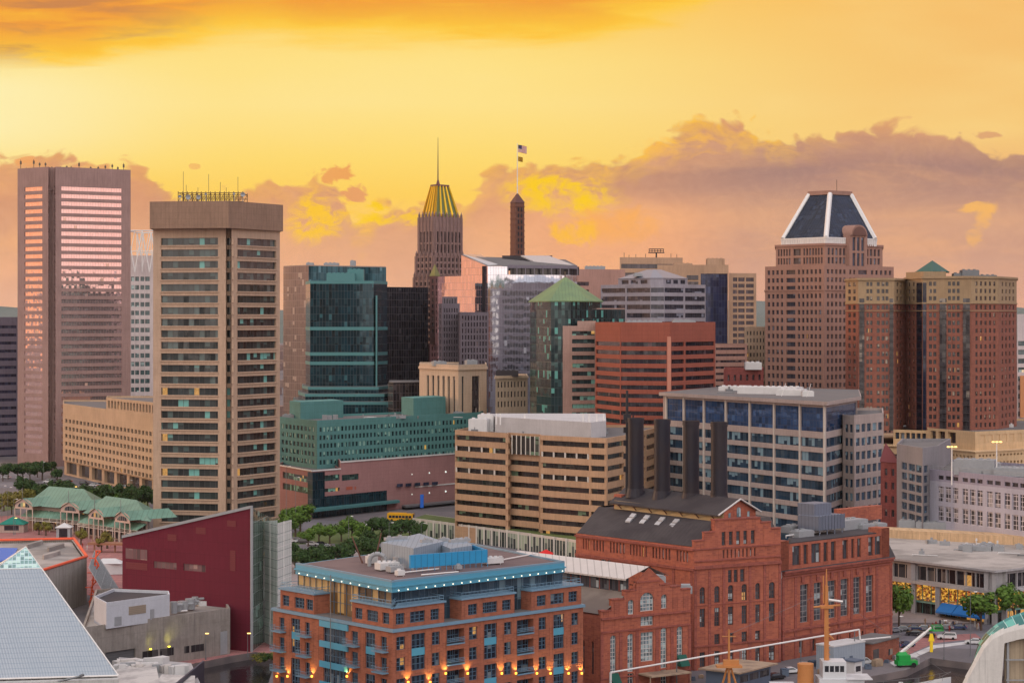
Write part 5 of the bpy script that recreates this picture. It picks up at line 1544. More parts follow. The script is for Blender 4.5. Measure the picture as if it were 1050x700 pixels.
# main roof: left slope up to the clerestory, right slope down
def P3(px, D, z): return (*P2(px, D), z)
zr = 33.2
cla, clb = (735.5, 491), (779, 500)       # clerestory foot, front
cba, cbb = (614, 531), (655, 545)         # and back
b.roof.poly([P3(591.5, 518, ze), P3(712, 487, ze), P3(*cla, zr), P3(*cba, zr)])
b.roof.poly([P3(*clb, zr), P3(800, 498.5, ze), P3(790, 560, ze), P3(*cbb, zr)])
b.roof.poly([P3(591.5, 518, ze), P3(*cba, zr), P3(*cbb, zr), P3(640, 560, ze)][::-1])
b.roof.poly([P3(*cba, zr - .4), P3(*cla, zr - .4), P3(*clb, zr - .4), P3(*cbb, zr - .4)])
for k, px in enumerate((650, 664, 679.5, 694)):
    for s_ in (0, 1):
        D = 507 - k * 4.6; t_ = .48 + s_ * .17
        def sl(pxx, dd, tt): # point on the left slope
            u = (pxx - 591.5) / (712 - 591.5); e_ = Vector(P3(591.5 + (712 - 591.5) * u, 518 - 31 * u, ze)); r_ = Vector(P3(614 + (735.5 - 614) * u, 531 - 40 * u, zr))
            return e_.lerp(r_, tt)
        u0 = px - 15 - 5 + s_ * 0
        q = MB(); pts = [sl(u0, 0, t_), sl(u0 + 4.8, 0, t_), sl(u0 + 4.8, 0, t_ + .13), sl(u0, 0, t_ + .13)]
        q.poly([(p.x, p.y, p.z + .9) for p in pts])
        for i in range(4):
            a_, c_ = pts[i], pts[(i + 1) % 4]; q.poly([(a_.x, a_.y, a_.z), (c_.x, c_.y, c_.z), (c_.x, c_.y, c_.z + .9), (a_.x, a_.y, a_.z + .9)])
        q.build('skylight', MATS['skylight_glass'], b.root)
# clerestory
q = MB(); ft = [P2(742, 491.5), P2(774.5, 500.5), P2(662, 541), P2(630, 525)]
zce = 35.2
q.prism(ft, zr - .4, zce); q.build('clerestory_wall', crb, b.root)
q = MB(); ap = lerp2(ft[0], ft[1], .45); bp = lerp2(ft[3], ft[2], .45); zap = 37.9
fo = [tuple(Vector(p) + Vector(v)) for p, v in zip(ft, ((-1.3, -.9), (1.3, -.3), (1, .6), (-1.3, 0)))]
d0 = Vector((ft[0][0] - ft[3][0], ft[0][1] - ft[3][1])).normalized()
apo = tuple(Vector(ap) + d0 * .9); bpo = tuple(Vector(bp) - d0 * .9)
q.poly([(*fo[0], zce - .5), (*apo, zap + .2), (*bpo, zap + .2), (*fo[3], zce - .5)]); q.poly([(*fo[1], zce - .5), (*fo[2], zce - .5), (*bpo, zap + .2), (*apo, zap + .2)])
q.poly([(*fo[0], zce - .8), (*apo, zap - .1), (*bpo, zap - .1), (*fo[3], zce - .8)][::-1]); q.poly([(*fo[0], zce - .8), (*fo[0], zce - .5), (*fo[3], zce - .5), (*fo[3], zce - .8)])
q.build('clerestory_roof', slate, b.root)
q = MB(); q.poly([(*ft[0], zce), (*ft[1], zce), (*ap, zap)]); q.poly([(*ft[2], zce), (*ft[3], zce), (*bp, zap)])
df = (Vector(ft[1]) - Vector(ft[0])).normalized(); nf_ = Vector((df.y, -df.x))
q.prism([tuple(Vector(ft[0]) + nf_ * .1), tuple(Vector(ft[1]) + nf_ * .1), ft[1], ft[0]], zD(535) - 1, zce + .01)
q.poly([(*(Vector(ft[0]) + nf_ * .12), zce), (*(Vector(ft[1]) + nf_ * .12), zce), (*(Vector(ap) + nf_ * .12), zap - .1)])
q.build('small_gable', pb1, b.root)
for (t_, w_, z0_, z1_, ar) in ((.45, .75, zce - 2.2, zce + 1.0, 1), (.16, .45, zce - 2.0, zce - .2, 0), (.76, .45, zce - 2.0, zce - .2, 0)):
    c = Vector(lerp2(ft[0], ft[1], t_)) + nf_ * .2
    q = MB(); pts = [(*(c - df * w_), z0_), (*(c + df * w_), z0_)] + [(*(c + df * (w_ * math.cos(PI * k / 8))), z1_ - w_ + w_ * math.sin(PI * k / 8)) for k in range(9)] if ar else [(*(c - df * w_), z0_), (*(c + df * w_), z0_), (*(c + df * w_), z1_), (*(c - df * w_), z1_)]
    q.poly(pts); q.build('gable_window', gwt, b.root)
q = MB()
for P_, Q_, za, zb_ in ((fo[0], apo, zce - .5, zap + .2), (apo, fo[1], zap + .2, zce - .5)):
    q.tube((*P_, za), (*Q_, zb_), .22)
q.build('bargeboard', frw, b.root)
for k in range(7):
    t_ = (k + .5) / 7; c = Vector(lerp2(ft[0], ft[3], t_)); q = MB()
    o_ = Vector((-1.0, -.7))
    q.tube((*(c + Vector((-.1, -.1))), zr + .2), (*(c + o_), zce - .7), .16, 4); q.tube((*(c + Vector((-.1, -.1))), zce - .9), (*(c + o_ * 1.1), zce - .9), .16, 4)
    q.build('eave_bracket', frb, b.root)
stk = plain('stack_black_paint', (44, 36, 42), .6, var=.3, scale=.22, rgb2=(36, 34, 46), metal=.1)
for (px, D) in ((652, 524), (679, 517), (708.6, 510.5), (737.3, 504)):
    x, y = P2(px, D); q = MB()
    q.cyl(x, y, 1.92, 1.92, 37.8, 55.2, 28, cap=False); q.cyl(x, y, 2.04, 2.04, 54.3, 55.4, 28, cap=False); q.cyl(x, y, 2.02, 2.02, 38.2, 38.8, 28, cap=False)
    q.cyl(x, y, 2.5, 2.0, 36.0, 38.4, 20, cap=False)
    for k in range(28):
        a0, a1 = 2 * PI * k / 28, 2 * PI * (k + 1) / 28
        q.poly([(x + 2.04 * math.cos(a0), y + 2.04 * math.sin(a0), 55.4), (x + 2.04 * math.cos(a1), y + 2.04 * math.sin(a1), 55.4), (x + 1.7 * math.cos(a1), y + 1.7 * math.sin(a1), 55.4), (x + 1.7 * math.cos(a0), y + 1.7 * math.sin(a0), 55.4)])
        q.poly([(x + 1.7 * math.cos(a0), y + 1.7 * math.sin(a0), 55.4), (x + 1.7 * math.cos(a1), y + 1.7 * math.sin(a1), 55.4), (x + 1.7 * math.cos(a1), y + 1.7 * math.sin(a1), 50), (x + 1.7 * math.cos(a0), y + 1.7 * math.sin(a0), 50)])
    q.flat([(x + 1.7 * math.cos(2 * PI * k / 16), y + 1.7 * math.sin(2 * PI * k / 16)) for k in range(16)], 54.6)
    st = q.build('smokestack', stk, b.root)
    q = MB(); ang = -2.2
    for k in range(34): q.obox((x + 2.1 * math.cos(ang), y + 2.1 * math.sin(ang)), .28, .05, 38.6 + k * .5, 38.66 + k * .5, ang + PI / 2)
    for s_ in (-.28, .28):
        cx, cy = x + 2.12 * math.cos(ang) - s_ * math.sin(ang), y + 2.12 * math.sin(ang) + s_ * math.cos(ang); q.tube((cx, cy, 38.2), (cx, cy, 55.4), .04, 4)
    q.build('ladder', MATS['dark_metal'], st)
q = MB(); x, y = P2(643, 527); q.tube((x, y, 34), (x, y, 62), .5, 6, r2=.3); q.tube((x + 1.5, y, 36), (x + 1.5, y, 56), .18)
for k in range(5): q.box(x - .9, y - .5, 42 + k * 3.2, x + .9, y + .5, 43.4 + k * 3.2)
q.build('antenna_mast', MATS['dark_metal'], b.root)
q = MB(); q.obox(P2(640, 528), 2, 1.5, 33, 36.5, .6); q.build('chimney', pb1, b.root)
b.rm = slate
b.done([pb1, pb2], trim=MATS['power_brick_trim'])

# --- small gabled hall in front, left
b = Bld('gabled_brick_hall', 'smaller brick hall with tall pale arched windows and stepped gable, front left of the smokestacks', 'brick hall',
        [(483, 487), (616, 455), (708, 468)], [(573, 500)], pb1, gwt, recess=.4)
L_, A, B_ = b.foot[0], b.foot[1], b.foot[2]
zz = lambda y: Zp(y, 461)
ze = Zp(631, 455)
fw_ = lambda nx, nz: {'arch': True, 'frame': (frw, nx, nz, .13), 'rec': .4}
c5 = [(625.8, 631.8), (643.5, 649.5), (657, 670), (677.5, 683.8), (694, 700.2)]
zt1, zb1 = zz(646), zz(687)
b.face(A, B_, 0, zb1 - .3, ([(643.5, 649.5), (677.5, 683.8)], [(.3, 4.2)], {'g': gps, 'frame': (frw, 2, 3, .12)}))
b.face(A, B_, zb1 - .3, zz(644), (c5[:2] + c5[3:], [(zb1, zz(646))], fw_(2, 9))) if False else None
# the middle opening is square and shorter, so the wall is laid in three strips
t1, t2 = tpx(A, B_, 654), tpx(A, B_, 673)
M1, M2 = lerp2(A, B_, t1), lerp2(A, B_, t2)
zm = zz(643.5)
b.face(A, M1, zb1 - .3, zm, (c5[:2], [(zb1, zz(648))], fw_(2, 9)))
b.face(M1, M2, zb1 - .3, zm, (c5[2:3], [(zz(678), zz(648))], {'frame': (frw, 4, 7, .13)}))
b.face(M2, B_, zb1 - .3, zm, (c5[3:], [(zb1, zz(645.5))], fw_(2, 9)))
b.face(A, M1, zm, zz(630)); b.face(M1, M2, zm, zz(630), ([(657, 670)], [(zz(641.5), zz(632))], {'frame': (frw, 4, 2, .13)})); b.face(M2, B_, zm, zz(630))
zg = zz(630)
T = lambda px: tpx(A, B_, px)
def strip(pa, pb, z, cols=None, rows=None, opt=None):
    P_, Q_ = lerp2(A, B_, T(pa)), lerp2(A, B_, T(pb))
    b.face(P_, Q_, zg, z, (cols, rows, opt) if cols else None)
    d_ = (Vector(Q_) - Vector(P_)).normalized(); m_ = Vector((-d_.y, d_.x))
    b.W.prism([tuple(Vector(P_) + m_ * .75), tuple(Vector(Q_) + m_ * .75), tuple(Vector(Q_) + m_ * .9), tuple(Vector(P_) + m_ * .9)], zg, z)
    b.W.poly([(*P_, z), (*Q_, z), (*(Vector(Q_) + m_ * .9), z), (*(Vector(P_) + m_ * .9), z)])
    for c, s_ in ((P_, -1), (Q_, 1)): b.W.poly([(*c, zg), (*(Vector(c) + m_ * .9), zg), (*(Vector(c) + m_ * .9), z), (*c, z)])
    b.trim.prism([tuple(Vector(P_) - m_ * .2), tuple(Vector(Q_) - m_ * .2), tuple(Vector(Q_) + m_ * 1.1), tuple(Vector(P_) + m_ * 1.1)], z + .01, z + .3, 0, bottom=True)
strip(616, 627, zz(623)); strip(627, 640, zz(612.5)); 
strip(640, 652.5, zz(604.5), [(644, 650)], [(zz(628.5), zz(613.5))], fw_(2, 3))
strip(652.5, 676, zz(597), [(656.5, 670.5)], [(zz(626.5), zz(607.5))], fw_(4, 5))
strip(676, 687, zz(601), [(678, 684)], [(zz(625.5), zz(611))], fw_(2, 3))
strip(687, 698, zz(604)); strip(698, 708, zz(608))
# upper monitor gable
P_, Q_ = lerp2(A, B_, T(650)), lerp2(A, B_, T(682)); d_ = (Vector(Q_) - Vector(P_)).normalized(); m_ = Vector((-d_.y, d_.x))
ap = tuple((Vector(P_) + Vector(Q_)) / 2 + m_ * .3)
q = MB(); zq = zz(598)
q.poly([(*(Vector(P_) + m_ * .3), zq - 2), (*(Vector(Q_) + m_ * .3), zq - 2), (*(Vector(Q_) + m_ * .3), zq), (*ap, zz(582)), (*(Vector(P_) + m_ * .3), zq)])
q.build('monitor_gable', pb1, b.root)
for (z, h, e) in ((zz(631.5), .45, .35), (zz(645), .35, .25), (zb1 - 1.0, .3, .2)): belt(A, B_, z, h, e)
for px in (617, 636.5, 653.2, 673.8, 689, 707): c = lerp2(A, B_, T(px)); b.W.obox(c, .38, .14, 0, zz(646), rzof(A, B_), 1)
b.face(L_, A, 0, ze, (CN(584, 612, 3, .3), [(4, 11)], {'arch': True, 'g': gps}))
for i in range(2, len(b.foot)): b.face(b.foot[i], b.foot[(i + 1) % len(b.foot)], 0, ze)
# roofs: left and right slopes, monitor with glazed side and zinc top
rdir = Vector(L_) - Vector(A)
def back(p, k=1.0): return tuple(Vector(p) + rdir * k)
mL, mR = lerp2(A, B_, T(645)), lerp2(A, B_, T(686))
zlm = zz(606)
b.roof.poly([(*A, ze + .3), (*mL, zlm), (*back(mL), zlm), (*back(A), ze + .3)])
b.roof.poly([(*mR, zlm), (*B_, zz(612)), (*back(B_), zz(612)), (*back(mR), zlm)])
mc = lerp2(mL, mR, .5)
q = MB(); zw = zz(591.5)
q.poly([(*mL, zlm), (*back(mL), zlm), (*back(mL), zw), (*mL, zw)][::-1], 0, [(0, 0), (60, 0), (60, 2.6), (0, 2.6)]); q.build('monitor_glazing', gps, b.root)
for k in range(15):
    c = lerp2(mL, back(mL), k / 14); b.trim.obox(c, .1, .1, zlm, zw, 0)
q = MB(); oL = tuple(Vector(mL) - d_ * .8)
q.poly([(*oL, zw - .1), (*mc, zz(581)), (*back(mc), zz(581)), (*back(oL), zw - .1)]); q.poly([(*mc, zz(581)), (*mR, zw - .1), (*back(mR), zw - .1), (*back(mc), zz(581))])
q.poly([(*oL, zw - .1), (*back(oL), zw - .1), (*back(oL), zw - .45), (*oL, zw - .45)])
q.build('zinc_monitor_roof', zinc, b.root)
q = MB(); q.prism([tuple(Vector(lerp2(A, B_, T(x_))) - m_ * .4) for x_ in (627, 632.5)] + [tuple(Vector(lerp2(A, B_, T(x_))) - m_ * .1) for x_ in (632.5, 627)], 1, 2) if False else None
aw = plain('green_awning', (26, 84, 72), .8)
for px in (629.5, 699):
    P_, Q_ = lerp2(A, B_, T(px - 4.5)), lerp2(A, B_, T(px + 4.5)); o_ = -m_ * 1.6
    q = MB(); zt_ = zz(686.5 if px < 650 else 675); zb_ = zz(697 if px < 650 else 686)
    q.poly([(*(Vector(P_) + o_), zb_), (*(Vector(Q_) + o_), zb_), (*Vector(Q_) + Vector((0, 0)), zt_) if False else (Q_[0], Q_[1], zt_), (P_[0], P_[1], zt_)])
    q.poly([(*P_, zb_), (*(Vector(P_) + o_), zb_), (*P_, zt_)]); q.poly([(*Q_, zb_), (*(Vector(Q_) + o_), zb_), (*Q_, zt_)])
    q.build('awning', aw, b.root)
P_, Q_ = lerp2(A, B_, T(654)), lerp2(A, B_, T(695)); o_ = -m_ * 5
q = MB(); q.prism([tuple(Vector(P_) + o_), tuple(Vector(Q_) + o_), Q_, P_], 3.4, 3.7, bottom=True)
for c in (Vector(P_) + o_ * .9, Vector(Q_) + o_ * .9): q.tube((*c, 0), (*c, 3.4), .12)
q.build('entrance_canopy', plain('weathered_canopy', (166, 142, 120), .8, rgb2=(136, 116, 100)), b.root)
for (px, D, zt_) in ((676, 474, zz(596)), (703, 470, zz(604))):
    q = MB(); x, y = P2(px, D); q.obox((x, y), 1.3, .8, zt_ - 2, zt_ - .4, .2); q.tube((x - 1, y, zt_ - .2), (x + 1, y, zt_ - .2), .35, 8); q.build('rooftop_unit', MATS['unit_grey'], b.root)
b.rm = grs
b.done([pb1, pb2], trim=MATS['power_brick_trim'])

# --- right annex with mansard strip
b = Bld('brick_annex', 'long brick annex with very tall windows and dark mansard, right of the smokestack hall', 'brick hall',
        [(802, 500), (914.5, 530)], [(905, 575), (812, 575)], pb1, gps, recess=.5)
A, B_ = b.foot[0], b.foot[1]
zc = Zp(586, 500); zz = lambda y: Zp(y, 505)
cw_ = [(820.5, 829), (834.5, 842.5), (848.7, 857), (862, 870), (875, 882.5), (888, 895.5)]
zt_, zb_ = zc - 3.6, zc - 12.6
b.face(A, B_, 0, zb_ - 1.6, (CN(815, 905, 7, .34), [(1.0, 3.8)], {'frame': (frb, 2, 2, .12)}))
b.face(A, B_, zb_ - 1.6, zc, (cw_, [(zb_, zt_)], {'frame': (frg, 2, 7, .14), 'rec': .5}))
for i in range(1, len(b.foot)): b.face(b.foot[i], b.foot[(i + 1) % len(b.foot)], 0, zc, (('m', 7, 2.2), [(zb_, zt_)]))
for (z, h, e) in ((zc - .9, .5, .6), (zc - .3, .45, 1.0), (zc - 1.6, .35, .3), (zb_ - 1.6, .5, .35), (zb_ - 3.2, .3, .2), (4.4, .3, .25)): belt(A, B_, z, h, e)
for px in (803, 815.5, 831.5, 846, 860, 873, 886, 899, 913.5):
    c = lerp2(A, B_, tpx(A, B_, px)); b.W.obox(c, .42, .16, 0, zc - 1.6, rzof(A, B_), 1)
for px in (823, 838.5, 853, 866, 879, 892): 
    c = lerp2(A, B_, tpx(A, B_, px)); q = MB(); b.W.obox((c[0], c[1] - .25), .5, .2, zc - 3.0, zc - 1.6, rzof(A, B_), 1)
# mansard: brick end blocks with bays of dark glass
zm = zc + 6.2
d_ = (Vector(B_) - Vector(A)).normalized(); m_ = Vector((-d_.y, d_.x))
tt = lambda px: tuple(Vector(lerp2(A, B_, tpx(A, B_, px))) + m_ * .6)
b.face(tt(802.5), tt(811), zc, zm + .8); b.face(tt(906), tt(914), zc, zm + 1.2)
for pa, pb, z in ((802.5, 811, zm + .8), (906, 914, zm + 1.2)):
    b.W.prism([tt(pa), tt(pb), tuple(Vector(tt(pb)) + m_ * 4), tuple(Vector(tt(pa)) + m_ * 4)], zc, z)
b.face(tt(811), tt(906), zc, zm, ([(812.5, 821), (824, 828.5), (832, 841.5), (844.5, 849), (852, 857), (864, 869.5), (873, 876), (879, 883), (890.5, 895.5), (897, 904)], [(zc + 1, zm - .6)], {'frame': (frb, 2, 1, .12), 'g': gps}))
mf = [A, B_] + b.foot[2:]
b.roof.prism(inset(b.foot, 2.2), zc, zm + .01)
b.trim.prism(inset(b.foot, -.9), zc + .1, zc + .16)
# rooftop plant
x, y = P2(842, 528); rz = rzof(A, B_)
q = MB(); q.obox((x, y), 5.2, 3.2, zm + 1.2, zm + 4.6, rz); q.obox((x - 1.5, y + 1), 3.4, 2.6, zm + 4.6, zm + 7.4, rz)
for k in range(9):
    c = Vector((x, y)) + d_ * (-5 + k * 1.25) - m_ * 3.3; q.obox(tuple(c), .1, .1, zm + 1.2, zm + 4.8, rz)
for k in range(4):
    c = Vector((x, y)) + d_ * (-4.5 + k * 3) - m_ * 3.0; q.tube((*c, zm), (*c, zm + 1.2), .15)
q.build('cooling_tower', plain('cooling_grey', (110, 116, 132), .6, bands=1.1), b.root)
b.units([(822, 520, 6, 3, zm, 1.4, rz), (812, 530, 5, 3, zm, 1.6, rz), (868, 540, 10, 6, zm, 2.2, rz), (886, 540, 5, 3, zm, 1.0, rz), (900, 545, 4, 3, zm, .8, rz)], mat=None)
for k in range(6):
    q = MB(); P_ = Vector(P2(806 + k * 7, 516 + k * 2)); q.tube((*P_, zm + .6), (*(P_ + d_ * 6), zm + .6 + (k % 2) * .6), .22); q.tube((*P_, zm), (*P_, zm + .7), .12); q.build('roof_pipe', MATS['unit_white'], b.root)
q = MB(); q.obox(P2(880, 560), 9, 1.0, zm, zm + 3.6, rz); q.build('brick_parapet', pb1, b.root)
b.rm = MATS['roof_dark']
b.done([pb1, pb2], trim=MATS['roof_dark'])

# --- white service pipe carried along the quay
r = thing('service_pipe', 'long white service pipe on posts running in front of the brick power station', 'pipe', (*P2(750, 466), 0))
q = MB(); z0 = 80 - (689 - 325) * 452 / F; z1 = 80 - (645 - 325) * 492 / F
pts = [(*P2(626, 452), z0), (*P2(881, 492), z1), (*P2(882, 492), z1 - 2.4), (*P2(913, 500), z1 - 2.9)]
for p_, q_ in zip(pts, pts[1:]): q.tube(p_, q_, .19, 8)
q.tube((*P2(626, 452), z0), (*P2(626, 452), 0), .26, 8)
q.build('pipe', MATS['steel_white'], r)
for t_ in (.25, .5, .75, .98):
    x, y = lerp2(P2(626, 452), P2(881, 492), t_); q = MB(); q.tube((x, y, 0), (x, y, z0 + (z1 - z0) * t_), .13); q.build('post', MATS['steel_grey'], r)

# ================================================================ brick apartment block in the foreground
cb = brick('condo_brick', (160, 98, 76), (138, 84, 66), cw=1.0, chh=.35)
blu = plain('sky_blue_panel', (78, 150, 178), .5, var=.08)
blu2 = plain('blue_grey_steel', (110, 142, 164), .5, var=.1)
gcn = glass('condo_window_glass', (32, 40, 54), (100, 110, 116), .2, .03, 1.1, 3.85, mc=(60, 90, 110), tilt=.03)
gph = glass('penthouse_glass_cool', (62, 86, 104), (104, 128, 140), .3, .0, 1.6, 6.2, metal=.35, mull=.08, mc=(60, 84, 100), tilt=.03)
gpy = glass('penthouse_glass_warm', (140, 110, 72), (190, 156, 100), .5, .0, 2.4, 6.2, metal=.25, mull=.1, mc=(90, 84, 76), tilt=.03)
frc = plain('blue_window_frame', (70, 98, 120), .5)
b = Bld('brick_apartment_block', 'brick apartment block in the foreground with bright blue trim and glass penthouse storey', 'apartment building',
        [(280, 427), (403, 397), (598, 432)], [(478, 474)], cb, gcn, recess=.35)
L_, A, B_ = b.foot[0], b.foot[1], b.foot[2]
zC = 21.7                                    # cornice
FH = 3.9
fo_ = (frc, 2, 2, .11)
TL = lambda px: tpx(L_, A, px); TR = lambda px: tpx(A, B_, px)
def seg(P_, Q_, pa, pb, z0, z1, cols=None, rows=None, opt=None, mat=0):
    a_, c_ = lerp2(P_, Q_, tpx(P_, Q_, pa)), lerp2(P_, Q_, tpx(P_, Q_, pb))
    b.face(a_, c_, z0, z1, (cols, rows, opt or {'frame': fo_}) if cols else None, mat)
    return a_, c_
rows = [(zC - 3.4 - FH * k, zC - .95 - FH * k) for k in range(5)]
tall = [(zC - 1.0 - 2.6 - FH * k, zC - 1.0 - FH * k) for k in range(5)]
def panel(P_, Q_, pa, pb, z0, z1, m, name, e=.12, th=.1):
    a_, c_ = Vector(lerp2(P_, Q_, tpx(P_, Q_, pa))), Vector(lerp2(P_, Q_, tpx(P_, Q_, pb)))
    d1 = (c_ - a_).normalized(); n1 = Vector((d1.y, -d1.x))
    q = MB(); q.prism([tuple(a_ + n1 * e), tuple(c_ + n1 * e), tuple(c_ + n1 * (e - th)), tuple(a_ + n1 * (e - th))], z0, z1, bottom=True)
    return q.build(name, m, b.root)
def balcony(P_, Q_, pa, pb, z, dep=1.4):
    a_, c_ = Vector(lerp2(P_, Q_, tpx(P_, Q_, pa))), Vector(lerp2(P_, Q_, tpx(P_, Q_, pb)))
    d1 = (c_ - a_).normalized(); n1 = Vector((d1.y, -d1.x)); L0 = (c_ - a_).length
    q = MB(); q.prism([tuple(a_ + n1 * dep), tuple(c_ + n1 * dep), tuple(c_), tuple(a_)], z - .2, z, bottom=True)
    o = q.build('balcony', blu2, b.root)
    q = MB(); cs = [a_, a_ + n1 * dep, c_ + n1 * dep, c_]
    for zz_ in (z + .5, z + 1.05):
        for p_, r_ in zip(cs, cs[1:]): q.tube((*p_, zz_), (*r_, zz_), .045, 4)
    n = max(4, int(L0 / .35))
    for k in range(n + 1):
        p_ = a_ + n1 * dep + (c_ - a_) * k / n; q.tube((*p_, z), (*p_, z + 1.05), .025, 3)
    for p_ in (a_, c_):
        for k in range(3): w_ = p_ + n1 * dep * (k + .5) / 3; q.tube((*w_, z), (*w_, z + 1.05), .025, 3)
    q.build('railing', blu2, o)
# right façade, bay by bay
R_sing = [(406.5, 415.5), (443, 451), (481, 489.5), (517, 524.5), (552.5, 560), (586, 593)]
R_pair = [(422, 436), (496.5, 509.5), (567.5, 578.5)]
R_balc = [(458, 476), (530, 547)]
ed = [397]
bays = sorted([(p, 's') for p in R_sing] + [(p, 'p') for p in R_pair] + [(p, 'b') for p in R_balc])
cur = 403.0
for k, ((pa, pb), ty) in enumerate(bays):
    nx_ = bays[k + 1][0][0] if k + 1 < len(bays) else 598.0
    end = (pb + nx_) / 2 if k + 1 < len(bays) else 598.0
    if ty == 's': seg(A, B_, cur, end, 0, zC, [(pa, pb)], rows, {'frame': (frc, 2, 3, .11)})
    elif ty == 'p':
        seg(A, B_, cur, end, 0, zC, [(pa, pb)], [(zC - 7.6, zC - .8), (zC - 15.4, zC - 8.6), (1, zC - 16.4)], {'frame': (frc, 3, 6, .11)})
        panel(A, B_, pa, pb, zC - 4.9, zC - 3.5, blu, 'spandrel_panel', -.12)
        panel(A, B_, pa, pb, zC - 12.7, zC - 11.3, blu, 'spandrel_panel', -.12)
    else:
        seg(A, B_, cur, end, 0, zC, [(pa, pb)], [(zC - 3.6 - FH * j, zC - .9 - FH * j) for j in range(5)], {'rec': 1.6, 'frame': (frc, 3, 2, .14)})
        for j in range(4):
            z = zC - 3.6 - FH * j; panel(A, B_, pa, pb, z - .25, z + .0, blu2, 'balcony_slab', .25, 1.6)
            a_, c_ = Vector(lerp2(A, B_, TR(pa))), Vector(lerp2(A, B_, TR(pb))); q = MB(); n1 = Vector((a_ - c_).normalized()); n1 = Vector((-n1.y, n1.x)) * .2
            for h in (.45, .75, 1.05): q.tube((*(a_ + n1), z + h), (*(c_ + n1), z + h), .05, 4)
            for i in range(13): p_ = a_ + n1 + (c_ - a_) * i / 12; q.tube((*p_, z), (*p_, z + 1.05), .03, 3)
            q.build('balcony_railing', blu2, b.root)
    cur = end
# left façade
Lspec = [((286.5, 291.5), 'B'), ((298.5, 307.5), 'p'), ((313, 317.5), 'B'), ((331.5, 354.5), 'C'), ((360.5, 367), 'B'), ((374.5, 384.5), 'p'), ((390.5, 396.5), 'B')]
cur = 280.0
for k, ((pa, pb), ty) in enumerate(Lspec):
    end = (pb + Lspec[k + 1][0][0]) / 2 if k + 1 < len(Lspec) else 403.0
    if ty == 'B':
        seg(L_, A, cur, end, 0, zC, [(pa, pb)], [(zC - 3.7 - FH * j, zC - 1.1 - FH * j) for j in range(5)], {'frame': (frc, 2, 2, .11)})
        for j in range(4): balcony(L_, A, pa - 4, pb + 2, zC - 3.7 - FH * j)
    elif ty == 'p':
        seg(L_, A, cur, end, 0, zC, [(pa, pb)], [(zC - 7.6, zC - .8), (zC - 15.4, zC - 8.6), (1, zC - 16.4)], {'frame': (frc, 3, 6, .11)})
        panel(L_, A, pa, pb, zC - 4.9, zC - 3.5, blu, 'spandrel_panel', -.12)
    else:
        seg(L_, A, cur, end, 0, zC, [(pa, pb)], [(zC - 4.3 - FH * j, zC - 1.3 - FH * j) for j in range(5)], {'frame': (frc, 6, 2, .12)})
        for j in range(5): panel(L_, A, pa - 3, pb + 3, zC - 1.3 - FH * j, zC - .3 - FH * j + .2, blu, 'spandrel_panel', .3, .28)
    cur = end
c_ = lerp2(L_, A, TL(342.5)); q = MB(); q.tube((c_[0] - .6, c_[1] - .8, 0), (c_[0] - .6, c_[1] - .8, zC + 9), .1); q.build('flagpole', MATS['steel_grey'], b.root)
for i in (2, 3): b.face(b.foot[i], b.foot[(i + 1) % 4], 0, zC, (('m', 5, 2.4), rows))
# cornice
b.trim.prism(inset(b.foot, -.35), zC, zC + .55, bottom=True)
b.roof.flat(inset(b.foot, .2), zC + .56)
# set-back storey: brick blocks between recessed glass
z1, z2 = zC + .5, zC + 4.3
fs = inset(b.foot, .6)
Ls, As, Bs = fs[0], fs[1], fs[2]
zf0, zf1 = z1 + .7, z2 - 1.0
def block(P_, Q_, pa, pb, cols, ztop, dep=7.0, cor=None):
    a_, c_ = lerp2(P_, Q_, tpx(P_, Q_, pa)), lerp2(P_, Q_, tpx(P_, Q_, pb))
    d1 = (Vector(c_) - Vector(a_)).normalized(); n1 = Vector((-d1.y, d1.x)) * dep
    bis = ((Vector(Ls) - Vector(As)).normalized() + (Vector(Bs) - Vector(As)).normalized()).normalized() * dep * 1.2
    ft = [a_, c_, tuple(Vector(c_) + (bis if cor == 'end' else n1)), tuple(Vector(a_) + (bis if cor == 'start' else n1))]
    b.face(a_, c_, z1, ztop, (cols, [(zf0, zf1)], {'frame': (frc, 3, 3, .11)}))
    if cor != 'end': b.face(ft[1], ft[2], z1, ztop)
    if cor != 'start': b.face(ft[3], ft[0], z1, ztop)
    b.trim.prism(inset(ft, -.3), ztop, ztop + .35, bottom=True)
    q = MB(); cs = [Vector(p) for p in inset(ft, .1)]
    for z in (ztop + .8, ztop + 1.35):
        for i in (0, 1, 3): q.tube((*cs[i], z), (*cs[(i + 1) % 4], z), .06, 4)
    n = int((cs[1] - cs[0]).length / 1.0)
    for k in range(n + 1): p_ = cs[0] + (cs[1] - cs[0]) * k / n; q.tube((*p_, ztop + .3), (*p_, ztop + 1.35), .045, 4)
    q.build('terrace_railing', blu2, b.root)
block(Ls, As, 287.5, 322, [(289.5, 296.5), (302, 312), (314, 321)], z2)
block(Ls, As, 361, 403, [(364, 371.5), (376, 387.5), (392, 399)], z2, cor='end')
block(As, Bs, 403, 455.5, [(406, 415), (420.5, 436), (441.5, 450.5)], z2, cor='start')
block(As, Bs, 473.5, 527.5, [(480, 489.5), (495, 510), (515, 524)], z2)
block(As, Bs, 545, 596, [(550.5, 560), (564.5, 578.5), (583, 592)], z2)
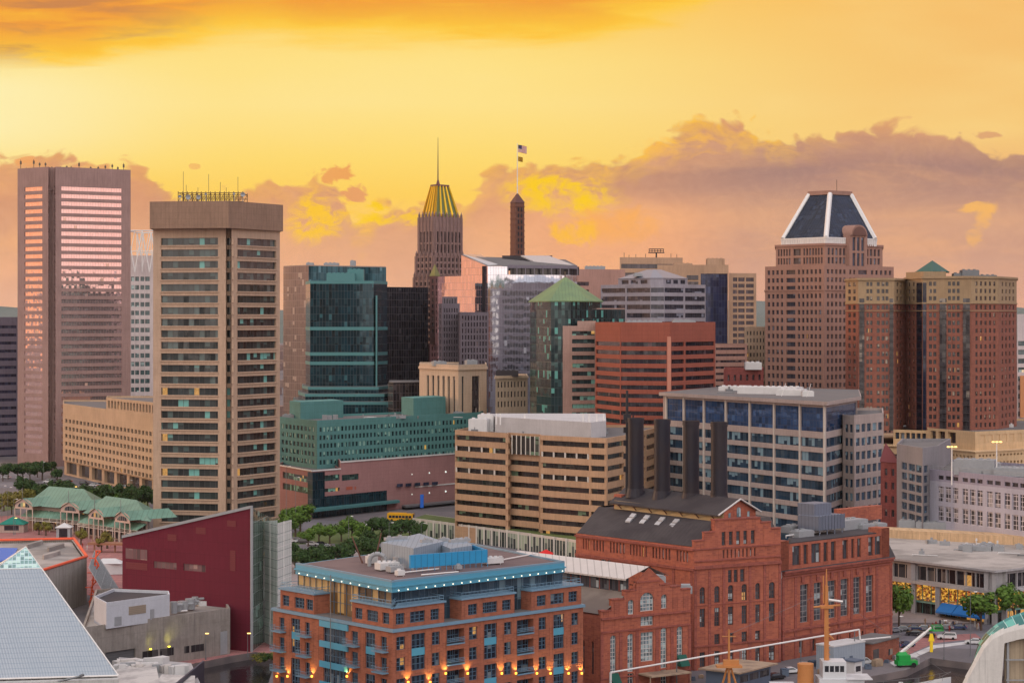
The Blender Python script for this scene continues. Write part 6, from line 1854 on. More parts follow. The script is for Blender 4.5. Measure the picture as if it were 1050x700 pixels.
# penthouse glass
roofz = 30.7
ps = [P2(306, 429), P2(402, 402.5), P2(576, 432.5), P2(470, 466)]
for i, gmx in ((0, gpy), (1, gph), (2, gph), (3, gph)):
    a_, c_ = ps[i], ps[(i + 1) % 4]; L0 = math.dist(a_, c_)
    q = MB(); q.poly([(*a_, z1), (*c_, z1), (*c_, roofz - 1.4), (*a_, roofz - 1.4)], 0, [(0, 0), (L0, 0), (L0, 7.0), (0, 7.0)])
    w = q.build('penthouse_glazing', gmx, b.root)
    q = MB(); n = int(L0 / 2.2)
    d1 = (Vector(c_) - Vector(a_)).normalized(); n1 = Vector((d1.y, -d1.x)) * .08
    for k in range(n + 1): c = Vector(a_) + (Vector(c_) - Vector(a_)) * k / n + n1; q.obox(tuple(c), .06, .06, z1, roofz - 1.4, 0)
    for z in (z1 + 2.4, z1 + 4.4): q.tube((*(Vector(a_) + n1), z), (*(Vector(c_) + n1), z), .06, 4)
    q.build('mullion', frc, w)
rf = [P2(303, 428), P2(402, 399), P2(579, 431), P2(470, 471)]
q = MB(); q.prism(rf, roofz - 1.9, roofz, bottom=True); q.prism(inset(rf, -.25), roofz - 1.0, roofz - .75, bottom=True); q.build('roof_fascia', blu, b.root)
q = MB(); q.flat(inset(rf, .5), roofz + .02); q.build('roof_deck', plain('brown_felt_deck', (116, 98, 98), .95, var=.2, scale=.15, rgb2=(98, 82, 84)), b.root)
q = MB()
for i in range(3):
    a_, c_ = rf[i], rf[(i + 1) % 4]
    d1 = (Vector(c_) - Vector(a_)).normalized(); n1 = Vector((-d1.y, d1.x)) * .5
    q.prism([a_, c_, tuple(Vector(c_) + n1), tuple(Vector(a_) + n1)], roofz, roofz + .35)
q.build('roof_edge', blu2, b.root)
lampc = glow('eave_lamp', (255, 244, 214), 1.6)
for i, n in ((0, 11), (1, 20)):
    a_, c_ = Vector(rf[i]), Vector(rf[i + 1]); d1 = (c_ - a_).normalized(); n1 = Vector((d1.y, -d1.x)) * .3
    for k in range(n):
        p_ = a_ + (c_ - a_) * (k + .6) / n + n1; q = MB(); q.ball((*p_, roofz - 1.55), .14, 6); q.build('eave_lamp', lampc, b.root)
# warm sconces
sc = glow('sconce_glow', (255, 176, 60), 4.0)
def sconce(P_, Q_, px, py):
    a_ = Vector(lerp2(P_, Q_, tpx(P_, Q_, px))); d1 = (Vector(Q_) - Vector(P_)).normalized(); n1 = Vector((d1.y, -d1.x))
    D = a_.y; z = Zp(py, D); p_ = a_ + n1 * .3
    q = MB(); q.obox(tuple(p_), .16, .12, z - .3, z + .05, math.atan2(d1.y, d1.x)); q.build('wall_sconce', sc, b.root)
    ld = bpy.data.lights.new('sconce_light', 'SPOT'); ld.energy = 520; ld.color = (1, .66, .16); ld.spot_size = math.radians(100); ld.spot_blend = .6; ld.shadow_soft_size = .1
    lo = bpy.data.objects.new('sconce_light', ld); COL.objects.link(lo); lo.parent = b.root; w = WL[b.root.name]
    lo.location = (p_.x + n1.x * .25 - w[0], p_.y + n1.y * .25 - w[1], z + .15 - w[2])
    lo.rotation_euler = Vector((n1.x * .3, n1.y * .3, -1)).to_track_quat('Z', 'Y').to_euler()
for px in (285, 296, 321, 357): sconce(L_, A, px, 692)
for px in (417.5, 440, 456, 478.5, 513.5, 528, 549.5, 563.5, 582, 595.5): sconce(A, B_, px, 689 + (px < 450) * 9)
# rooftop plant
G1 = plain('plant_grey_blue', (138, 152, 166), .55, bands=1.0)
q = MB(); q.prism([P2(391, 430), P2(424, 419), P2(455, 432), P2(430, 448)], roofz, roofz + 4.2); q.build('plant_room', G1, b.root)
q = MB(); q.prism([P2(446, 436), P2(462, 424), P2(484, 430), P2(474, 446)], roofz, roofz + 3.6); q.build('plant_room', G1, b.root)
q = MB(); A1, B1 = P2(421, 414), P2(500, 424)
q.prism([A1, B1, (B1[0] - .3, B1[1] + .4), (A1[0] - .3, A1[1] + .4)], roofz + .9, roofz + 3.4, bottom=True)
q.prism([B1, (B1[0] - 3, B1[1] + 9), (B1[0] - 3.3, B1[1] + 8.8), (B1[0] - .3, B1[1] - .2)], roofz + .9, roofz + 3.4)
for k in range(14): c = lerp2(A1, B1, k / 13); q.tube((*c, roofz), (*c, roofz + 1), .06, 4)
q.build('blue_screen', plain('vivid_blue_screen', (40, 140, 190), .5, bands=1.4), b.root)
q = MB(); x, y = P2(387, 425)
for k in range(5): a0 = PI * k / 5; q.tube((x + 1.6 * math.cos(a0), y, roofz + 1.2 + 1.3 * math.sin(a0)), (x + 1.6 * math.cos(a0 + PI / 5), y, roofz + 1.2 + 1.3 * math.sin(a0 + PI / 5)), .45, 8)
q.tube((x + 1.6, y, roofz), (x + 1.6, y, roofz + 1.4), .42, 8); q.tube((x - 1.6, y, roofz), (x - 1.6, y, roofz + 1.4), .42, 8); q.build('duct', MATS['unit_grey'], b.root)
for (px, D, w, d, h) in ((381, 428, 2, 1.6, 1.7), (397, 418, 4.4, 2.2, 1.6), (405, 414, 3, 2, 1.3), (410, 408, 1.6, 1.2, 1.2), (412, 425, 3, 2, 1.9), (505, 428, 4, 2, 1.4), (470, 418, 1.2, 1, 1.0)):
    q = MB(); x, y = P2(px, D); q.obox((x, y), w / 2, d / 2, roofz + .3, roofz + h, .6)
    for k in range(int(w)): q.cyl(x - w / 2 + .6 + k * 1.0, y + .2, .38, .38, roofz + h, roofz + h + .3, 8)
    for sx in (-1, 1): q.tube((x + sx * w * .4, y, roofz), (x + sx * w * .4, y, roofz + .4), .08, 4)
    q.build('rooftop_unit', rnd.choice((MATS['unit_white'], MATS['unit_grey'])), b.root)
for (pa, Da, pb, Db) in ((432, 408, 470, 413), (415, 412, 450, 418), (505, 430, 550, 445)):
    q = MB(); q.tube((*P2(pa, Da), roofz + .35), (*P2(pb, Db), roofz + .35), .14); q.build('roof_pipe', MATS['steel_white'], b.root)
for (px, D, w, z) in ((399, 434, 2.5, 4.2), (410, 436, 4, 4.2), (437, 430, 3, 4.2), (455, 438, 3, 3.6), (468, 436, 4, 3.6), (478, 438, 2, 3.6)):
    q = MB(); x, y = P2(px, D); q.obox((x, y), w / 2.6, .5, roofz + z, roofz + z + .6, .5); q.cyl(x, y, .4, .4, roofz + z + .6, roofz + z + .9, 8); q.build('roof_vent', MATS['unit_grey'], b.root)
for (px, D, dx) in ((372, 430, -2.2), (385, 436, 1.2)):
    q = MB(); x, y = P2(px, D); q.tube((x, y, roofz), (x + dx, y, roofz + 5.5), .2, r2=.12); q.build('rusty_mast', plain('rusty_steel', (104, 72, 62), .8), b.root)
b.done(trim=blu2, wmats=[cb])
# ================================================================ streets and squares
def gpoly(name, pts, z, mat):
    return structure(sheet(name, [p if len(p) == 3 and False else G(*p) for p in pts], z, mat).build(name, mat))
gpoly('plaza', [(-140, 536), (20, 528), (126, 548), (170, 560), (170, 640), (100, 610), (-140, 600)], .008, MATS['plaza_brick'])
gpoly('road', [(-140, 486), (60, 484), (160, 497), (290, 530), (430, 540), (600, 556), (640, 566), (640, 585), (560, 574), (440, 560), (300, 562), (290, 545), (160, 512), (60, 500), (-140, 500)], .012, MATS['asphalt'])
gpoly('road', [(905, 640), (1000, 640), (1060, 638), (1200, 640), (1200, 668), (1060, 666), (960, 664), (905, 676), (860, 695), (840, 692), (870, 676), (905, 655)], .012, MATS['asphalt'])
gpoly('pavement', [(915, 622), (1120, 615), (1120, 638), (1000, 639), (915, 639)], .13, MATS['pavement'])
gpoly('pavement', [(290, 563), (440, 561), (560, 575), (560, 600), (300, 620), (262, 600)], .02, MATS['pavement'])
gpoly('crossing', [(905, 668), (948, 652), (1000, 649), (1006, 654), (958, 659), (915, 678)], .02, MATS['plaza_brick'])
gpoly('crossing_line', [(912, 679), (957, 661), (1004, 656), (1007, 658), (960, 664), (918, 683)], .024, ground_mat('road_paint', (206, 204, 204), (180, 178, 178), .2))
gpoly('lawn', [(300, 546), (380, 541), (470, 552), (470, 560), (380, 556), (300, 558)], .03, MATS['lawn_green'])
gpoly('lawn', [(20, 505), (150, 508), (156, 528), (130, 524), (60, 516), (0, 524)], .03, MATS['lawn_green'])
gpoly('quay_promenade', [(183, 683), (238, 672), (262, 668), (284, 671), (284, 660), (240, 655), (170, 664)], .03, MATS['plaza_brick'])
for k in range(14):
    px = 300 + k * 20
    q = MB(); a_ = G(px, 549 + k * .75 + 2); q.box(a_[0], a_[1], .016, a_[0] + 3, a_[1] + .2, .018)
    structure(q.build('lane_marking', MATS['road_paint']))

# ================================================================ red wedge building with glass fins
crim = wall('crimson_panels', (106, 31, 48), (1.6, 3.2), .12, streak=.1, var=.1)
grw = glass('red_building_glass', (116, 88, 88), (160, 130, 120), .4, 0, 1.3, 4, mc=(110, 50, 52))
gtr = glass('clear_side_glass', (96, 120, 108), (120, 150, 140), .3, .01, 2.4, 3.4, metal=.35, rough=.05, mull=.1, mc=(130, 140, 138), tilt=.03, hm=True)
b = Bld('crimson_wedge_building', 'dark crimson wedge shaped building with sloping roofline and glazed right side', 'museum building',
        [(125.5, 536), (258, 513), (284, 545)], [(262, 590), (140, 590)], crim, grw)
A, B_, C_ = b.foot[:3]
zl, zr = Zp(550.5, 536), Zp(520, 513)
zq = lambda y, px: Zp(y, 536 - 23 * (px - 125.5) / 132.5)
b.face(A, B_, 0, zq(602, 200))
b.face(A, B_, zq(602, 200), zq(560, 150), ([(157.5, 181), (188, 211)], [(zq(584, 185), zq(577, 185))], {'rec': .2}))
zk = zq(560, 150)
d1 = Vector(B_) - Vector(A)
b.W.poly([(*A, zk), (*B_, zk), (*B_, zr), (*A, zl)])
nm = Vector((d1.y, -d1.x)).normalized()
for (pa, pb, ya, yb, m_) in ((129, 151, 562.5, 573, grw), (129, 151, 576.5, 583.5, None), (201, 211, 540.5, 547, None), (172, 181, 547.5, 554, None), (233, 242, 533.5, 539.5, None), (236, 241.5, 564, 585, None)):
    P_, Q_ = Vector(lerp2(A, B_, tpx(A, B_, pa))) + nm * .06, Vector(lerp2(A, B_, tpx(A, B_, pb))) + nm * .06
    pm = (pa + pb) / 2; z0, z1 = zq(yb, pm), zq(ya, pm)
    q = MB(); L0 = (Q_ - P_).length; n2 = nm * .1
    q.prism([tuple(P_), tuple(Q_), tuple(Q_ - n2), tuple(P_ - n2)], z0, z1, bottom=True)
    q.build('window' if m_ else 'louvred_vent', m_ or plain('dull_crimson_louvre%d' % ya, (112, 44, 50), .6, bands=-.5), b.root)
    if m_ is None:
        pass
q = MB()
e_ = nm * .3
q.poly([(*(Vector(A) + e_), zl + .5), (*(Vector(B_) + e_), zr + .5), (*(Vector(B_) - e_ * 2), zr + .5), (*(Vector(A) - e_ * 2), zl + .5)])
q.poly([(*(Vector(A) + e_), zl - .2), (*(Vector(B_) + e_), zr - .2), (*(Vector(B_) + e_), zr + .5), (*(Vector(A) + e_), zl + .5)])
q.build('roof_flashing', MATS['unit_grey'], b.root)
D4, E4 = b.foot[3], b.foot[4]
zc2 = Zp(534, 545)
b.roof.poly([(*A, zl), (*B_, zr), (*C_, zc2), (*D4, zr - 16), (*E4, zl - 13)])
l_ = math.dist(B_, C_)
q = MB(); q.poly([(*B_, 0), (*C_, 0), (*C_, zc2), (*B_, zr)], 0, [(0, 0), (l_, 0), (l_, zc2), (0, zr)]); q.build('side_glazing', gtr, b.root)
q = MB(); q.tube((*B_, 0), (*B_, zr + .4), .35, 6); q.build('corner_trim', MATS['unit_grey'], b.root)
b.face(C_, D4, 0, zr - 16); b.face(D4, E4, 0, zr - 18); b.face(E4, A, 0, zl - 13)
b.W.poly([(*E4, zl - 13), (*A, zl - 13), (*A, zl)]); b.W.poly([(*C_, zr - 16), (*D4, zr - 16), (*C_, zc2)])
m_, t_, p_ = new_mat('frosted_fin_glass')
u_, v_, _ = uvs(t_)
gl_ = t_.m('MAXIMUM', t_.m('LESS_THAN', t_.m('FRACT', t_.m('DIVIDE', v_, 2.1)), .07), t_.m('LESS_THAN', t_.m('FRACT', t_.m('DIVIDE', u_, 1.9)), .07))
t_.put(p_.inputs['Base Color'], t_.mix(gl_, t_.mix(t_.noise(t_.comb(u_, v_), .2, 3.0), lin(206, 216, 212), lin(232, 236, 230)), lin(150, 162, 160)))
p_.inputs['Roughness'].default_value = .25; p_.inputs['Alpha'].default_value = .9
for (pa, Da, pb, Db, yt, ya) in ((271, 528, 284.5, 520, 534, 533), (284.5, 520, 299, 531, 536, 532.5)):
    P_, Q_ = P2(pa, Da), P2(pb, Db); z0, z1 = Zp(yt, Da), Zp(ya, Db); l_ = math.dist(P_, Q_)
    q = MB(); off = Vector((0, .12))
    q.poly([(*P_, 0), (*Q_, 0), (*Q_, z1), (*P_, z0)], 0, [(0, 0), (l_, 0), (l_, z1), (0, z0)])
    P3_, Q3_ = tuple(Vector(P_) + off), tuple(Vector(Q_) + off)
    q.poly([(*Q3_, 0), (*P3_, 0), (*P3_, z0), (*Q3_, z1)], 0, [(l_, 0), (0, 0), (0, z0), (l_, z1)])
    q.poly([(*P_, z0), (*Q_, z1), (*Q3_, z1), (*P3_, z0)]); q.build('glass_fin', m_, b.root)
    q = MB()
    for k in range(12):
        t__ = k / 11; x, y = lerp2(P_, Q_, .5); z = z0 * t__ * .98; q.tube((*P_, z), (*Q_, z), .06, 4)
    q.tube((*lerp2(P_, Q_, .45), 0), (*lerp2(P_, Q_, .45), z0), .14, 5); q.build('fin_frame', MATS['steel_white'], b.root)
b.done()

# ================================================================ concrete block with white box on its roof
conc = wall('bare_concrete', (150, 142, 136), (4.6, 8.0), .08, streak=.4, var=.3, tint=(120, 112, 106))
b = Bld('concrete_pavilion', 'bare concrete low block beside the crimson building with a white metal box on its roof', 'building',
        [(84, 478), (236, 510)], [(222, 560), (98, 545)], conc, gcl, recess=.6)
A, B_ = b.foot[0], b.foot[1]
zt = 10.9
b.tier(0, zt, {0: ([(108, 139)], [(.2, 4.6)], {'name': 'roller_door', 'g': plain('roller_door_grey', (98, 98, 100), .6, bands=-.6), 'rec': .5})}, roof=True)
for (pa, pb, za, zb_) in ((146, 162, 1.8, 3.6), (164, 178, 1.8, 3.6), (189, 194, 1.8, 3.4), (196, 209, 1.8, 3.4)):
    P_, Q_ = Vector(lerp2(A, B_, tpx(A, B_, pa))), Vector(lerp2(A, B_, tpx(A, B_, pb))); d_ = (Q_ - P_).normalized(); n_ = Vector((d_.y, -d_.x))
    q = MB(); q.prism([tuple(P_ + n_ * .05), tuple(Q_ + n_ * .05), tuple(Q_ - n_ * .05), tuple(P_ - n_ * .05)], za, zb_, bottom=True); q.build('window', gdk, b.root)
P_, Q_ = Vector(lerp2(A, B_, tpx(A, B_, 226))), Vector(lerp2(A, B_, tpx(A, B_, 233))); n_ = Vector(((Q_ - P_).y, -(Q_ - P_).x)).normalized()
q = MB(); q.prism([tuple(P_ + n_ * .05), tuple(Q_ + n_ * .05), tuple(Q_ - n_ * .1), tuple(P_ - n_ * .1)], .2, 5.6, bottom=True); q.build('door', MATS['unit_grey'], b.root)
wbx = [P2(96.5, 493), P2(109, 482), P2(174, 497), P2(173, 503), P2(116, 507)]
q = MB(); q.prism(wbx, zt - .9, 15.9, top=False); q.prism(inset(wbx, .3), zt, 15.2)
for i in range(5):
    j = (i + 1) % 5; a_, c_ = wbx[i], wbx[j]; n2 = inset(wbx, .3)
    q.poly([(*a_, 15.9), (*c_, 15.9), (*n2[j], 15.9), (*n2[i], 15.9)]); q.poly([(*n2[j], 15.2), (*n2[i], 15.2), (*n2[i], 15.9), (*n2[j], 15.9)])
bx = q.build('white_box', wall('white_metal_box', (192, 194, 202), (30, 5), .05, streak=.1), b.root)
q = MB(); q.flat(inset(wbx, .35), 15.25); q.build('box_roof', MATS['roof_dark'], bx)
A1, B1 = wbx[1], wbx[2]; d_ = (Vector(B1) - Vector(A1)).normalized(); n_ = Vector((d_.y, -d_.x)) * .08
for (pa, pb, za, zb_, mt) in ((132, 149.5, 12.4, 14.3, 'tan_louvre'), (117.5, 124.5, 10.4, 12.4, 'unit_grey'), (154, 158, 10.6, 13, 'unit_grey')):
    if mt not in MATS: plain(mt, (150, 136, 120), .7, bands=-.4)
    P_, Q_ = Vector(lerp2(A1, B1, tpx(A1, B1, pa))), Vector(lerp2(A1, B1, tpx(A1, B1, pb)))
    q = MB(); q.prism([tuple(P_ + n_), tuple(Q_ + n_), tuple(Q_ - n_), tuple(P_ - n_)], za, zb_, bottom=True); q.build('louvre_panel' if 'louv' in mt else 'door', MATS[mt], bx)
for (px, D, r_, h) in ((178, 505, .9, 2.2), (183, 508, 1.1, 1.4), (189, 509, .8, 1.8), (195, 512, 1.2, 2.0), (200, 520, .8, 1.4), (187, 515, 1.2, 1.0)):
    q = MB(); x, y = P2(px, D); q.cyl(x, y, r_, r_, zt - .5, zt + h, 12); q.tube((x, y, zt + h * .6), (x + 2, y + 1, zt + h * .6), .3, 6); q.build('roof_vent', MATS['unit_grey'], b.root)
for (px, D) in ((206, 530), (212, 522)): 
    q = MB(); x, y = P2(px, D); q.obox((x, y), 2.2, 1.2, zt - .9, zt + .2, .3); q.build('rooftop_unit', MATS['unit_white'], b.root)
q = MB(); x, y = P2(186, 505); q.tube((x, y, zt), (x + 1.2, y + 1, zt), .2); q.build('roof_pipe', MATS['steel_white'], b.root)
lum = glow('yellow_floodlight', (240, 220, 60), 5.0)
for px in (155, 174):
    P_ = Vector(lerp2(A, B_, tpx(A, B_, px))); q = MB(); q.box(P_.x - .25, P_.y - 1.0, 3.9, P_.x + .25, P_.y - .7, 4.1); q.build('floodlight', lum, b.root)
    ld = bpy.data.lights.new('floodlight_beam', 'SPOT'); ld.energy = 500 if px > 160 else 240; ld.color = (.9, .85, .1); ld.spot_size = math.radians(65); ld.spot_blend = 1; ld.shadow_soft_size = .15
    lo = bpy.data.objects.new('floodlight_beam', ld); COL.objects.link(lo); lo.parent = b.root; w = WL[b.root.name]
    lo.location = (P_.x - w[0], P_.y - 2.6 - w[1], 4.2); lo.rotation_euler = Vector((0, -1, -.9)).to_track_quat('Z', 'Y').to_euler()
b.rm = MATS['roof_light']
b.done()

# ================================================================ seal-pool tank with orange rim and wire roof
r = thing('concrete_tank_building', 'rough concrete tank building with orange rimmed roof deck behind the glass pyramid', 'building', (*P2(40, 600), 0))
ft = [P2(-60, 560), P2(42, 566), P2(89, 600), P2(76, 648), P2(-60, 640)]
q = MB(); q.prism(ft, 0, 12.9, top=False)
n2 = inset(ft, .8)
for i in range(5):
    j = (i + 1) % 5; q.poly([(*ft[i], 12.9), (*ft[j], 12.9), (*n2[j], 12.9), (*n2[i], 12.9)])
q.build('wall', wall('ribbed_concrete', (178, 170, 162), (.6, 30), .2, streak=.4, var=.3), r)
q = MB(); q.flat(n2, 12.2); q.build('deck', MATS['roof_light'], r)
orr = plain('orange_paint', (226, 92, 58), .6)
q = MB()
for i in (0, 1, 2, 3): q.tube((*ft[i], 13.2), (*ft[(i + 1) % 5], 13.2), .4, 6)
q.build('orange_rim', orr, r)
q = MB(); q.prism([P2(-60, 600), P2(-5, 590), P2(14, 606), P2(18, 628), P2(-60, 632)], 12.25, 12.5); q.build('blue_pool', plain('pool_blue', (20, 104, 196), .4, k=1.1), r)
for (pa, Da, pb, Db) in ((45, 600, 62, 612), (50, 620, 66, 632), (28, 628, 44, 640)):
    q = MB(); A, B_ = P2(pa, Da), P2(pb, Db); q.prism([A, B_, (B_[0] - 1, B_[1] + 3), (A[0] - 1, A[1] + 3)], 12.2, 13.4); q.build('deck_bench', MATS['roof_light'], r)
r = thing('wire_canopy', 'slanting canopy of thin pale ribs over the gap left of the crimson building', 'canopy', (*P2(108, 585), 0))
q = MB()
P_, Q_, R_, S_ = (*P2(91, 575), 13), (*P2(97, 612), 13.5), (*P2(128, 600), 1.5), (*P2(122, 560), 1.5)
for k in range(15):
    t__ = k / 14; q.tube(Vector(P_).lerp(Vector(Q_), t__), Vector(S_).lerp(Vector(R_), t__), .12, 4)
for k in range(6):
    t__ = k / 5; q.tube(Vector(P_).lerp(Vector(S_), t__), Vector(Q_).lerp(Vector(R_), t__), .07, 4)
q.build('ribs', MATS['unit_grey'], r)
q = MB(); q.poly([(p[0], p[1], p[2] - .2) for p in (P_, S_, R_, Q_)]); q.build('mesh_roof', plain('dark_mesh', (58, 64, 66), .6), r)
r = thing('orange_gantry', 'orange zigzag gantry against the rough concrete tank wall', 'gantry', (*P2(95, 590), 0))
q = MB()
for k in range(7):
    za, zb_ = 2 + k * 2, 4 + k * 2
    xa = X(91.5 + (k % 2) * 5 + k, 588); xb = X(91.5 + ((k + 1) % 2) * 5 + k + 1, 588)
    q.tube((xa, 588, za), (xb, 588, zb_), .22); q.tube((xb, 588, zb_), (xb - 1.6, 588, zb_), .15)
q.tube((X(92, 589), 589, 0), (X(99, 589), 589, 16), .25)
q.build('truss', orr, r)

# ================================================================ glass pyramid
r = thing('glass_pyramid', 'big pale blue ribbed pyramid roof with faceted glass tip at the lower left', 'pyramid', (*P2(27, 440), 0))
D0 = 440; zb_, zap = Zp(692, 425), Zp(560, D0)
Bp = (*P2(121.5, 425), zb_); Ap = (*P2(-165, 415), Zp(700, 415)); Cp = (*P2(86, 470), zb_); Dp = (*P2(-120, 470), zb_)
apx = (*P2(26.5, D0), zap)
pyr = [Ap, Bp, Cp, Dp]
tcut = 1 - (583 - 560) / 132.0
def lv(a, c, t): return tuple(Vector(a).lerp(Vector(c), t))
m_, t_, p_ = new_mat('pyramid_panels')
u_, v_, _ = uvs(t_)
fu_ = t_.m('FRACT', t_.m('DIVIDE', t_.m('ADD', u_, t_.m('MULTIPLY', v_, .25)), .55))
rib_ = t_.ss(t_.m('ABSOLUTE', t_.m('SUBTRACT', fu_, .5)), .22, .46)
cc_ = t_.mix(t_.m('LESS_THAN', t_.m('FRACT', t_.m('DIVIDE', v_, 1.15)), .08), t_.mix(t_.noise(t_.comb(u_, v_), .15, 4.0), lin(142, 154, 166), lin(164, 170, 178)), lin(128, 140, 154))
t_.put(p_.inputs['Base Color'], t_.mix(t_.m('MULTIPLY', rib_, .28), cc_, lin(112, 128, 146)))
p_.inputs['Roughness'].default_value = .35; p_.inputs['Metallic'].default_value = .2
bb_ = t_.add('ShaderNodeBump'); bb_.inputs['Strength'].default_value = .5; bb_.inputs['Distance'].default_value = .12
t_.put(bb_.inputs['Height'], rib_); t_.put(p_.inputs['Normal'], bb_.outputs[0])
q = MB()
for i in range(4):
    j = (i + 1) % 4; q.poly([pyr[i], pyr[j], lv(pyr[j], apx, tcut), lv(pyr[i], apx, tcut)])
q.build('pyramid_roof', MATS['pyramid_panels'], r)
q = MB()
cap = [lv(p, apx, tcut) for p in pyr]
for i in range(4):
    j = (i + 1) % 4; q.poly([cap[i], cap[j], apx])
q.build('glass_tip', glass('tip_glass', (120, 158, 158), (170, 196, 190), .5, 0, .8, .9, metal=.3, mull=.12, mc=(170, 190, 196), hm=True), r)
q = MB()
for i in range(4): q.tube(cap[i], cap[(i + 1) % 4], .1); q.tube(cap[i], apx, .1)
for i in range(4): q.tube(pyr[i], cap[i], .16); q.tube(pyr[i], pyr[(i + 1) % 4], .2)
q.build('edge_trim', MATS['steel_white'], r)
q = MB(); q.prism([P2(-170, 413), P2(122, 423), P2(88, 474), P2(-130, 474)], 0, zb_ - .4); q.build('base', wall('white_render', (190, 188, 186), (4, 3), .05, streak=.3), r)
q = MB(); x, y = P2(74, 421); q.tube((x - 4, y, zb_ - .8), (x + 1.5, y, zb_ + .5), .22); q.tube((x + 1.5, y, zb_ + .5), (x + 2, y + 1, zb_ + .6), .3); q.build('cleaning_arm', MATS['steel_grey'], r)

# ================================================================ low white roofs between pyramid and water
r = thing('white_roofed_pavilion', 'low white sloping roofs with clutter and a dark pointed screen wall beside the water', 'pavilion', (*P2(160, 440), 0))
wr = plain('grimy_white_roof', (206, 200, 196), .7, var=.15, rgb2=(172, 166, 164), scale=.4)
q = MB(); A, B_, C_, D_ = P2(118, 424), P2(212, 420), P2(196, 462), P2(122, 470)
q.prism([A, B_, C_, D_], 0, 5.6)
q.build('hall', wall('pavilion_wall', (176, 172, 172), (4, 3), .06, streak=.3), r)
for (pa, Da, pb, Db, pc, Dc, pd, Dd, z0, z1) in ((118, 428, 165, 424, 160, 452, 120, 462, 5.8, 7.0), (150, 422, 200, 418, 200, 438, 166, 442, 5.7, 6.9)):
    q = MB(); q.poly([(*P2(pa, Da), z0), (*P2(pb, Db), z0 + .6), (*P2(pc, Dc), z1), (*P2(pd, Dd), z1 - .4)]); q.poly([(*P2(pa, Da), 5), (*P2(pb, Db), 5), (*P2(pb, Db), z0 + .6), (*P2(pa, Da), z0)])
    q.build('sloping_roof', wr, r)
q = MB(); A, B_ = P2(178, 424), P2(209.5, 450)
q.poly([(*A, 0), (*B_, 0), (*B_, Zp(677, 450)), (*A, Zp(703, 424))]); q.poly([(A[0] - .4, A[1] + .3, 0), (B_[0] - .4, B_[1] + .3, 0), (B_[0] - .4, B_[1] + .3, Zp(677, 450)), (A[0] - .4, A[1] + .3, Zp(703, 424))][::-1])
q.poly([(*A, Zp(703, 424)), (*B_, Zp(677, 450)), (B_[0] - .4, B_[1] + .3, Zp(677, 450)), (A[0] - .4, A[1] + .3, Zp(703, 424))])
q.build('screen_wall', plain('slate_blue_screen', (58, 60, 78), .5, bands=2.0), r)
for k, (px, D, w_, h) in enumerate(((124, 452, 3, 1.6), (133, 455, 4, 1.2), (142, 452, 3, 1.8), (150, 455, 5, 1.2), (160, 452, 4, 1.5), (171, 450, 3, 2.4), (183, 448, 4, 3.0), (178, 452, 2.5, 1.6), (130, 460, 6, 1.0), (156, 462, 8, 1.0))):
    q = MB(); q.obox(P2(px, D), w_ / 2, 1.1, 5.6, 6.3 + h * .35, .1 * k); q.obox(P2(px + 1, D - 2), w_ / 4, .5, 5.6, 6.8 + h * .3, .3)
    q.build('rooftop_unit', (MATS['unit_white'], MATS['unit_grey'], wr)[k % 3], r)

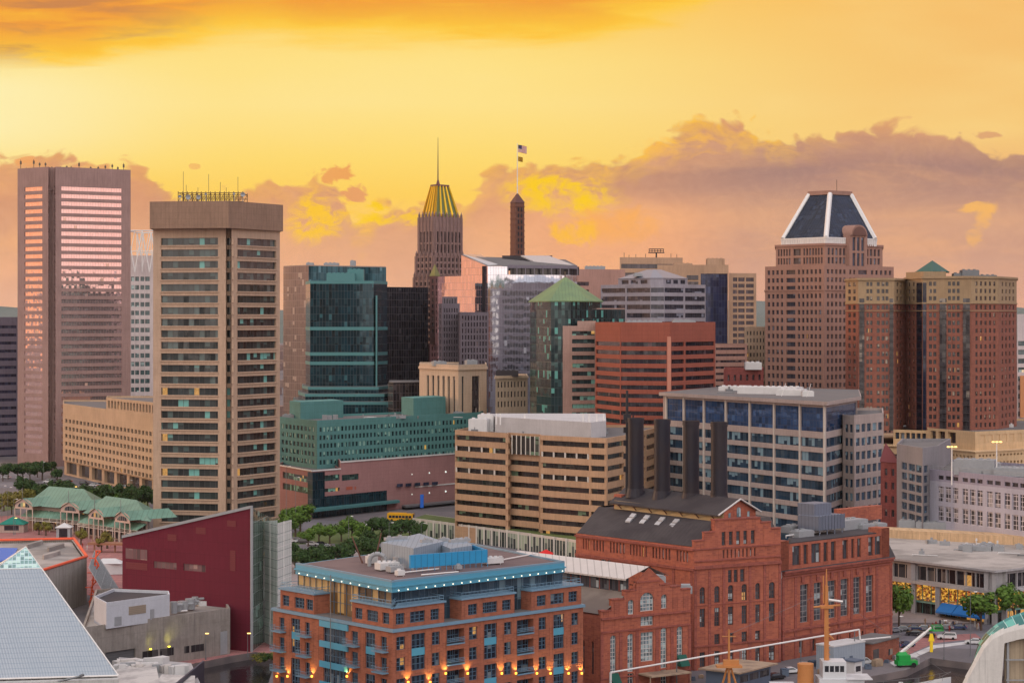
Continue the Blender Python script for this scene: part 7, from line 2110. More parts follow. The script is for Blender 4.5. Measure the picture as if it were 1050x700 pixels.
# ================================================================ green roofed market pavilions
gmt = plain('seafoam_metal_roof', (112, 148, 130), .55, var=.14, scale=.2, rgb2=(98, 132, 116), bands=1.6)
cwp = wall('pavilion_cream', (170, 150, 140), (2, 3), .06)
gpv = glass('pavilion_glass', (58, 66, 72), (140, 150, 120), .35, .1, 1.3, 2.6, mc=(150, 150, 140))
def pav(label, pa, Da, pb, Db, depth, gables, ze=8.2, zr=13.6):
    b = Bld('market_pavilion', label, 'market hall', [(pa, Da), (pb, Db)], [(pb + 3, Db + depth), (pa + 14, Da + depth)], cwp, gpv, recess=.4, group='green roofed waterfront pavilions')
    A, B_ = b.foot[0], b.foot[1]; L = math.dist(A, B_)
    d = (Vector(B_) - Vector(A)).normalized(); n_ = Vector((-d.y, d.x))
    b.tier(0, ze, {0: (('m', 3.0, 2.3), [(.5, 3.6), (4.8, 7.4)])}, auto=(('m', 3.4, 2.3), [(.5, 3.6), (4.8, 7.4)]), roof=False)
    C_, D_ = b.foot[2], b.foot[3]
    o = inset(b.foot, -1.8)
    r0, r1 = tuple(Vector(lerp2(A, D_, .5)) + d * L * .2), tuple(Vector(lerp2(B_, C_, .5)) - d * L * .2)
    q = MB()
    q.poly([(*o[0], ze), (*o[1], ze), (*r1, zr), (*r0, zr)]); q.poly([(*o[1], ze), (*o[2], ze), (*r1, zr)]); q.poly([(*o[2], ze), (*o[3], ze), (*r0, zr), (*r1, zr)]); q.poly([(*o[3], ze), (*o[0], ze), (*r0, zr)])
    q.poly([(*p, ze - .05) for p in o][::-1])
    q.build('hipped_roof', gmt, b.root)
    # porch roof and balcony along the front
    P_ = [tuple(Vector(A) - n_ * 4.2), tuple(Vector(B_) - n_ * 4.2)]
    q = MB(); q.poly([(*P_[0], 5.2), (*P_[1], 5.2), (*B_, 7.2), (*A, 7.2)]); q.poly([(*P_[0], 4.9), (*P_[1], 4.9), (*P_[1], 5.2), (*P_[0], 5.2)]); q.build('porch_roof', gmt, b.root)
    q = MB(); q.prism([P_[0], P_[1], B_, A], 3.7, 4.0, bottom=True)
    for z in (4.5, 5.0): q.tube((*P_[0], z), (*P_[1], z), .07, 4)
    for k in range(int(L / 4) + 1): c = lerp2(P_[0], P_[1], k / int(L / 4)); q.tube((*c, 0), (*c, 5.1), .16, 5)
    q.build('verandah', MATS['trim_light'], b.root)
    for t_ in gables:
        c = Vector(A) + d * L * t_; w_ = 5.0; f_ = -n_ * 5.2
        q = MB(); pts = [(*(c - d * w_ + f_), ze - 1), (*(c + d * w_ + f_), ze - 1), (*(c + d * w_ + f_), ze + .4)] + [(*(c + d * (w_ * math.cos(PI * k / 8)) + f_), ze + .4 + 2.4 * math.sin(PI * k / 8)) for k in range(1, 8)] + [(*(c - d * w_ + f_), ze + .4)]
        q.poly(pts)
        for k in range(4): q.tube((*(c + d * (-w_ + k * 2 * w_ / 3) + f_), 0), (*(c + d * (-w_ + k * 2 * w_ / 3) + f_), ze - .8), .2)
        q.build('gable_end', plain('gable_cream', (196, 172, 160), .7) if 'gable_cream' not in MATS else MATS['gable_cream'], b.root)
        q = MB(); a0 = c + f_ * 1.12; a1 = c + n_ * depth * .35; zt_ = ze + 3.0
        q.poly([(*(a0 - d * (w_ + .8)), ze + .2), (*a0, zt_), (*a1, zt_), (*(a1 - d * (w_ + .8)), ze + .2)][::-1]); q.poly([(*(a0 + d * (w_ + .8)), ze + .2), (*a0, zt_), (*a1, zt_), (*(a1 + d * (w_ + .8)), ze + .2)])
        q.build('cross_roof', gmt, b.root)
        q = MB(); pts = [(*(c + d * (w_ * .66 * math.cos(PI * k / 8)) + f_ * 1.02), ze - .3 + 1.7 * math.sin(PI * k / 8)) for k in range(9)]
        q.poly(pts); q.build('fan_window', gpv, b.root)
        q = MB(); q.tube((*a0, zt_), (*a0, zt_ + 4), .1); q.build('finial', MATS['steel_grey'], b.root)
    b.rm = gmt
    b.done()
pav('left market pavilion with seafoam green roof and arched gable on the brick plaza', 30, 812, 98, 790, 46, (.08, .78), ze=9.0, zr=14.6)
pav('right market pavilion with seafoam green roof running behind the crimson building', 90, 786, 151, 756, 40, (.36, .8), ze=8.4, zr=13.4)

# ================================================================ low glass building with planted roof
r = thing('green_roof_building', 'long low glass fronted building with grass roof in front of the tan terraced block', 'building', (*P2(510, 740), 0))
gfr = glass('green_front_glass', (70, 78, 76), (150, 160, 140), .4, .03, 1.7, 6, mc=(170, 168, 160), mull=.3)
cuts = [(424, 790), (470, 768), (520, 745), (600, 708), (640, 692)]
F_ = [P2(*c) for c in cuts]; K_ = [(p[0] + 4, p[1] + 16) for p in F_]
q = MB()
for a_, c_ in zip(F_, F_[1:]):
    l_ = math.dist(a_, c_); q.poly([(*a_, 0), (*c_, 0), (*c_, 5.2), (*a_, 5.2)], 0, [(0, 0), (l_, 0), (l_, 5.2), (0, 5.2)])
q.build('glass_front', gfr, r)
q = MB(); q.prism(F_ + K_[::-1], 5.2, 6.0, bottom=True); q.poly([(*F_[0], 0), (*F_[0], 5.2), (*K_[0], 5.2), (*K_[0], 0)]); q.build('roof_slab', MATS['trim_light'], r)
q = MB(); q.flat([tuple(Vector(p) + Vector((.3, .8))) for p in F_] + [tuple(Vector(p) - Vector((.3, .8))) for p in K_[::-1]], 6.04); q.build('grass_roof', MATS['lawn_green'], r)
for k in range(26):
    i = min(3, k * 4 // 26); u = k * 4 / 26 - i; c = lerp2(F_[i], F_[i + 1], u)
    q = MB(); q.obox((c[0] - .1, c[1] - .3), .3, .25, 0, 6.2, 0); q.build('pier', MATS['trim_light'], r)

# ================================================================ grey windowed tower, long white block and restaurant block
gbl = glass('slate_blue_glass', (58, 84, 112), (96, 128, 150), .3, .0, 1.6, 3.0, metal=.3, mull=.16, mc=(50, 66, 84), tilt=.03)
cgt = wall('grey_fair_concrete', (136, 132, 136), (6, 3.2), .05, streak=.2)
b = Bld('grey_stair_tower', 'grey concrete tower with small slate blue windows left of the long white block', 'office building',
        [(919.5, 672), (946, 650), (962, 662)], [(975, 700), (925, 700)], cgt, gbl)
zt = Zp(459, 650)
rows = Rw(655, 480, 10.3, 6, 7.4)
b.tier(0, zt, {0: ([(924.5, 930), (931.5, 938), (939, 945)], rows), 1: ([(947.5, 951.5)], rows)})
b.done()
lw = wall('lilac_white_panels', (172, 170, 184), (5.2, 4.2), .05, streak=.14)
gll = glass('multi_pane_glass', (84, 80, 84), (140, 134, 134), .4, .0, 1.3, 1.4, mull=.16, mc=(184, 178, 186), hm=True, tilt=.03)
b = Bld('long_white_block', 'long lilac white block with grouped multi pane windows above the restaurant roof', 'industrial building',
        [(952, 656), (1110, 598)], [(1120, 660), (965, 705)], lw, gll, recess=.3)
A, B_ = b.foot[0], b.foot[1]
zt = 33.6
gc = [(962, 967.5), (969.5, 975), (977, 982.5), (987, 992.5), (994.5, 1000), (1002, 1007.5), (1012, 1018), (1020, 1026), (1030, 1036), (1038, 1044), (1046, 1052), (1060, 1066), (1068, 1074), (1076, 1082), (1088, 1094)]
L = math.dist(A, B_)
rw_ = [(zt - 9.4, zt - 4.9), (zt - 15.4, zt - 10.9)]
b.tier(0, zt - 3.4, {0: (gc, rw_)}, roof=False)
b.tier(zt - 3.4, zt, {0: (gc, [(zt - 2.8, zt - 1.6)], {'g': gdk})}, mat=1)
for k in range(30):
    c = Vector(lerp2(A, B_, k / 29)); q = MB(); q.tube((*c, zt), (*c, zt + 1.3), .06, 4); 
    if k < 29: c2 = Vector(lerp2(A, B_, (k + 1) / 29)); q.tube((*c, zt + 1.3), (*c2, zt + 1.3), .06, 4); q.tube((*c, zt + .7), (*c2, zt + .7), .05, 4)
    q.build('roof_railing', MATS['unit_grey'], b.root)
b.units([(1000, 645, 12, 6, zt - .9, 4.5, -.35), (1015, 650, 6, 6, zt - .9, 3.2, -.35), (985, 655, 5, 5, zt - .9, 3.0, -.35), (1045, 640, 14, 8, zt - .9, 2.4, -.35)])
b.done([lw, wall('lilac_grey_band', (150, 144, 160), (5, 3), .05)])
# restaurant block
rc = wall('pale_concrete_trim', (166, 162, 164), (5, 3), .05, streak=.25)
grt = glass('dark_shopfront_glass', (40, 38, 44), (86, 82, 80), .3, .03, 2.6, 4.0, mull=.22, mc=(150, 140, 136))
m_, t_, p_ = new_mat('lit_shop_interior')
u_, v_, _ = uvs(t_)
n1_ = t_.noise(t_.comb(u_, t_.m('MULTIPLY', v_, 1.4)), 1.1, 5.0, .7); n2_ = t_.noise(t_.comb(u_, v_, 4.0), .5, 3.0, .6, out=1)
t_.put(p_.inputs['Base Color'], lin(90, 60, 40))
t_.put(p_.inputs['Emission Color'], t_.mix(.35, t_.mix(t_.ss(n1_, .4, .6), lin(190, 96, 30), lin(255, 206, 90)), n2_, 'OVERLAY'))
t_.put(p_.inputs['Emission Color'], t_.mix(t_.ss(t_.noise(t_.comb(u_, v_, 9.0), .9, 4.0, .7), .52, .66), t_.mix(t_.ss(n1_, .4, .6), lin(190, 90, 24), lin(255, 196, 78)), lin(200, 60, 60)))
t_.put(p_.inputs['Emission Strength'], t_.m('MULTIPLY', t_.ss(n1_, .36, .68), 1.1))
p_.inputs['Roughness'].default_value = .15
lit_shop = m_
b = Bld('restaurant_block', 'low flat roofed restaurant block with dark upper windows, warm lit shopfront and blue awnings', 'restaurant building',
        [(897, 592), (1020, 558), (1130, 586)], [(1140, 660), (905, 660)], rc, grt, recess=.5)
zt = 13.8
A, B_, C_ = b.foot[:3]
b.tier(8.0, zt, {0: ([(916, 930)] + CN(940, 1010, 7, .93), [(zt - 4.6, zt - .9)], {'name': 'upper_window'}), 1: (CN(1032, 1120, 8, .9), [(zt - 4.6, zt - .9)], {'name': 'upper_window'})}, roof=False)
ins = inset(b.foot, 1.6)
for i in range(5):
    a_, c_ = ins[i], ins[(i + 1) % 5]; l_ = math.dist(a_, c_)
    if i in (0, 1):
        q = MB(); q.poly([(*a_, 3.2), (*c_, 3.2), (*c_, 8.0), (*a_, 8.0)], 0, [(0, 3.2), (l_, 3.2), (l_, 8.0), (0, 8.0)]); q.build('lit_shopfront', lit_shop, b.root)
        q = MB(); q.poly([(*a_, 0), (*c_, 0), (*c_, 3.2), (*a_, 3.2)], 0, [(0, 0), (l_, 0), (l_, 3.2), (0, 3.2)]); q.build('ground_floor_glazing', glass('street_glass%d' % i, (46, 44, 42), (150, 110, 60), .4, .45, 1.8, 3.2, mc=(110, 120, 110)), b.root)
        n = int(l_ / 3); q = MB(); d_ = (Vector(c_) - Vector(a_)).normalized(); n_ = Vector((d_.y, -d_.x)) * .1
        for k in range(n + 1): c = Vector(lerp2(a_, c_, k / n)) + n_; q.obox(tuple(c), .1, .1, 0, 8.0, 0)
        q.prism([tuple(Vector(a_) + n_ * 14), tuple(Vector(c_) + n_ * 14), c_, a_], 3.1, 3.5, bottom=True)
        for z in (4.1, 4.6): q.tube((*(Vector(a_) + n_ * 13), z), (*(Vector(c_) + n_ * 13), z), .06, 4)
        q.build('mezzanine_frame', plain('aqua_frame', (96, 140, 134), .6) if 'aqua_frame' not in MATS else MATS['aqua_frame'], b.root)
    else: b.face(a_, c_, 0, 8.0)
b.W.flat(list(reversed(b.foot)), 8.0)
b.W.prism(inset(b.foot, -1.0), 8.1, 8.9, bottom=True)
b.W.prism(inset(b.foot, -1.4), zt, zt + .5, bottom=True)
b.roof.flat(inset(b.foot, -1.1), zt + .53)
for px in (937, 962, 1012, 1020, 1030): c = lerp2(*( (A, B_) if px <= 1020 else (B_, C_)), tpx(*((A, B_) if px <= 1020 else (B_, C_)), px)); q = MB(); q.obox((c[0], c[1]), .6, .7, 0, 8.8 if px == 962 else zt, -.5); q.build('concrete_pier', rc, b.root)
q = MB(); c = [P2(905, 640), P2(1140, 604), P2(1145, 612), P2(905, 648)]; q.prism(c, zt, zt + 3.0); q.build('roof_parapet_wall', wall('cream_parapet', (204, 172, 136), (3, 2), .05, streak=.5), b.root)
blaw = plain('blue_awning', (24, 100, 170), .7, k=1.1)
for (pa, pb) in ((966, 982), (983, 1001), (1002, 1012)):
    t0, t1 = tpx(A, B_, pa), tpx(A, B_, pb); P_, Q_ = Vector(lerp2(A, B_, t0)), Vector(lerp2(A, B_, t1)); d_ = (Q_ - P_).normalized(); n_ = Vector((d_.y, -d_.x)) * 2.6
    q = MB(); q.poly([(*(P_ + n_), 1.9), (*(Q_ + n_), 1.9), (*Q_, 3.9), (*P_, 3.9)]); q.poly([(*(P_ + n_), 1.4), (*(Q_ + n_), 1.4), (*(Q_ + n_), 1.9), (*(P_ + n_), 1.9)])
    q.poly([(*P_, 1.4), (*(P_ + n_), 1.4), (*(P_ + n_), 1.9), (*P_, 3.9)]); q.poly([(*Q_, 1.4), (*(Q_ + n_), 1.4), (*(Q_ + n_), 1.9), (*Q_, 3.9)]); q.build('blue_awning', blaw, b.root)
b.units([(985, 640, 10, 4, zt + .5, 1.2, -.3), (1000, 605, 9, 4, zt + .5, 1.3, -.3), (1012, 608, 4, 3, zt + .5, 1.6, -.3), (992, 601, 2.5, 2, zt + .5, 2.2, -.3), (1020, 640, 8, 5, zt + .5, 1.2, -.3), (1038, 645, 12, 5, zt + .5, 1.0, -.3), (1024, 603, 3, 2, zt + .5, 1.5, -.3),
         (960, 652, 12, 5, zt + .5, 3.4, -.25), (975, 650, 4, 3, zt + .5, 3.8, -.25), (930, 655, 5, 3, zt + .5, 3.6, -.2)])
for k in range(7):
    q = MB(); x, y = P2(985 + k * 6, 606 + (k % 3) * 2); q.cyl(x, y, .5, .5, zt + .5, zt + 1.8 + (k % 2) * .6, 8); q.tube((x, y, zt + 1.4), (x + 1.6, y, zt + 1.2), .3, 6); q.build('roof_vent', MATS['unit_white'], b.root)
b.rm = MATS['roof_light']
b.done()

# ================================================================ white shell at the lower right
r = thing('white_shell_pavilion', 'curved white shell with teal glass rim at the lower right corner', 'pavilion', (*P2(1050, 350), 0))
Ds = 350.0; prof = [(985, 712), (992, 697), (1001, 680), (1009, 665), (1018, 655), (1030, 649), (1045, 645), (1066, 642), (1095, 640), (1130, 640)]
rim = [(985, 712), (990, 694), (998, 676), (1003, 659), (1011, 648), (1022, 639), (1036, 631.5), (1052, 626), (1085, 621), (1130, 619)]
P_ = [(X(a, Ds), Ds, Zp(c, Ds)) for a, c in prof]; R_ = [(X(a, Ds + 5), Ds + 5, Zp(c, Ds + 5)) for a, c in rim]
q = MB(); low = [(p[0], Ds, -1) for p in P_]
for i in range(4): q.poly([low[i], low[i + 1], P_[i + 1], P_[i]])
for i in range(len(P_) - 1): q.poly([P_[i], P_[i + 1], (P_[i + 1][0], P_[i + 1][1] + .5, P_[i + 1][2] + .9), (P_[i][0] - .3, P_[i][1] + .5, P_[i][2] + .5)])
for i in range(4, len(P_) - 1):
    q.poly([(P_[i][0], Ds, P_[i][2] - 1.6 if i > 4 else -1), (P_[i + 1][0], Ds, P_[i + 1][2] - 1.6), P_[i + 1], P_[i]])
q.build('shell', wall('shell_white', (204, 200, 196), (8, 8), .03, streak=.25), r)
q = MB()
for i in range(len(P_) - 1): q.poly([P_[i], P_[i + 1], R_[i + 1], R_[i]])
q.smooth.update(range(len(q.f))); q.build('teal_glass_rim', glass('teal_rim_glass', (40, 122, 120), (80, 160, 150), .3, 0, 1.4, 3.0, metal=.3, mull=.1, mc=(150, 180, 176), tilt=.03), r)
q = MB(); back = [(p[0] + 4, p[1] + 16, max(-1, p[2] - 7)) for p in R_]
for i in range(len(R_) - 1): q.poly([R_[i], R_[i + 1], back[i + 1], back[i]])
q.build('roof', MATS['unit_white'], r)
q = MB(); x0 = X(1030, Ds + 1.5); q.box(x0, Ds + 1.5, -1, X(1135, Ds), Ds + 1.9, Zp(652, Ds)); q.build('beige_back_wall', wall('beige_curtain', (176, 158, 136), (.8, 30), .15), r)
q = MB()
for k in range(6): xx = x0 + .2 + k * 3.2; q.box(xx, Ds + .6, -1, xx + .35, Ds + 1.0, Zp(650, Ds))
for y_ in (676, 697): q.box(x0, Ds + .5, Zp(y_, Ds) - .2, X(1130, Ds), Ds + .8, Zp(y_, Ds))
q.build('window_frame', MATS['unit_grey'], r)

# ================================================================ trees
def leaf_mat(name, rgb, rgb2, rgb3):
    m, t, p = new_mat(name)
    g = t.add('ShaderNodeNewGeometry'); oi = t.add('ShaderNodeObjectInfo')
    c = t.mix(g.outputs['Random Per Island'], lin(*rgb, .95), lin(*rgb2, .9))
    c = t.mix(t.m('MULTIPLY', oi.outputs['Random'], .6), c, lin(*rgb3, 1.05))
    t.put(p.inputs['Base Color'], c); p.inputs['Roughness'].default_value = .7; p.inputs['Specular IOR Level'].default_value = .2
    return m
lm1 = leaf_mat('leaf_green', (52, 82, 30), (104, 132, 50), (84, 112, 44))
lm2 = leaf_mat('leaf_dark', (34, 56, 28), (66, 90, 42), (56, 82, 42))
lm3 = leaf_mat('leaf_olive', (98, 98, 40), (140, 136, 60), (120, 104, 52))
bark = plain('bark', (86, 70, 58), .9)
def crown_mesh(seed, mat, n=1500, R=1.0, flat=.8, leaf=.085):
    rg = random.Random(seed); q = MB()
    cl = [(0, 0, 0, .6)]
    for k in range(11):
        a = rg.uniform(0, 2 * PI); h = rg.uniform(-.45, .62); rr_ = rg.uniform(.35, .72) * math.sqrt(max(.2, 1 - h * h))
        cl.append((rr_ * math.cos(a), rr_ * math.sin(a), h * flat, rg.uniform(.26, .42)))
    for k in range(n):
        cx, cy, cz, cr = rg.choice(cl)
        v = Vector((rg.gauss(0, 1), rg.gauss(0, 1), rg.gauss(0, 1))).normalized() * cr * rg.uniform(.55, 1.08)
        c = Vector((cx, cy, cz)) + v
        nrm = (v.normalized() + Vector((rg.uniform(-.7, .7), rg.uniform(-.7, .7), rg.uniform(-.2, .9)))).normalized()
        a = nrm.orthogonal().normalized(); b_ = nrm.cross(a); s1 = leaf * rg.uniform(.7, 1.5); s2 = s1 * rg.uniform(.5, .9)
        q.poly([tuple(c - a * s1 - b_ * s2 * .3), tuple(c + a * s1 * .1 - b_ * s2), tuple(c + a * s1), tuple(c + b_ * s2)])
    return q
def proto_tree(name, label, seed, mat, h, r, group, leafk=1.0):
    root = thing(name, label, 'tree', (0, 0, 0), group)
    q = MB(); rg = random.Random(seed)
    q.tube((0, 0, 0), (0, 0, h * .5), .32, 7, r2=.2)
    for k in range(6):
        a = k * 1.05 + rg.uniform(-.2, .2); q.tube((0, 0, h * (.28 + .03 * k)), (r * .6 * math.cos(a), r * .6 * math.sin(a), h * rg.uniform(.55, .8)), .13, 5, r2=.05)
    q.build('trunk', bark, root)
    c = crown_mesh(seed, mat)
    c.v = [(x * r, y * r, z * h * .42 + h * .62) for x, y, z in c.v]
    c.build('crown', mat, root)
    return root
def plant_trees(name, label, group, mat, spots, seed):
    protos = []
    for i, (px, py, h, r_) in enumerate(spots):
        x, y = G(px, py); rg = random.Random(seed * 31 + i)
        if i < 3:
            o = proto_tree(name, label, seed * 7 + i, mat, h, r_, group); o.location = (x, y, 0); WL[o.name] = (x, y, 0); o.rotation_euler = (0, 0, rg.uniform(0, 6)); protos.append((o, h))
        else:
            s_, hh = protos[i % len(protos)]
            copy_thing(s_, (x, y, 0), rg.uniform(0, 6), label, group, scale=h / hh)
rg = random.Random(11)
plant_trees('street_tree', 'round dark green tree in the row between the market pavilions and the tan low slab', 'trees behind the market pavilions', lm2,
            [(24 + k * 8.6 + rg.uniform(-2, 2), 512 + k * .9 + rg.uniform(-3, 3), rg.uniform(9, 12), rg.uniform(4, 5)) for k in range(17)], 1)
plant_trees('street_tree', 'lighter green tree on the lawn just behind the pavilion roofs', 'lighter trees behind the pavilion roofs', lm1,
            [(60 + k * 12 + rg.uniform(-3, 3), 519 + rg.uniform(-2, 3), rg.uniform(8, 10), rg.uniform(3.6, 4.4)) for k in range(8)], 2)
plant_trees('young_tree', 'olive tinted young tree at the left edge of the brick plaza', 'olive trees left of the pavilions', lm3,
            [(4, 524, 9, 4), (12, 527, 9, 4.4), (20, 521, 8, 3.6), (-6, 530, 9, 4), (28, 519, 8, 3.6)], 3)
plant_trees('street_tree', 'bright green tree on the lawn between the street and the teal glass corner', 'bright trees below the pink mall', lm1,
            [(327, 556, 7.2, 3.6), (338, 558, 7.6, 4), (350, 555, 8.2, 4.4), (361, 553, 8.8, 4.5), (372, 555, 7.6, 3.8), (316, 560, 6.8, 3.4), (303, 552, 10, 4), (296, 548, 11, 4), (308, 545, 11, 4), (366, 560, 6, 3.2), (290, 556, 11, 3.8)], 4)
plant_trees('street_tree', 'dark leafless looking tree between the lawn and the entrance canopy of the pink mall', 'dark trees before the mall entrance', lm2,
            [(383, 552, 8, 3.8), (392, 553, 8.5, 4.2), (401, 554, 8.5, 4.2), (411, 556, 8.5, 4), (420, 553, 8, 3.6), (428, 556, 8, 4), (396, 562, 7, 3.6), (379, 563, 7, 3.6), (408, 565, 6.5, 3.4)], 5)
plant_trees('grove_tree', 'dark rounded tree of the dense grove right behind the roof of the brick apartment block', 'dense grove behind the brick apartment block', lm2,
            [(296 + k * 6.6 + rg.uniform(-2, 2), 584 + rg.uniform(-6, 6) - k * .5, rg.uniform(7.5, 9.5), rg.uniform(3.8, 4.8)) for k in range(15)], 6)
plant_trees('small_tree', 'small green tree in front of the glass building with the grass roof', 'small trees along the grass roofed building', lm1,
            [(413, 572, 6, 3), (425, 575, 5.4, 2.8), (437, 577, 5.4, 2.8), (452, 578, 5, 2.6), (468, 583, 5.4, 3), (481, 584, 6, 3.4), (492, 586, 5.4, 3), (517, 587, 6, 3), (530, 589, 5, 2.6)], 7)
plant_trees('street_tree', 'small dark tree beside the street at the far left edge', 'trees by the far left street', lm2,
            [(3 + k * 7 + rg.uniform(-2, 2), 490 + rg.uniform(-5, 6), rg.uniform(7, 10), rg.uniform(3.4, 4.6)) for k in range(9)], 12)
plant_trees('plaza_tree', 'leafy green tree at the right corner of the brick annex', 'trees outside the restaurant block', lm1, [(922, 645, 12.6, 4.6)], 8)
plant_trees('plaza_tree', 'broad green tree before the restaurant block, close to the white shell', 'trees outside the restaurant block', lm1, [(1006, 646, 10.5, 5.4), (1040, 642, 11.5, 5.2)], 9)
plant_trees('plaza_tree', 'tiny slim tree under the verandah of the market pavilions', 'small trees on the brick plaza', lm3,
            [(40, 548, 5, 2.2), (47, 549, 5.6, 2.4), (83, 558, 6, 2.6), (110, 562, 6.4, 2.8), (104, 566, 5.6, 2.2)], 10)
for i, (px, py, w_) in enumerate(((262, 678, 2.2), (268, 677, 2.6), (274, 676, 3.0), (280, 677, 2.6), (286, 676, 2.8))):
    q = crown_mesh(40 + i, lm2, n=500); x, y = G(px, py)
    q.v = [(a * w_ + x, c * w_ + y, d * 1.5 + .8) for a, c, d in q.v]
    tag(q.build('shrub', lm2 if i % 2 else lm3, origin=(x, y, 0)), 'low green shrub at the water edge between the crimson building and brick apartments', 'shrub', 'shrubs at the water edge')

# ================================================================ cars
gcar = plain('car_glass', (30, 34, 42), .12, k=1, spec=.8); tyre = plain('tyre_rubber', (24, 24, 26), .8, k=1); hl = plain('headlight_lens', (220, 220, 214), .2)
tlm = glow('tail_light', (210, 30, 24), 1.2)
def car(label, px, py, rz, mat, typ='sedan', group=None):
    x, y = G(px, py)
    r = thing('parked_car' if typ != 'van' else 'delivery_van', label, 'car' if typ != 'van' else 'van', (x, y, .02), group)
    L, W, H = (4.5, 1.8, 1.45) if typ == 'sedan' else ((4.8, 1.9, 1.75) if typ == 'suv' else (5.6, 2.0, 2.4))
    def lo(pts): return pts
    # body: lofted side outline across the width, with tucked-in roof
    if typ == 'sedan': out = [(-L/2, .35), (-L/2, .85), (-L*.36, .98), (-L*.24, 1.40), (L*.08, 1.45), (L*.24, .98), (L*.46, .84), (L/2, .62), (L/2, .35)]
    elif typ == 'suv': out = [(-L/2, .4), (-L/2, 1.1), (-L*.44, 1.66), (L*.1, 1.72), (L*.24, 1.12), (L*.46, 1.0), (L/2, .7), (L/2, .4)]
    else: out = [(-L/2, .4), (-L/2, 2.3), (-L*.45, 2.4), (L*.2, 2.4), (L*.34, 1.4), (L*.47, 1.2), (L/2, .8), (L/2, .4)]
    q = MB()
    def sec(z): return W / 2 * (1 if z < 1.0 else 1 - .18 * (z - 1.0) / max(.1, H - 1.0))
    n = len(out)
    for i in range(n):
        a_, c_ = out[i], out[(i + 1) % n]
        q.poly([(a_[0], -sec(a_[1]), a_[1]), (c_[0], -sec(c_[1]), c_[1]), (c_[0], sec(c_[1]), c_[1]), (a_[0], sec(a_[1]), a_[1])])
    q.poly([(a_[0], -sec(a_[1]), a_[1]) for a_ in out][::-1]); q.poly([(a_[0], sec(a_[1]), a_[1]) for a_ in out])
    me_parts = [('body', q, mat)]
    g = MB(); zb0 = .98 if typ == 'sedan' else (1.12 if typ == 'suv' else 1.5); zt0 = H - .1
    x0, x1, x2, x3 = (-L*.33, -L*.225, L*.07, L*.2) if typ == 'sedan' else ((-L*.44, -L*.41, L*.09, L*.2) if typ == 'suv' else (L*.02, L*.02, L*.2, L*.3))
    for s_ in (-1, 1): g.poly([(x0, s_ * (sec(zb0) + .012), zb0), (x3, s_ * (sec(zb0) + .012), zb0), (x2, s_ * (sec(zt0) + .012), zt0), (x1, s_ * (sec(zt0) + .012), zt0)])
    i0 = 4 if typ == 'sedan' else 3
    a_, c_ = out[i0], out[i0 + 1]
    g.poly([(a_[0] + .03, -sec(a_[1]) * .92, a_[1] + .01), (c_[0] + .03, -sec(c_[1]) * .92, c_[1] + .01), (c_[0] + .03, sec(c_[1]) * .92, c_[1] + .01), (a_[0] + .03, sec(a_[1]) * .92, a_[1] + .01)])
    if typ != 'van':
        a_, c_ = (out[2], out[3]) if typ == 'sedan' else (out[1], out[2])
        g.poly([(a_[0] - .03, -sec(a_[1]) * .9, a_[1] + .01), (c_[0] - .03, -sec(c_[1]) * .9, c_[1]), (c_[0] - .03, sec(c_[1]) * .9, c_[1]), (a_[0] - .03, sec(a_[1]) * .9, a_[1] + .01)])
    me_parts.append(('windows', g, gcar))
    for sx in (-.31, .31):
        for sy in (-1, 1):
            w_ = MB(); cx = L * sx
            ring = [(cx + .33 * math.cos(2 * PI * k / 12), .33 + .33 * math.sin(2 * PI * k / 12)) for k in range(12)]
            ya, yb = sy * (W / 2 - .2), sy * (W / 2 + .03)
            for k in range(12):
                a_, c_ = ring[k], ring[(k + 1) % 12]; w_.poly([(a_[0], ya, a_[1]), (c_[0], ya, c_[1]), (c_[0], yb, c_[1]), (a_[0], yb, a_[1])])
            w_.poly([(a_[0], yb, a_[1]) for a_ in ring]); me_parts.append(('wheel', w_, tyre))
    for sy in (-1, 1):
        h_ = MB(); h_.box(L / 2 - .05, sy * .62 - .2, .62, L / 2 + .02, sy * .62 + .2, .76); me_parts.append(('headlight', h_, hl))
        h_ = MB(); h_.box(-L / 2 - .02, sy * .66 - .16, .68, -L / 2 + .05, sy * .66 + .16, .86); me_parts.append(('tail_light', h_, tlm))
    for nm, m_, mt in me_parts:
        m_.v = [(vx + x, vy + y, vz + .02) for vx, vy, vz in m_.v]; m_.build(nm, mt, r)
    r.rotation_euler = (0, 0, rz)
    return r
cw, cd, csil, cblu, cred, cyel = plain('white_car_paint', (206, 206, 208), .25, spec=.6, var=.02), plain('black_car_paint', (38, 38, 44), .25, spec=.6, var=.02), plain('silver_car_paint', (150, 154, 160), .3, metal=.5, var=.02), plain('blue_car_paint', (44, 60, 96), .25, spec=.6, var=.02), plain('red_car_paint', (170, 36, 34), .25, spec=.6, var=.02), plain('yellow_car_paint', (226, 168, 30), .3, var=.02)
car('white sedan parked nearest the brick annex on the quay', 811, 690, .3, cw)
car('black sedan beside the grey shed on the quay', 795, 696, .5, cd)
car('silver sedan at the bottom edge in front of the grey shed', 774, 701, .3, csil)
car('white pickup like car parked beside the pale container', 886, 681, .3, cw, 'suv')
car('dark blue sedan parked under the tree at the annex corner', 929, 663, .5, cblu)
car('black sedan parked furthest left in the row before the restaurant', 938, 651, 2.9, cd)
car('black hatchback parked in the middle of the restaurant row', 950, 653, 2.9, cd)
car('silver sedan nearest the corner of the brick annex', 917, 648, .6, csil)
car('white sedan driving on the road left of the crossing', 971, 655, 2.95, cw, 'suv')
car('white sedan waiting beside the white shell on the road', 999, 660, 2.8, cw)
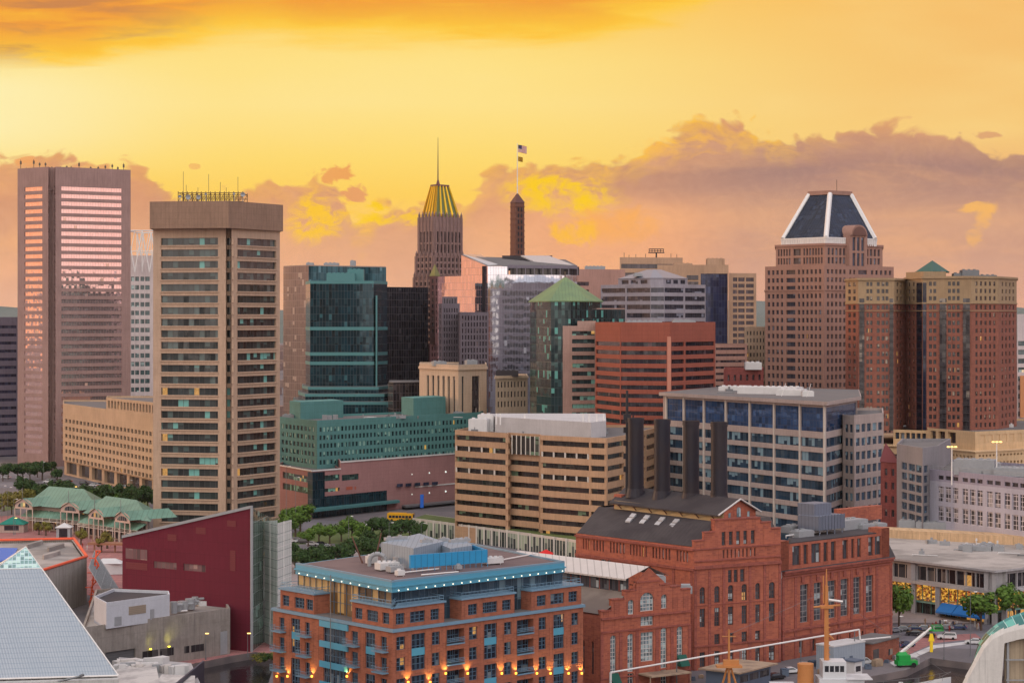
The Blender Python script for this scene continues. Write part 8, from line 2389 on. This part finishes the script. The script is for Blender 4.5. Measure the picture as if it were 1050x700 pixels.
for k, (px, py, m_, lab, ty) in enumerate([(299, 556, cw, 'white car leftmost on the street below the pink mall', 'sedan'), (306, 555.5, csil, 'silver car second from left on the street below the pink mall', 'suv'), (313, 557, cd, 'black car behind the silver one on the street below the mall', 'suv'),
                       (321, 559, cw, 'white car ahead of the black one on the street below the mall', 'sedan'), (329, 559, cd, 'dark car closest to the bright green trees on the street', 'sedan'), (337, 562, csil, 'silver car below the bright green trees', 'sedan'),
                       (467, 545, cred, 'red car at the left foot of the tan terraced block', 'sedan'), (455, 546, cw, 'white car near the mall entrance canopy', 'suv'), (445, 544, cd, 'dark car under the mall entrance canopy', 'sedan')]):
    car(lab, px, py, -.35, m_, ty)
for k in range(14):
    px = rg.uniform(2, 150); car('small car on the street between the plaza trees and the tan low slab', px, 489 + px * .09 + rg.uniform(-1, 2), rg.choice((-.25, 2.9)), rg.choice((cw, cd, csil, cblu)), rg.choice(('sedan', 'suv')), 'cars on the street below the tan low slab')
for k in range(6):
    car('dark car in the row parked along the restaurant block pavement', 926 + k * 11 + rg.uniform(-2, 2), 646.5 - k * .3, 3.0, rg.choice((cd, csil, cblu)), 'sedan', 'cars along the restaurant pavement')
car('white box van in front of the pink mall beside the bright trees', 381, 543, -.3, cw, 'van')
def bus(label, px, py, rz, mat):
    x, y = G(px, py); r = thing('city_bus', label, 'bus', (x, y, 0)); q = MB(); L, W, H = 10.5, 2.5, 3.1
    q.box(x - L/2, y - W/2, .35, x + L/2, y + W/2, H); q.box(x - L/2 + .4, y - W/2 + .3, H, x + L/2 - 3, y + W/2 - .3, H + .25); q.build('body', mat, r)
    for k in range(7):
        for s_ in (-1, 1): g = MB(); xx = x - L/2 + .7 + k * 1.35; yy = y + s_ * (W/2 + .012); g.box(xx, yy - .012, 1.3, xx + 1.15, yy + .012, 2.3); g.build('side_window', gcar, r)
    for s_ in (-1, 1): g = MB(); g.box(x + s_ * (L/2 + .012) - .012, y - 1.1, 1.2, x + s_ * (L/2 + .012) + .012, y + 1.1, 2.6); g.build('windscreen', gcar, r)
    for sx in (-.32, .3):
        for s_ in (-1, 1):
            g = MB(); ring = [(x + L * sx + .48 * math.cos(2 * PI * k / 12), .48 + .48 * math.sin(2 * PI * k / 12)) for k in range(12)]; ya, yb = y + s_ * (W/2 - .3), y + s_ * (W/2 + .03)
            for k in range(12): a_, c_ = ring[k], ring[(k + 1) % 12]; g.poly([(a_[0], ya, a_[1]), (c_[0], ya, c_[1]), (c_[0], yb, c_[1]), (a_[0], yb, a_[1])])
            g.poly([(a_[0], yb, a_[1]) for a_ in ring]); g.build('wheel', tyre, r)
    r.rotation_euler = (0, 0, rz)
bus('yellow bus stopped in front of the pink mall', 411, 534, -.25, cyel)

# ================================================================ people, lamps, kiosks
skin = plain('skin', (150, 110, 90), .7); pcol = [plain('cloth_%s' % n, c, .9) for n, c in (('navy', (40, 44, 64)), ('red', (150, 50, 48)), ('white', (200, 196, 190)), ('grey', (100, 98, 100)), ('tan', (160, 130, 100)))]
def person(label, px, py, ci, rz, group=None, z=0.0):
    x, y = G(px, py); q = MB(); st = .28
    def limb(a, c, r0, r1): q.tube(a, c, r0, 7, r2=r1)
    for s_ in (-1, 1):
        limb((s_ * .1, s_ * st * .4, .04), (s_ * .1, s_ * st * .2, .46), .055, .075); limb((s_ * .1, s_ * st * .2, .46), (s_ * .09, 0, .9), .075, .1)
        limb((s_ * .1, s_ * st * .4 - .1, .04), (s_ * .1, s_ * st * .4 + .14, .04), .045, .05)
        limb((s_ * .21, 0, 1.42), (s_ * .26, -s_ * .08, 1.12), .055, .045); limb((s_ * .26, -s_ * .08, 1.12), (s_ * .24, -s_ * .16, .86), .045, .035)
    limb((0, 0, .86), (0, 0, 1.18), .17, .16); limb((0, 0, 1.18), (0, 0, 1.46), .16, .2); limb((0, 0, 1.46), (0, 0, 1.56), .08, .06)
    i0 = len(q.f); q.ball((0, 0, 1.66), .11, 8, 1, 1.2)
    q.m = [0] * i0 + [1] * (len(q.f) - i0)
    q.v = [(a + x, c + y, d + z) for a, c, d in q.v]
    o = q.build('person', [pcol[ci], skin], origin=(x, y, z)); o.rotation_euler = (0, 0, rz); tag(o, label, 'person', group); return o
rg = random.Random(5)
for k in range(22):
    person('small figure strolling on the brick plaza in front of the market pavilions', rg.uniform(4, 118), rg.uniform(553, 566), rg.randrange(5), rg.uniform(0, 6), 'people on the brick plaza')
for k in range(20):
    person('small figure standing on the pavement outside the restaurant block', rg.uniform(935, 1020), rg.uniform(640, 647), rg.randrange(5), rg.uniform(0, 6), 'people outside the restaurant block')
warm = MATS['warm_lamp'] if 'warm_lamp' in MATS else glow('warm_lamp', (255, 208, 120), 2.2)
def lamp(label, px, py, h, group=None, lit=False, arm=1.2):
    x, y = G(px, py); r = thing('street_lamp', label, 'street lamp', (x, y, 0), group)
    q = MB(); q.cyl(x, y, .2, .14, 0, .8, 8); q.tube((x, y, .8), (x, y, h), .1, 6, r2=.06); q.tube((x, y, h), (x + arm, y, h + .2), .06, 5); q.build('pole', MATS['steel_grey'], r)
    q = MB(); q.obox((x + arm, y), .4, .18, h + .05, h + .25, 0); q.build('lamp_head', warm if lit else MATS['steel_white'], r)
for k, (px, py) in enumerate(((2, 545), (8, 540), (14, 548))): lamp('tall thin pole lamp at the left edge of the brick plaza', px, py, 17 - k * 2, 'tall lamps at the left edge of the plaza')
lamp('tall pale lamp between the tallest left tower and the tan low slab', 44.5, 508, 15, None, False, .4)
lamp('slim lamp rising before the trees left of the pentagonal tower', 132, 522, 12)
lamp('tall white double lamp beside the glass fins, the left one', 293.5, 552, 26, None); lamp('shorter white lamp beside the glass fins', 303, 552, 22)
lamp('grey lamp rising among the bright green trees', 357.5, 562, 11); lamp('grey lamp on the street right of the bright green trees', 399, 566, 10); lamp('slim lamp near the red car below the terraced block', 432, 560, 8)
lamp('lit lamp glowing among trees behind the pavilions', 75, 524, 10, None, True); lamp('lit lamp before the grass roofed building', 445, 590, 7, None, True, .3); lamp('small lit lamp beside the pavilion porch', 15.5, 548, 6, None, True, .3)
lamp('white topped lamp on the promenade beside the crimson building', 254, 673, 5.4, None, True, .3); lamp('white topped lamp before the concrete pavilion', 211, 676, 6, None, True, .3)
lamp('grey lamp at the near end of the restaurant road', 995, 672, 15); lamp('thin lamp at the quay edge near the green lift', 968, 676, 9, None, False, .3); lamp('dark lamp beside the brick shed on the quay', 923, 676, 10, None, False, .3)
def kiosk(label, px, py, w_, d_, h, mat, roofm, rz=0.0):
    x, y = G(px, py); r = thing('kiosk', label, 'kiosk', (x, y, 0)); q = MB(); q.obox((x, y), w_/2, d_/2, 0, h, rz); q.build('body', mat, r)
    q = MB(); f = [(x - w_/2 - .4, y - d_/2 - .4), (x + w_/2 + .4, y - d_/2 - .4), (x + w_/2 + .4, y + d_/2 + .4), (x - w_/2 - .4, y + d_/2 + .4)]; q.frustum(f, h, [(x, y)] * 4, h + w_ * .3, top=False); q.prism(f, h - .2, h, bottom=True); q.build('roof', roofm, r)
    q = MB(); q.box(x - w_*.3, y - d_/2 - .03, .9, x + w_*.3, y - d_/2 + .02, h - .5); q.build('serving_hatch', gcar, r)
kiosk('grey white kiosk standing on the brick plaza', 66, 553, 5, 4, 4.6, MATS['unit_grey'], MATS['unit_white'])
kiosk('teal roofed kiosk tent on the left side of the plaza', 14, 545, 9, 7, 3.2, cwp, plain('teal_tent', (24, 120, 104), .7))
kiosk('green kiosk among the trees below the pink mall', 364, 562, 4, 3, 3.4, plain('green_kiosk', (30, 120, 84), .6), MATS['lawn_green'])
q = MB(); x, y = G(118, 566); q.obox((x, y), 9, 2.2, 2.6, 3.3, -.2)
for sx in (-7, 0, 7): q.obox((x + sx, y), .25, .25, 0, 2.6, 0)
tag(q.build('promenade_shelter', plain('timber_brown', (150, 104, 80), .8), origin=(x, y, 0)), 'long low brown shelter left of the crimson building on the plaza', 'shelter')
q = MB(); x, y = G(560, 574); q.obox((x, y), 1.8, 1.8, 0, 2.2, 0); q.frustum([(x - 2.4, y - 2.4), (x + 2.4, y - 2.4), (x + 2.4, y + 2.4), (x - 2.4, y + 2.4)], 2.2, [(x, y)] * 4, 3.6, top=False)
tag(q.build('red_tent', plain('red_canvas', (206, 30, 30), .7), origin=(x, y, 0)), 'small red tent at the left foot of the power station hall', 'tent')
q = MB(); x, y = G(112, 578, 3); q.obox((x, y), 4, 2.5, 0, 3.4, .3); q.frustum([(x - 4.4, y - 2.8), (x + 4.4, y - 2.8), (x + 4.4, y + 2.8), (x - 4.4, y + 2.8)], 3.4, [(x - 2, y), (x + 2, y), (x + 2, y), (x - 2, y)], 4.8)
tag(q.build('ticket_hut', MATS['unit_white'], origin=(x, y, 0)), 'small white hut beside the wire canopy', 'hut')

# ================================================================ quay: sheds, container, boom lift
def shed(name, label, cat, pa, Da, pb, Db, dep, h, mat, roofm, over=.6, opening=None):
    A, B_ = P2(pa, Da), P2(pb, Db); d_ = (Vector(B_) - Vector(A)).normalized(); n_ = Vector((-d_.y, d_.x)) * dep
    ft = [A, B_, tuple(Vector(B_) + n_), tuple(Vector(A) + n_)]
    c = tuple((Vector(ft[0]) + Vector(ft[2])) / 2); r = thing(name, label, cat, (*c, 0)); q = MB(); q.prism(ft, 0, h); q.build('body', mat, r)
    q = MB(); q.prism(inset(ft, -over), h, h + .3, bottom=True); q.build('roof', roofm, r)
    if opening:
        for (t0, t1, z0, z1, m_) in opening:
            P_, Q_ = Vector(lerp2(A, B_, t0)), Vector(lerp2(A, B_, t1)); e_ = n_.normalized() * .05; q = MB(); q.prism([tuple(P_ - e_), tuple(Q_ - e_), tuple(Q_ + e_), tuple(P_ + e_)], z0, z1, bottom=True); q.build('opening', m_, r)
    return r
blp = plain('slate_blue_paint', (86, 98, 116), .6)
shed('quay_shed', 'slate blue shed with weathered flat roof on the quay below the gabled hall', 'shed', 757, 455, 790, 466, 8, 4.6, blp, MATS['weathered_canopy'], 1.2, [(.05, .3, 2.4, 3.8, gdk), (.35, .62, 2.4, 3.8, gdk), (.67, .95, 2.4, 3.8, gdk)])
shed('storage_container', 'pale grey blue storage container beside the orange mast', 'container', 855, 484, 887, 492, 5, 5.6, plain('container_grey', (150, 160, 172), .6, bands=.6), MATS['unit_white'], .1, [(.1, .35, .2, 3, blp), (.5, .6, .2, 3, blp)])
shed('brick_shed', 'small brown brick shed with flat roof right of the brick annex', 'shed', 894, 494, 922, 505, 7, 4.8, brick('shed_brick', (150, 92, 74), (132, 80, 66)), MATS['roof_grey'], .4, [(.05, .25, .1, 3.4, gdk), (.6, .75, 1.2, 2.6, gdk)])
shed('ticket_cabin', 'small white cabin with blue side on the quay by the white suv', 'cabin', 876, 478, 884, 480, 3, 3.2, MATS['unit_white'], blp, .3, [(.2, .8, 1, 2.2, gcar)])
# boom lift
gl_p = plain('lift_green', (20, 140, 60), .5, k=1.1)
x, y = G(929, 683); r = thing('boom_lift', 'bright green boom lift with raised white arm on the quay', 'boom lift', (x, y, 0))
q = MB(); q.obox((x, y), 2.4, 1.2, .5, 1.5, .2); q.obox((x - .6, y), 1.4, 1.0, 1.5, 2.7, .2); q.frustum([(x - 2.2, y - .8), (x + .4, y - .8), (x + .4, y + .8), (x - 2.2, y + .8)], 2.7, [(x - 1.6, y - .4), (x, y - .4), (x, y + .4), (x - 1.6, y + .4)], 3.4); q.build('chassis', gl_p, r)
for sx in (-1.6, 1.6):
    for sy in (-1.2, 1.2):
        q = MB(); cx, cy = x + sx, y + sy; ring = [(cx + .55 * math.cos(2 * PI * k / 12), .55 + .55 * math.sin(2 * PI * k / 12)) for k in range(12)]
        q.poly([(a_, cy - .2, z_) for a_, z_ in ring]); q.poly([(a_, cy + .2, z_) for a_, z_ in ring])
        for k in range(12): a_, c_ = ring[k], ring[(k + 1) % 12]; q.poly([(a_[0], cy - .2, a_[1]), (c_[0], cy - .2, c_[1]), (c_[0], cy + .2, c_[1]), (a_[0], cy + .2, a_[1])])
        q.build('wheel', tyre, r)
q = MB(); q.tube((x - 1.4, y, 3.0), (x + 4.6, y + 1, 7.6), .42, 6); q.tube((x + 3.6, y + .8, 6.8), (x + 6, y + 1.2, 8.8), .28, 6); q.build('arm', MATS['steel_white'], r)
q = MB(); q.obox((x + 7.4, y + 1.3), 1.3, .8, 8.0, 8.2, .2)
for (a_, c_) in ((-1.2, -.7), (1.2, -.7), (1.2, .7), (-1.2, .7)): q.tube((x + 7.4 + a_, y + 1.3 + c_, 8.2), (x + 7.4 + a_, y + 1.3 + c_, 9.3), .06)
for z in (8.8, 9.3): q.tube((x + 6.2, y + .6, z), (x + 8.6, y + .6, z), .06); q.tube((x + 6.2, y + 2, z), (x + 8.6, y + 2, z), .06)
q.tube((x + 5.4, y + 1.1, 8.2), (x + 6.6, y + 1.3, 8.2), .3); q.build('basket', gl_p, r)
q = MB(); x, y = G(955, 668); q.obox((x, y), .35, .25, .0, 2.6, 0); q.frustum([(x - .7, y - .3), (x + .7, y - .3), (x + .7, y + .3), (x - .7, y + .3)], 2.6, [(x - .3, y - .1), (x + .3, y - .1), (x + .3, y + .1), (x - .3, y + .1)], 4.4)
tag(q.build('yellow_marker', plain('marker_yellow', (226, 190, 30), .6, k=1.1), origin=(x, y, 0)), 'yellow marker standing on the road beside the green lift', 'marker')
for k in range(9):
    q = MB(); x, y = G(640 + k * 3.2, 694); q.cyl(x, y, .2, .16, 0, 1.0, 8); q.ball((x, y, 1.05), .2, 8)
    tag(q.build('bollard', MATS['dark_metal'], origin=(x, y, 0)), 'dark bollard on the quay in front of the gabled brick hall', 'bollard', 'bollards before the gabled hall')

# ================================================================ museum ship with buff masts
buff = plain('buff_paint', (190, 126, 72), .55, var=.12); shw = plain('ship_white', (206, 208, 212), .45, rgb2=(180, 182, 186), scale=.3)
D1 = 436.0
r = thing('museum_ship', 'white ship with tall buff orange masts moored along the bottom edge', 'ship', (X(860, D1), D1, -1.6))
def sx_(px): return X(px, D1)
st_ = [(sx_(735), 3.2, 3.4), (sx_(745), 4.6, 3.4), (sx_(790), 5.2, 3.2), (sx_(850), 5.2, 3.4), (sx_(910), 4.8, 4.2), (sx_(945), 3.4, 5.2), (sx_(965), 1.4, 6.4), (sx_(975), .12, 7.0)]
q = MB()
for (xa, wa, za), (xb, wb, zb2) in zip(st_, st_[1:]):
    for s_ in (-1, 1):
        q.poly([(xa, D1 + s_ * wa * .75, -1.7), (xb, D1 + s_ * wb * .5, -1.7), (xb, D1 + s_ * wb, zb2), (xa, D1 + s_ * wa, za)])
        q.poly([(xa, D1 + s_ * (wa - .2), za - .9), (xb, D1 + s_ * max(.02, wb - .2), zb2 - .9), (xb, D1 + s_ * wb, zb2), (xa, D1 + s_ * wa, za)])
q.poly([(st_[0][0], D1 - 2.4, -1.7), (st_[0][0], D1 + 2.4, -1.7), (st_[0][0], D1 + 3.2, 3.4), (st_[0][0], D1 - 3.2, 3.4)])
q.build('hull', shw, r)
q = MB()
for (xa, wa, za), (xb, wb, zb2) in zip(st_, st_[1:]): q.poly([(xa, D1 - wa * .96, za - .9), (xb, D1 - wb * .96, zb2 - .9), (xb, D1 + wb * .96, zb2 - .9), (xa, D1 + wa * .96, za - .9)])
q.build('deck', plain('ship_deck', (150, 140, 128), .8), r)
q = MB(); q.box(sx_(838), D1 - 3, 2.4, sx_(884), D1 + 3, 7.0); q.box(sx_(842), D1 - 2.4, 7.0, sx_(866), D1 + 2.4, 10.4); q.box(sx_(866), D1 - 3.4, 6.9, sx_(892), D1 + 3.4, 7.1); q.build('deckhouse', shw, r)
for k in range(7): q = MB(); xx = sx_(841 + k * 6); q.box(xx, D1 - 3.05, 4.6, xx + .7, D1 - 2.98, 5.6); q.build('porthole', gcar, r)
for k in range(4): q = MB(); xx = sx_(844 + k * 5.2); q.box(xx, D1 - 2.46, 8.4, xx + .8, D1 - 2.38, 9.6); q.build('bridge_window', gcar, r)
q = MB(); q.cyl(sx_(826), D1, 1.75, 1.6, 2.4, 9.4, 20); q.cyl(sx_(826), D1, 1.66, 1.66, 9.0, 9.7, 20); q.build('funnel', buff, r)
q = MB(); q.box(sx_(790), D1 - 2.6, 2.2, sx_(815), D1 + 2.6, 5.6); q.build('aft_house', shw, r)
# foremast
q = MB(); xm = sx_(847.5); q.tube((xm, D1, 4), (xm, D1, Zp(600, D1)), .62, 10, r2=.38); q.tube((xm, D1, Zp(600, D1)), (xm, D1, Zp(583, D1)), .2, 6, r2=.1)
q.tube((xm - 2.6, D1, Zp(622, D1)), (xm + 2.8, D1, Zp(620, D1)), .25); q.box(xm - 1.3, D1 - .8, Zp(623, D1), xm + 1.3, D1 + .8, Zp(620.5, D1)); q.tube((xm - .6, D1, Zp(590, D1)), (xm - .6, D1, Zp(618, D1)), .14); q.tube((xm + 1.4, D1, Zp(655, D1)), (xm, D1, Zp(648, D1)), .2)
for k in range(12): q.box(xm + .3, D1 - .15, Zp(680 - k * 4.6, D1), xm + .75, D1 + .15, Zp(680 - k * 4.6, D1) + .12)
mst = q.build('mast', buff, r)
q = MB(); q.tube((xm + .4, D1 - .6, Zp(614, D1)), (xm + 3.2, D1 - .6, Zp(616, D1)), .26); q.build('radar_bar', MATS['steel_white'], mst)
# tripod aft mast
q = MB(); xm = sx_(747.5); q.tube((xm, D1, 2), (xm, D1, Zp(645, D1)), .35, 8, r2=.18); q.tube((xm - 2.2, D1 + 1, 2), (xm - .2, D1, Zp(681, D1)), .22); q.tube((xm + 2.6, D1 + 1, 2), (xm + .2, D1, Zp(681, D1)), .22)
q.box(xm - 2.6, D1 - 1.2, Zp(683.5, D1), xm + 2.6, D1 + 1.2, Zp(681.5, D1)); q.box(xm - 1.2, D1 - .6, Zp(681.5, D1), xm + 2, D1 + .6, Zp(676, D1)); q.tube((xm - 1.4, D1, Zp(652, D1)), (xm + 1.4, D1, Zp(652, D1)), .12); q.build('mast', buff, r)
q = MB()
for (xa, wa, za), (xb, wb, zb2) in zip(st_[:-1], st_[1:]):
    for s_ in (-1, 1): q.tube((xa, D1 + s_ * wa, za + 1), (xb, D1 + s_ * wb, zb2 + 1), .05, 4); q.tube((xa, D1 + s_ * wa, za), (xa, D1 + s_ * wa, za + 1), .05, 4)
q.tube((sx_(847.5), D1, Zp(606, D1)), (sx_(973), D1, 7.4), .03, 3); q.tube((sx_(847.5), D1, Zp(606, D1)), (sx_(747.5), D1, Zp(650, D1)), .03, 3)
q.build('rigging', MATS['steel_grey'], r)
for k in range(5): q = MB(); q.cyl(sx_(892 + k * 11), D1 - 1.5 + (k % 2) * 3, .35, .5, 3.2 + k * .25, 4.9 + k * .25, 8); q.build('deck_vent', shw, r)

# ================================================================ clutter on the larger roofs
rg = random.Random(21)
for nm, pa, pb, D0, D1_, z, n in (('white_office_block', 725, 862, 760, 815, Zp(413, 700) + .5, 9), ('terraced_office_block', 476, 632, 752, 790, Zp(441, 766) - .9, 10), ('teal_hotel', 335, 480, 905, 945, Zp(431, 878) - .9, 9),
                                ('restaurant_block', 925, 1075, 590, 635, 14.3, 16), ('long_white_block', 965, 1060, 630, 655, 32.7, 8), ('podium_block', 920, 1050, 885, 905, Zp(440, 862) - .9, 6), ('red_banded_block', 640, 720, 850, 870, Zp(330.5, 826) - .9, 6)):
    root = bpy.data.objects[nm]
    for k in range(n):
        px, D = rg.uniform(pa, pb), rg.uniform(D0, D1_); x, y = P2(px, D); q = MB(); t__ = k % 3
        if t__ == 0: q.obox((x, y), rg.uniform(.6, 1.8), rg.uniform(.5, 1.2), z, z + rg.uniform(.6, 1.5), rg.uniform(-.4, .2)); q.cyl(x, y, .4, .4, z + .5, z + 1.7, 8)
        elif t__ == 1: q.tube((x, y, z + .35), (x + rg.uniform(3, 8), y + rg.uniform(-3, 1), z + .35), .16, 5); q.tube((x, y, z), (x, y, z + .35), .16, 5)
        else: q.cyl(x, y, .22, .22, z, z + rg.uniform(.9, 1.6), 8); q.cyl(x, y, .42, .3, z + .9, z + 1.2, 8)
        q.build(('rooftop_unit', 'roof_pipe', 'roof_vent')[t__], MATS[rg.choice(('unit_grey', 'unit_white', 'steel_grey'))], root)
for k in range(26):
    px, py = rg.uniform(640, 960), 0; px = 700 + k * 9.5; D = 470 + (k % 5) * 3 + max(0, (px - 760)) * .14; x, y = P2(px, D); q = MB(); s_ = rg.uniform(.5, 1.1)
    q.obox((x, y), s_, s_ * .7, .02, s_ * 1.3, rg.uniform(0, 3)); q.obox((x + .1, y), s_ * .8, s_ * .6, s_ * 1.3, s_ * 1.5, rg.uniform(0, 3))
    tag(q.build('quay_crate', MATS[rg.choice(('unit_grey', 'unit_white', 'slate_blue_paint', 'weathered_canopy'))], origin=(x, y, 0)), 'small crate or bin standing on the quay below the brick power station', 'crate', 'crates and bins on the quay')

# ================================================================ far low-rise city beyond the skyline
q = MB(); rg = random.Random(77)
for k in range(900):
    D = rg.uniform(1450, 5200); x = rg.uniform(-.36, .36) * D; w_, d_ = rg.uniform(9, 26), rg.uniform(9, 30); h = rg.choice((6, 8, 9, 11, 14, 22))
    q.obox((x, D), w_, d_, 0, h, .12 * rg.choice((-1, 0, 1)))
o = q.build('far_city', wall('far_city_masonry', (140, 116, 108), (7, 3.4), .3, streak=.3, var=.5)); o['kind'] = 'stuff'; o['label'] = 'low rise city blocks spreading far behind the skyline'

# ================================================================ evening haze in the air
if HAZE > 0:
    q = MB(); q.box(-11000, -800, -4, 11000, 11200, 190)
    m = bpy.data.materials.new('haze_air'); m.use_nodes = True; n = m.node_tree; n.nodes.clear()
    o = n.nodes.new('ShaderNodeOutputMaterial'); v = n.nodes.new('ShaderNodeVolumePrincipled')
    v.inputs['Density'].default_value = HAZE; v.inputs['Color'].default_value = (.82, .84, .95, 1); v.inputs['Anisotropy'].default_value = .2
    n.links.new(v.outputs[0], o.inputs['Volume'])
    h = q.build('haze', m, origin=(0, 0, 0)); h['kind'] = 'stuff'
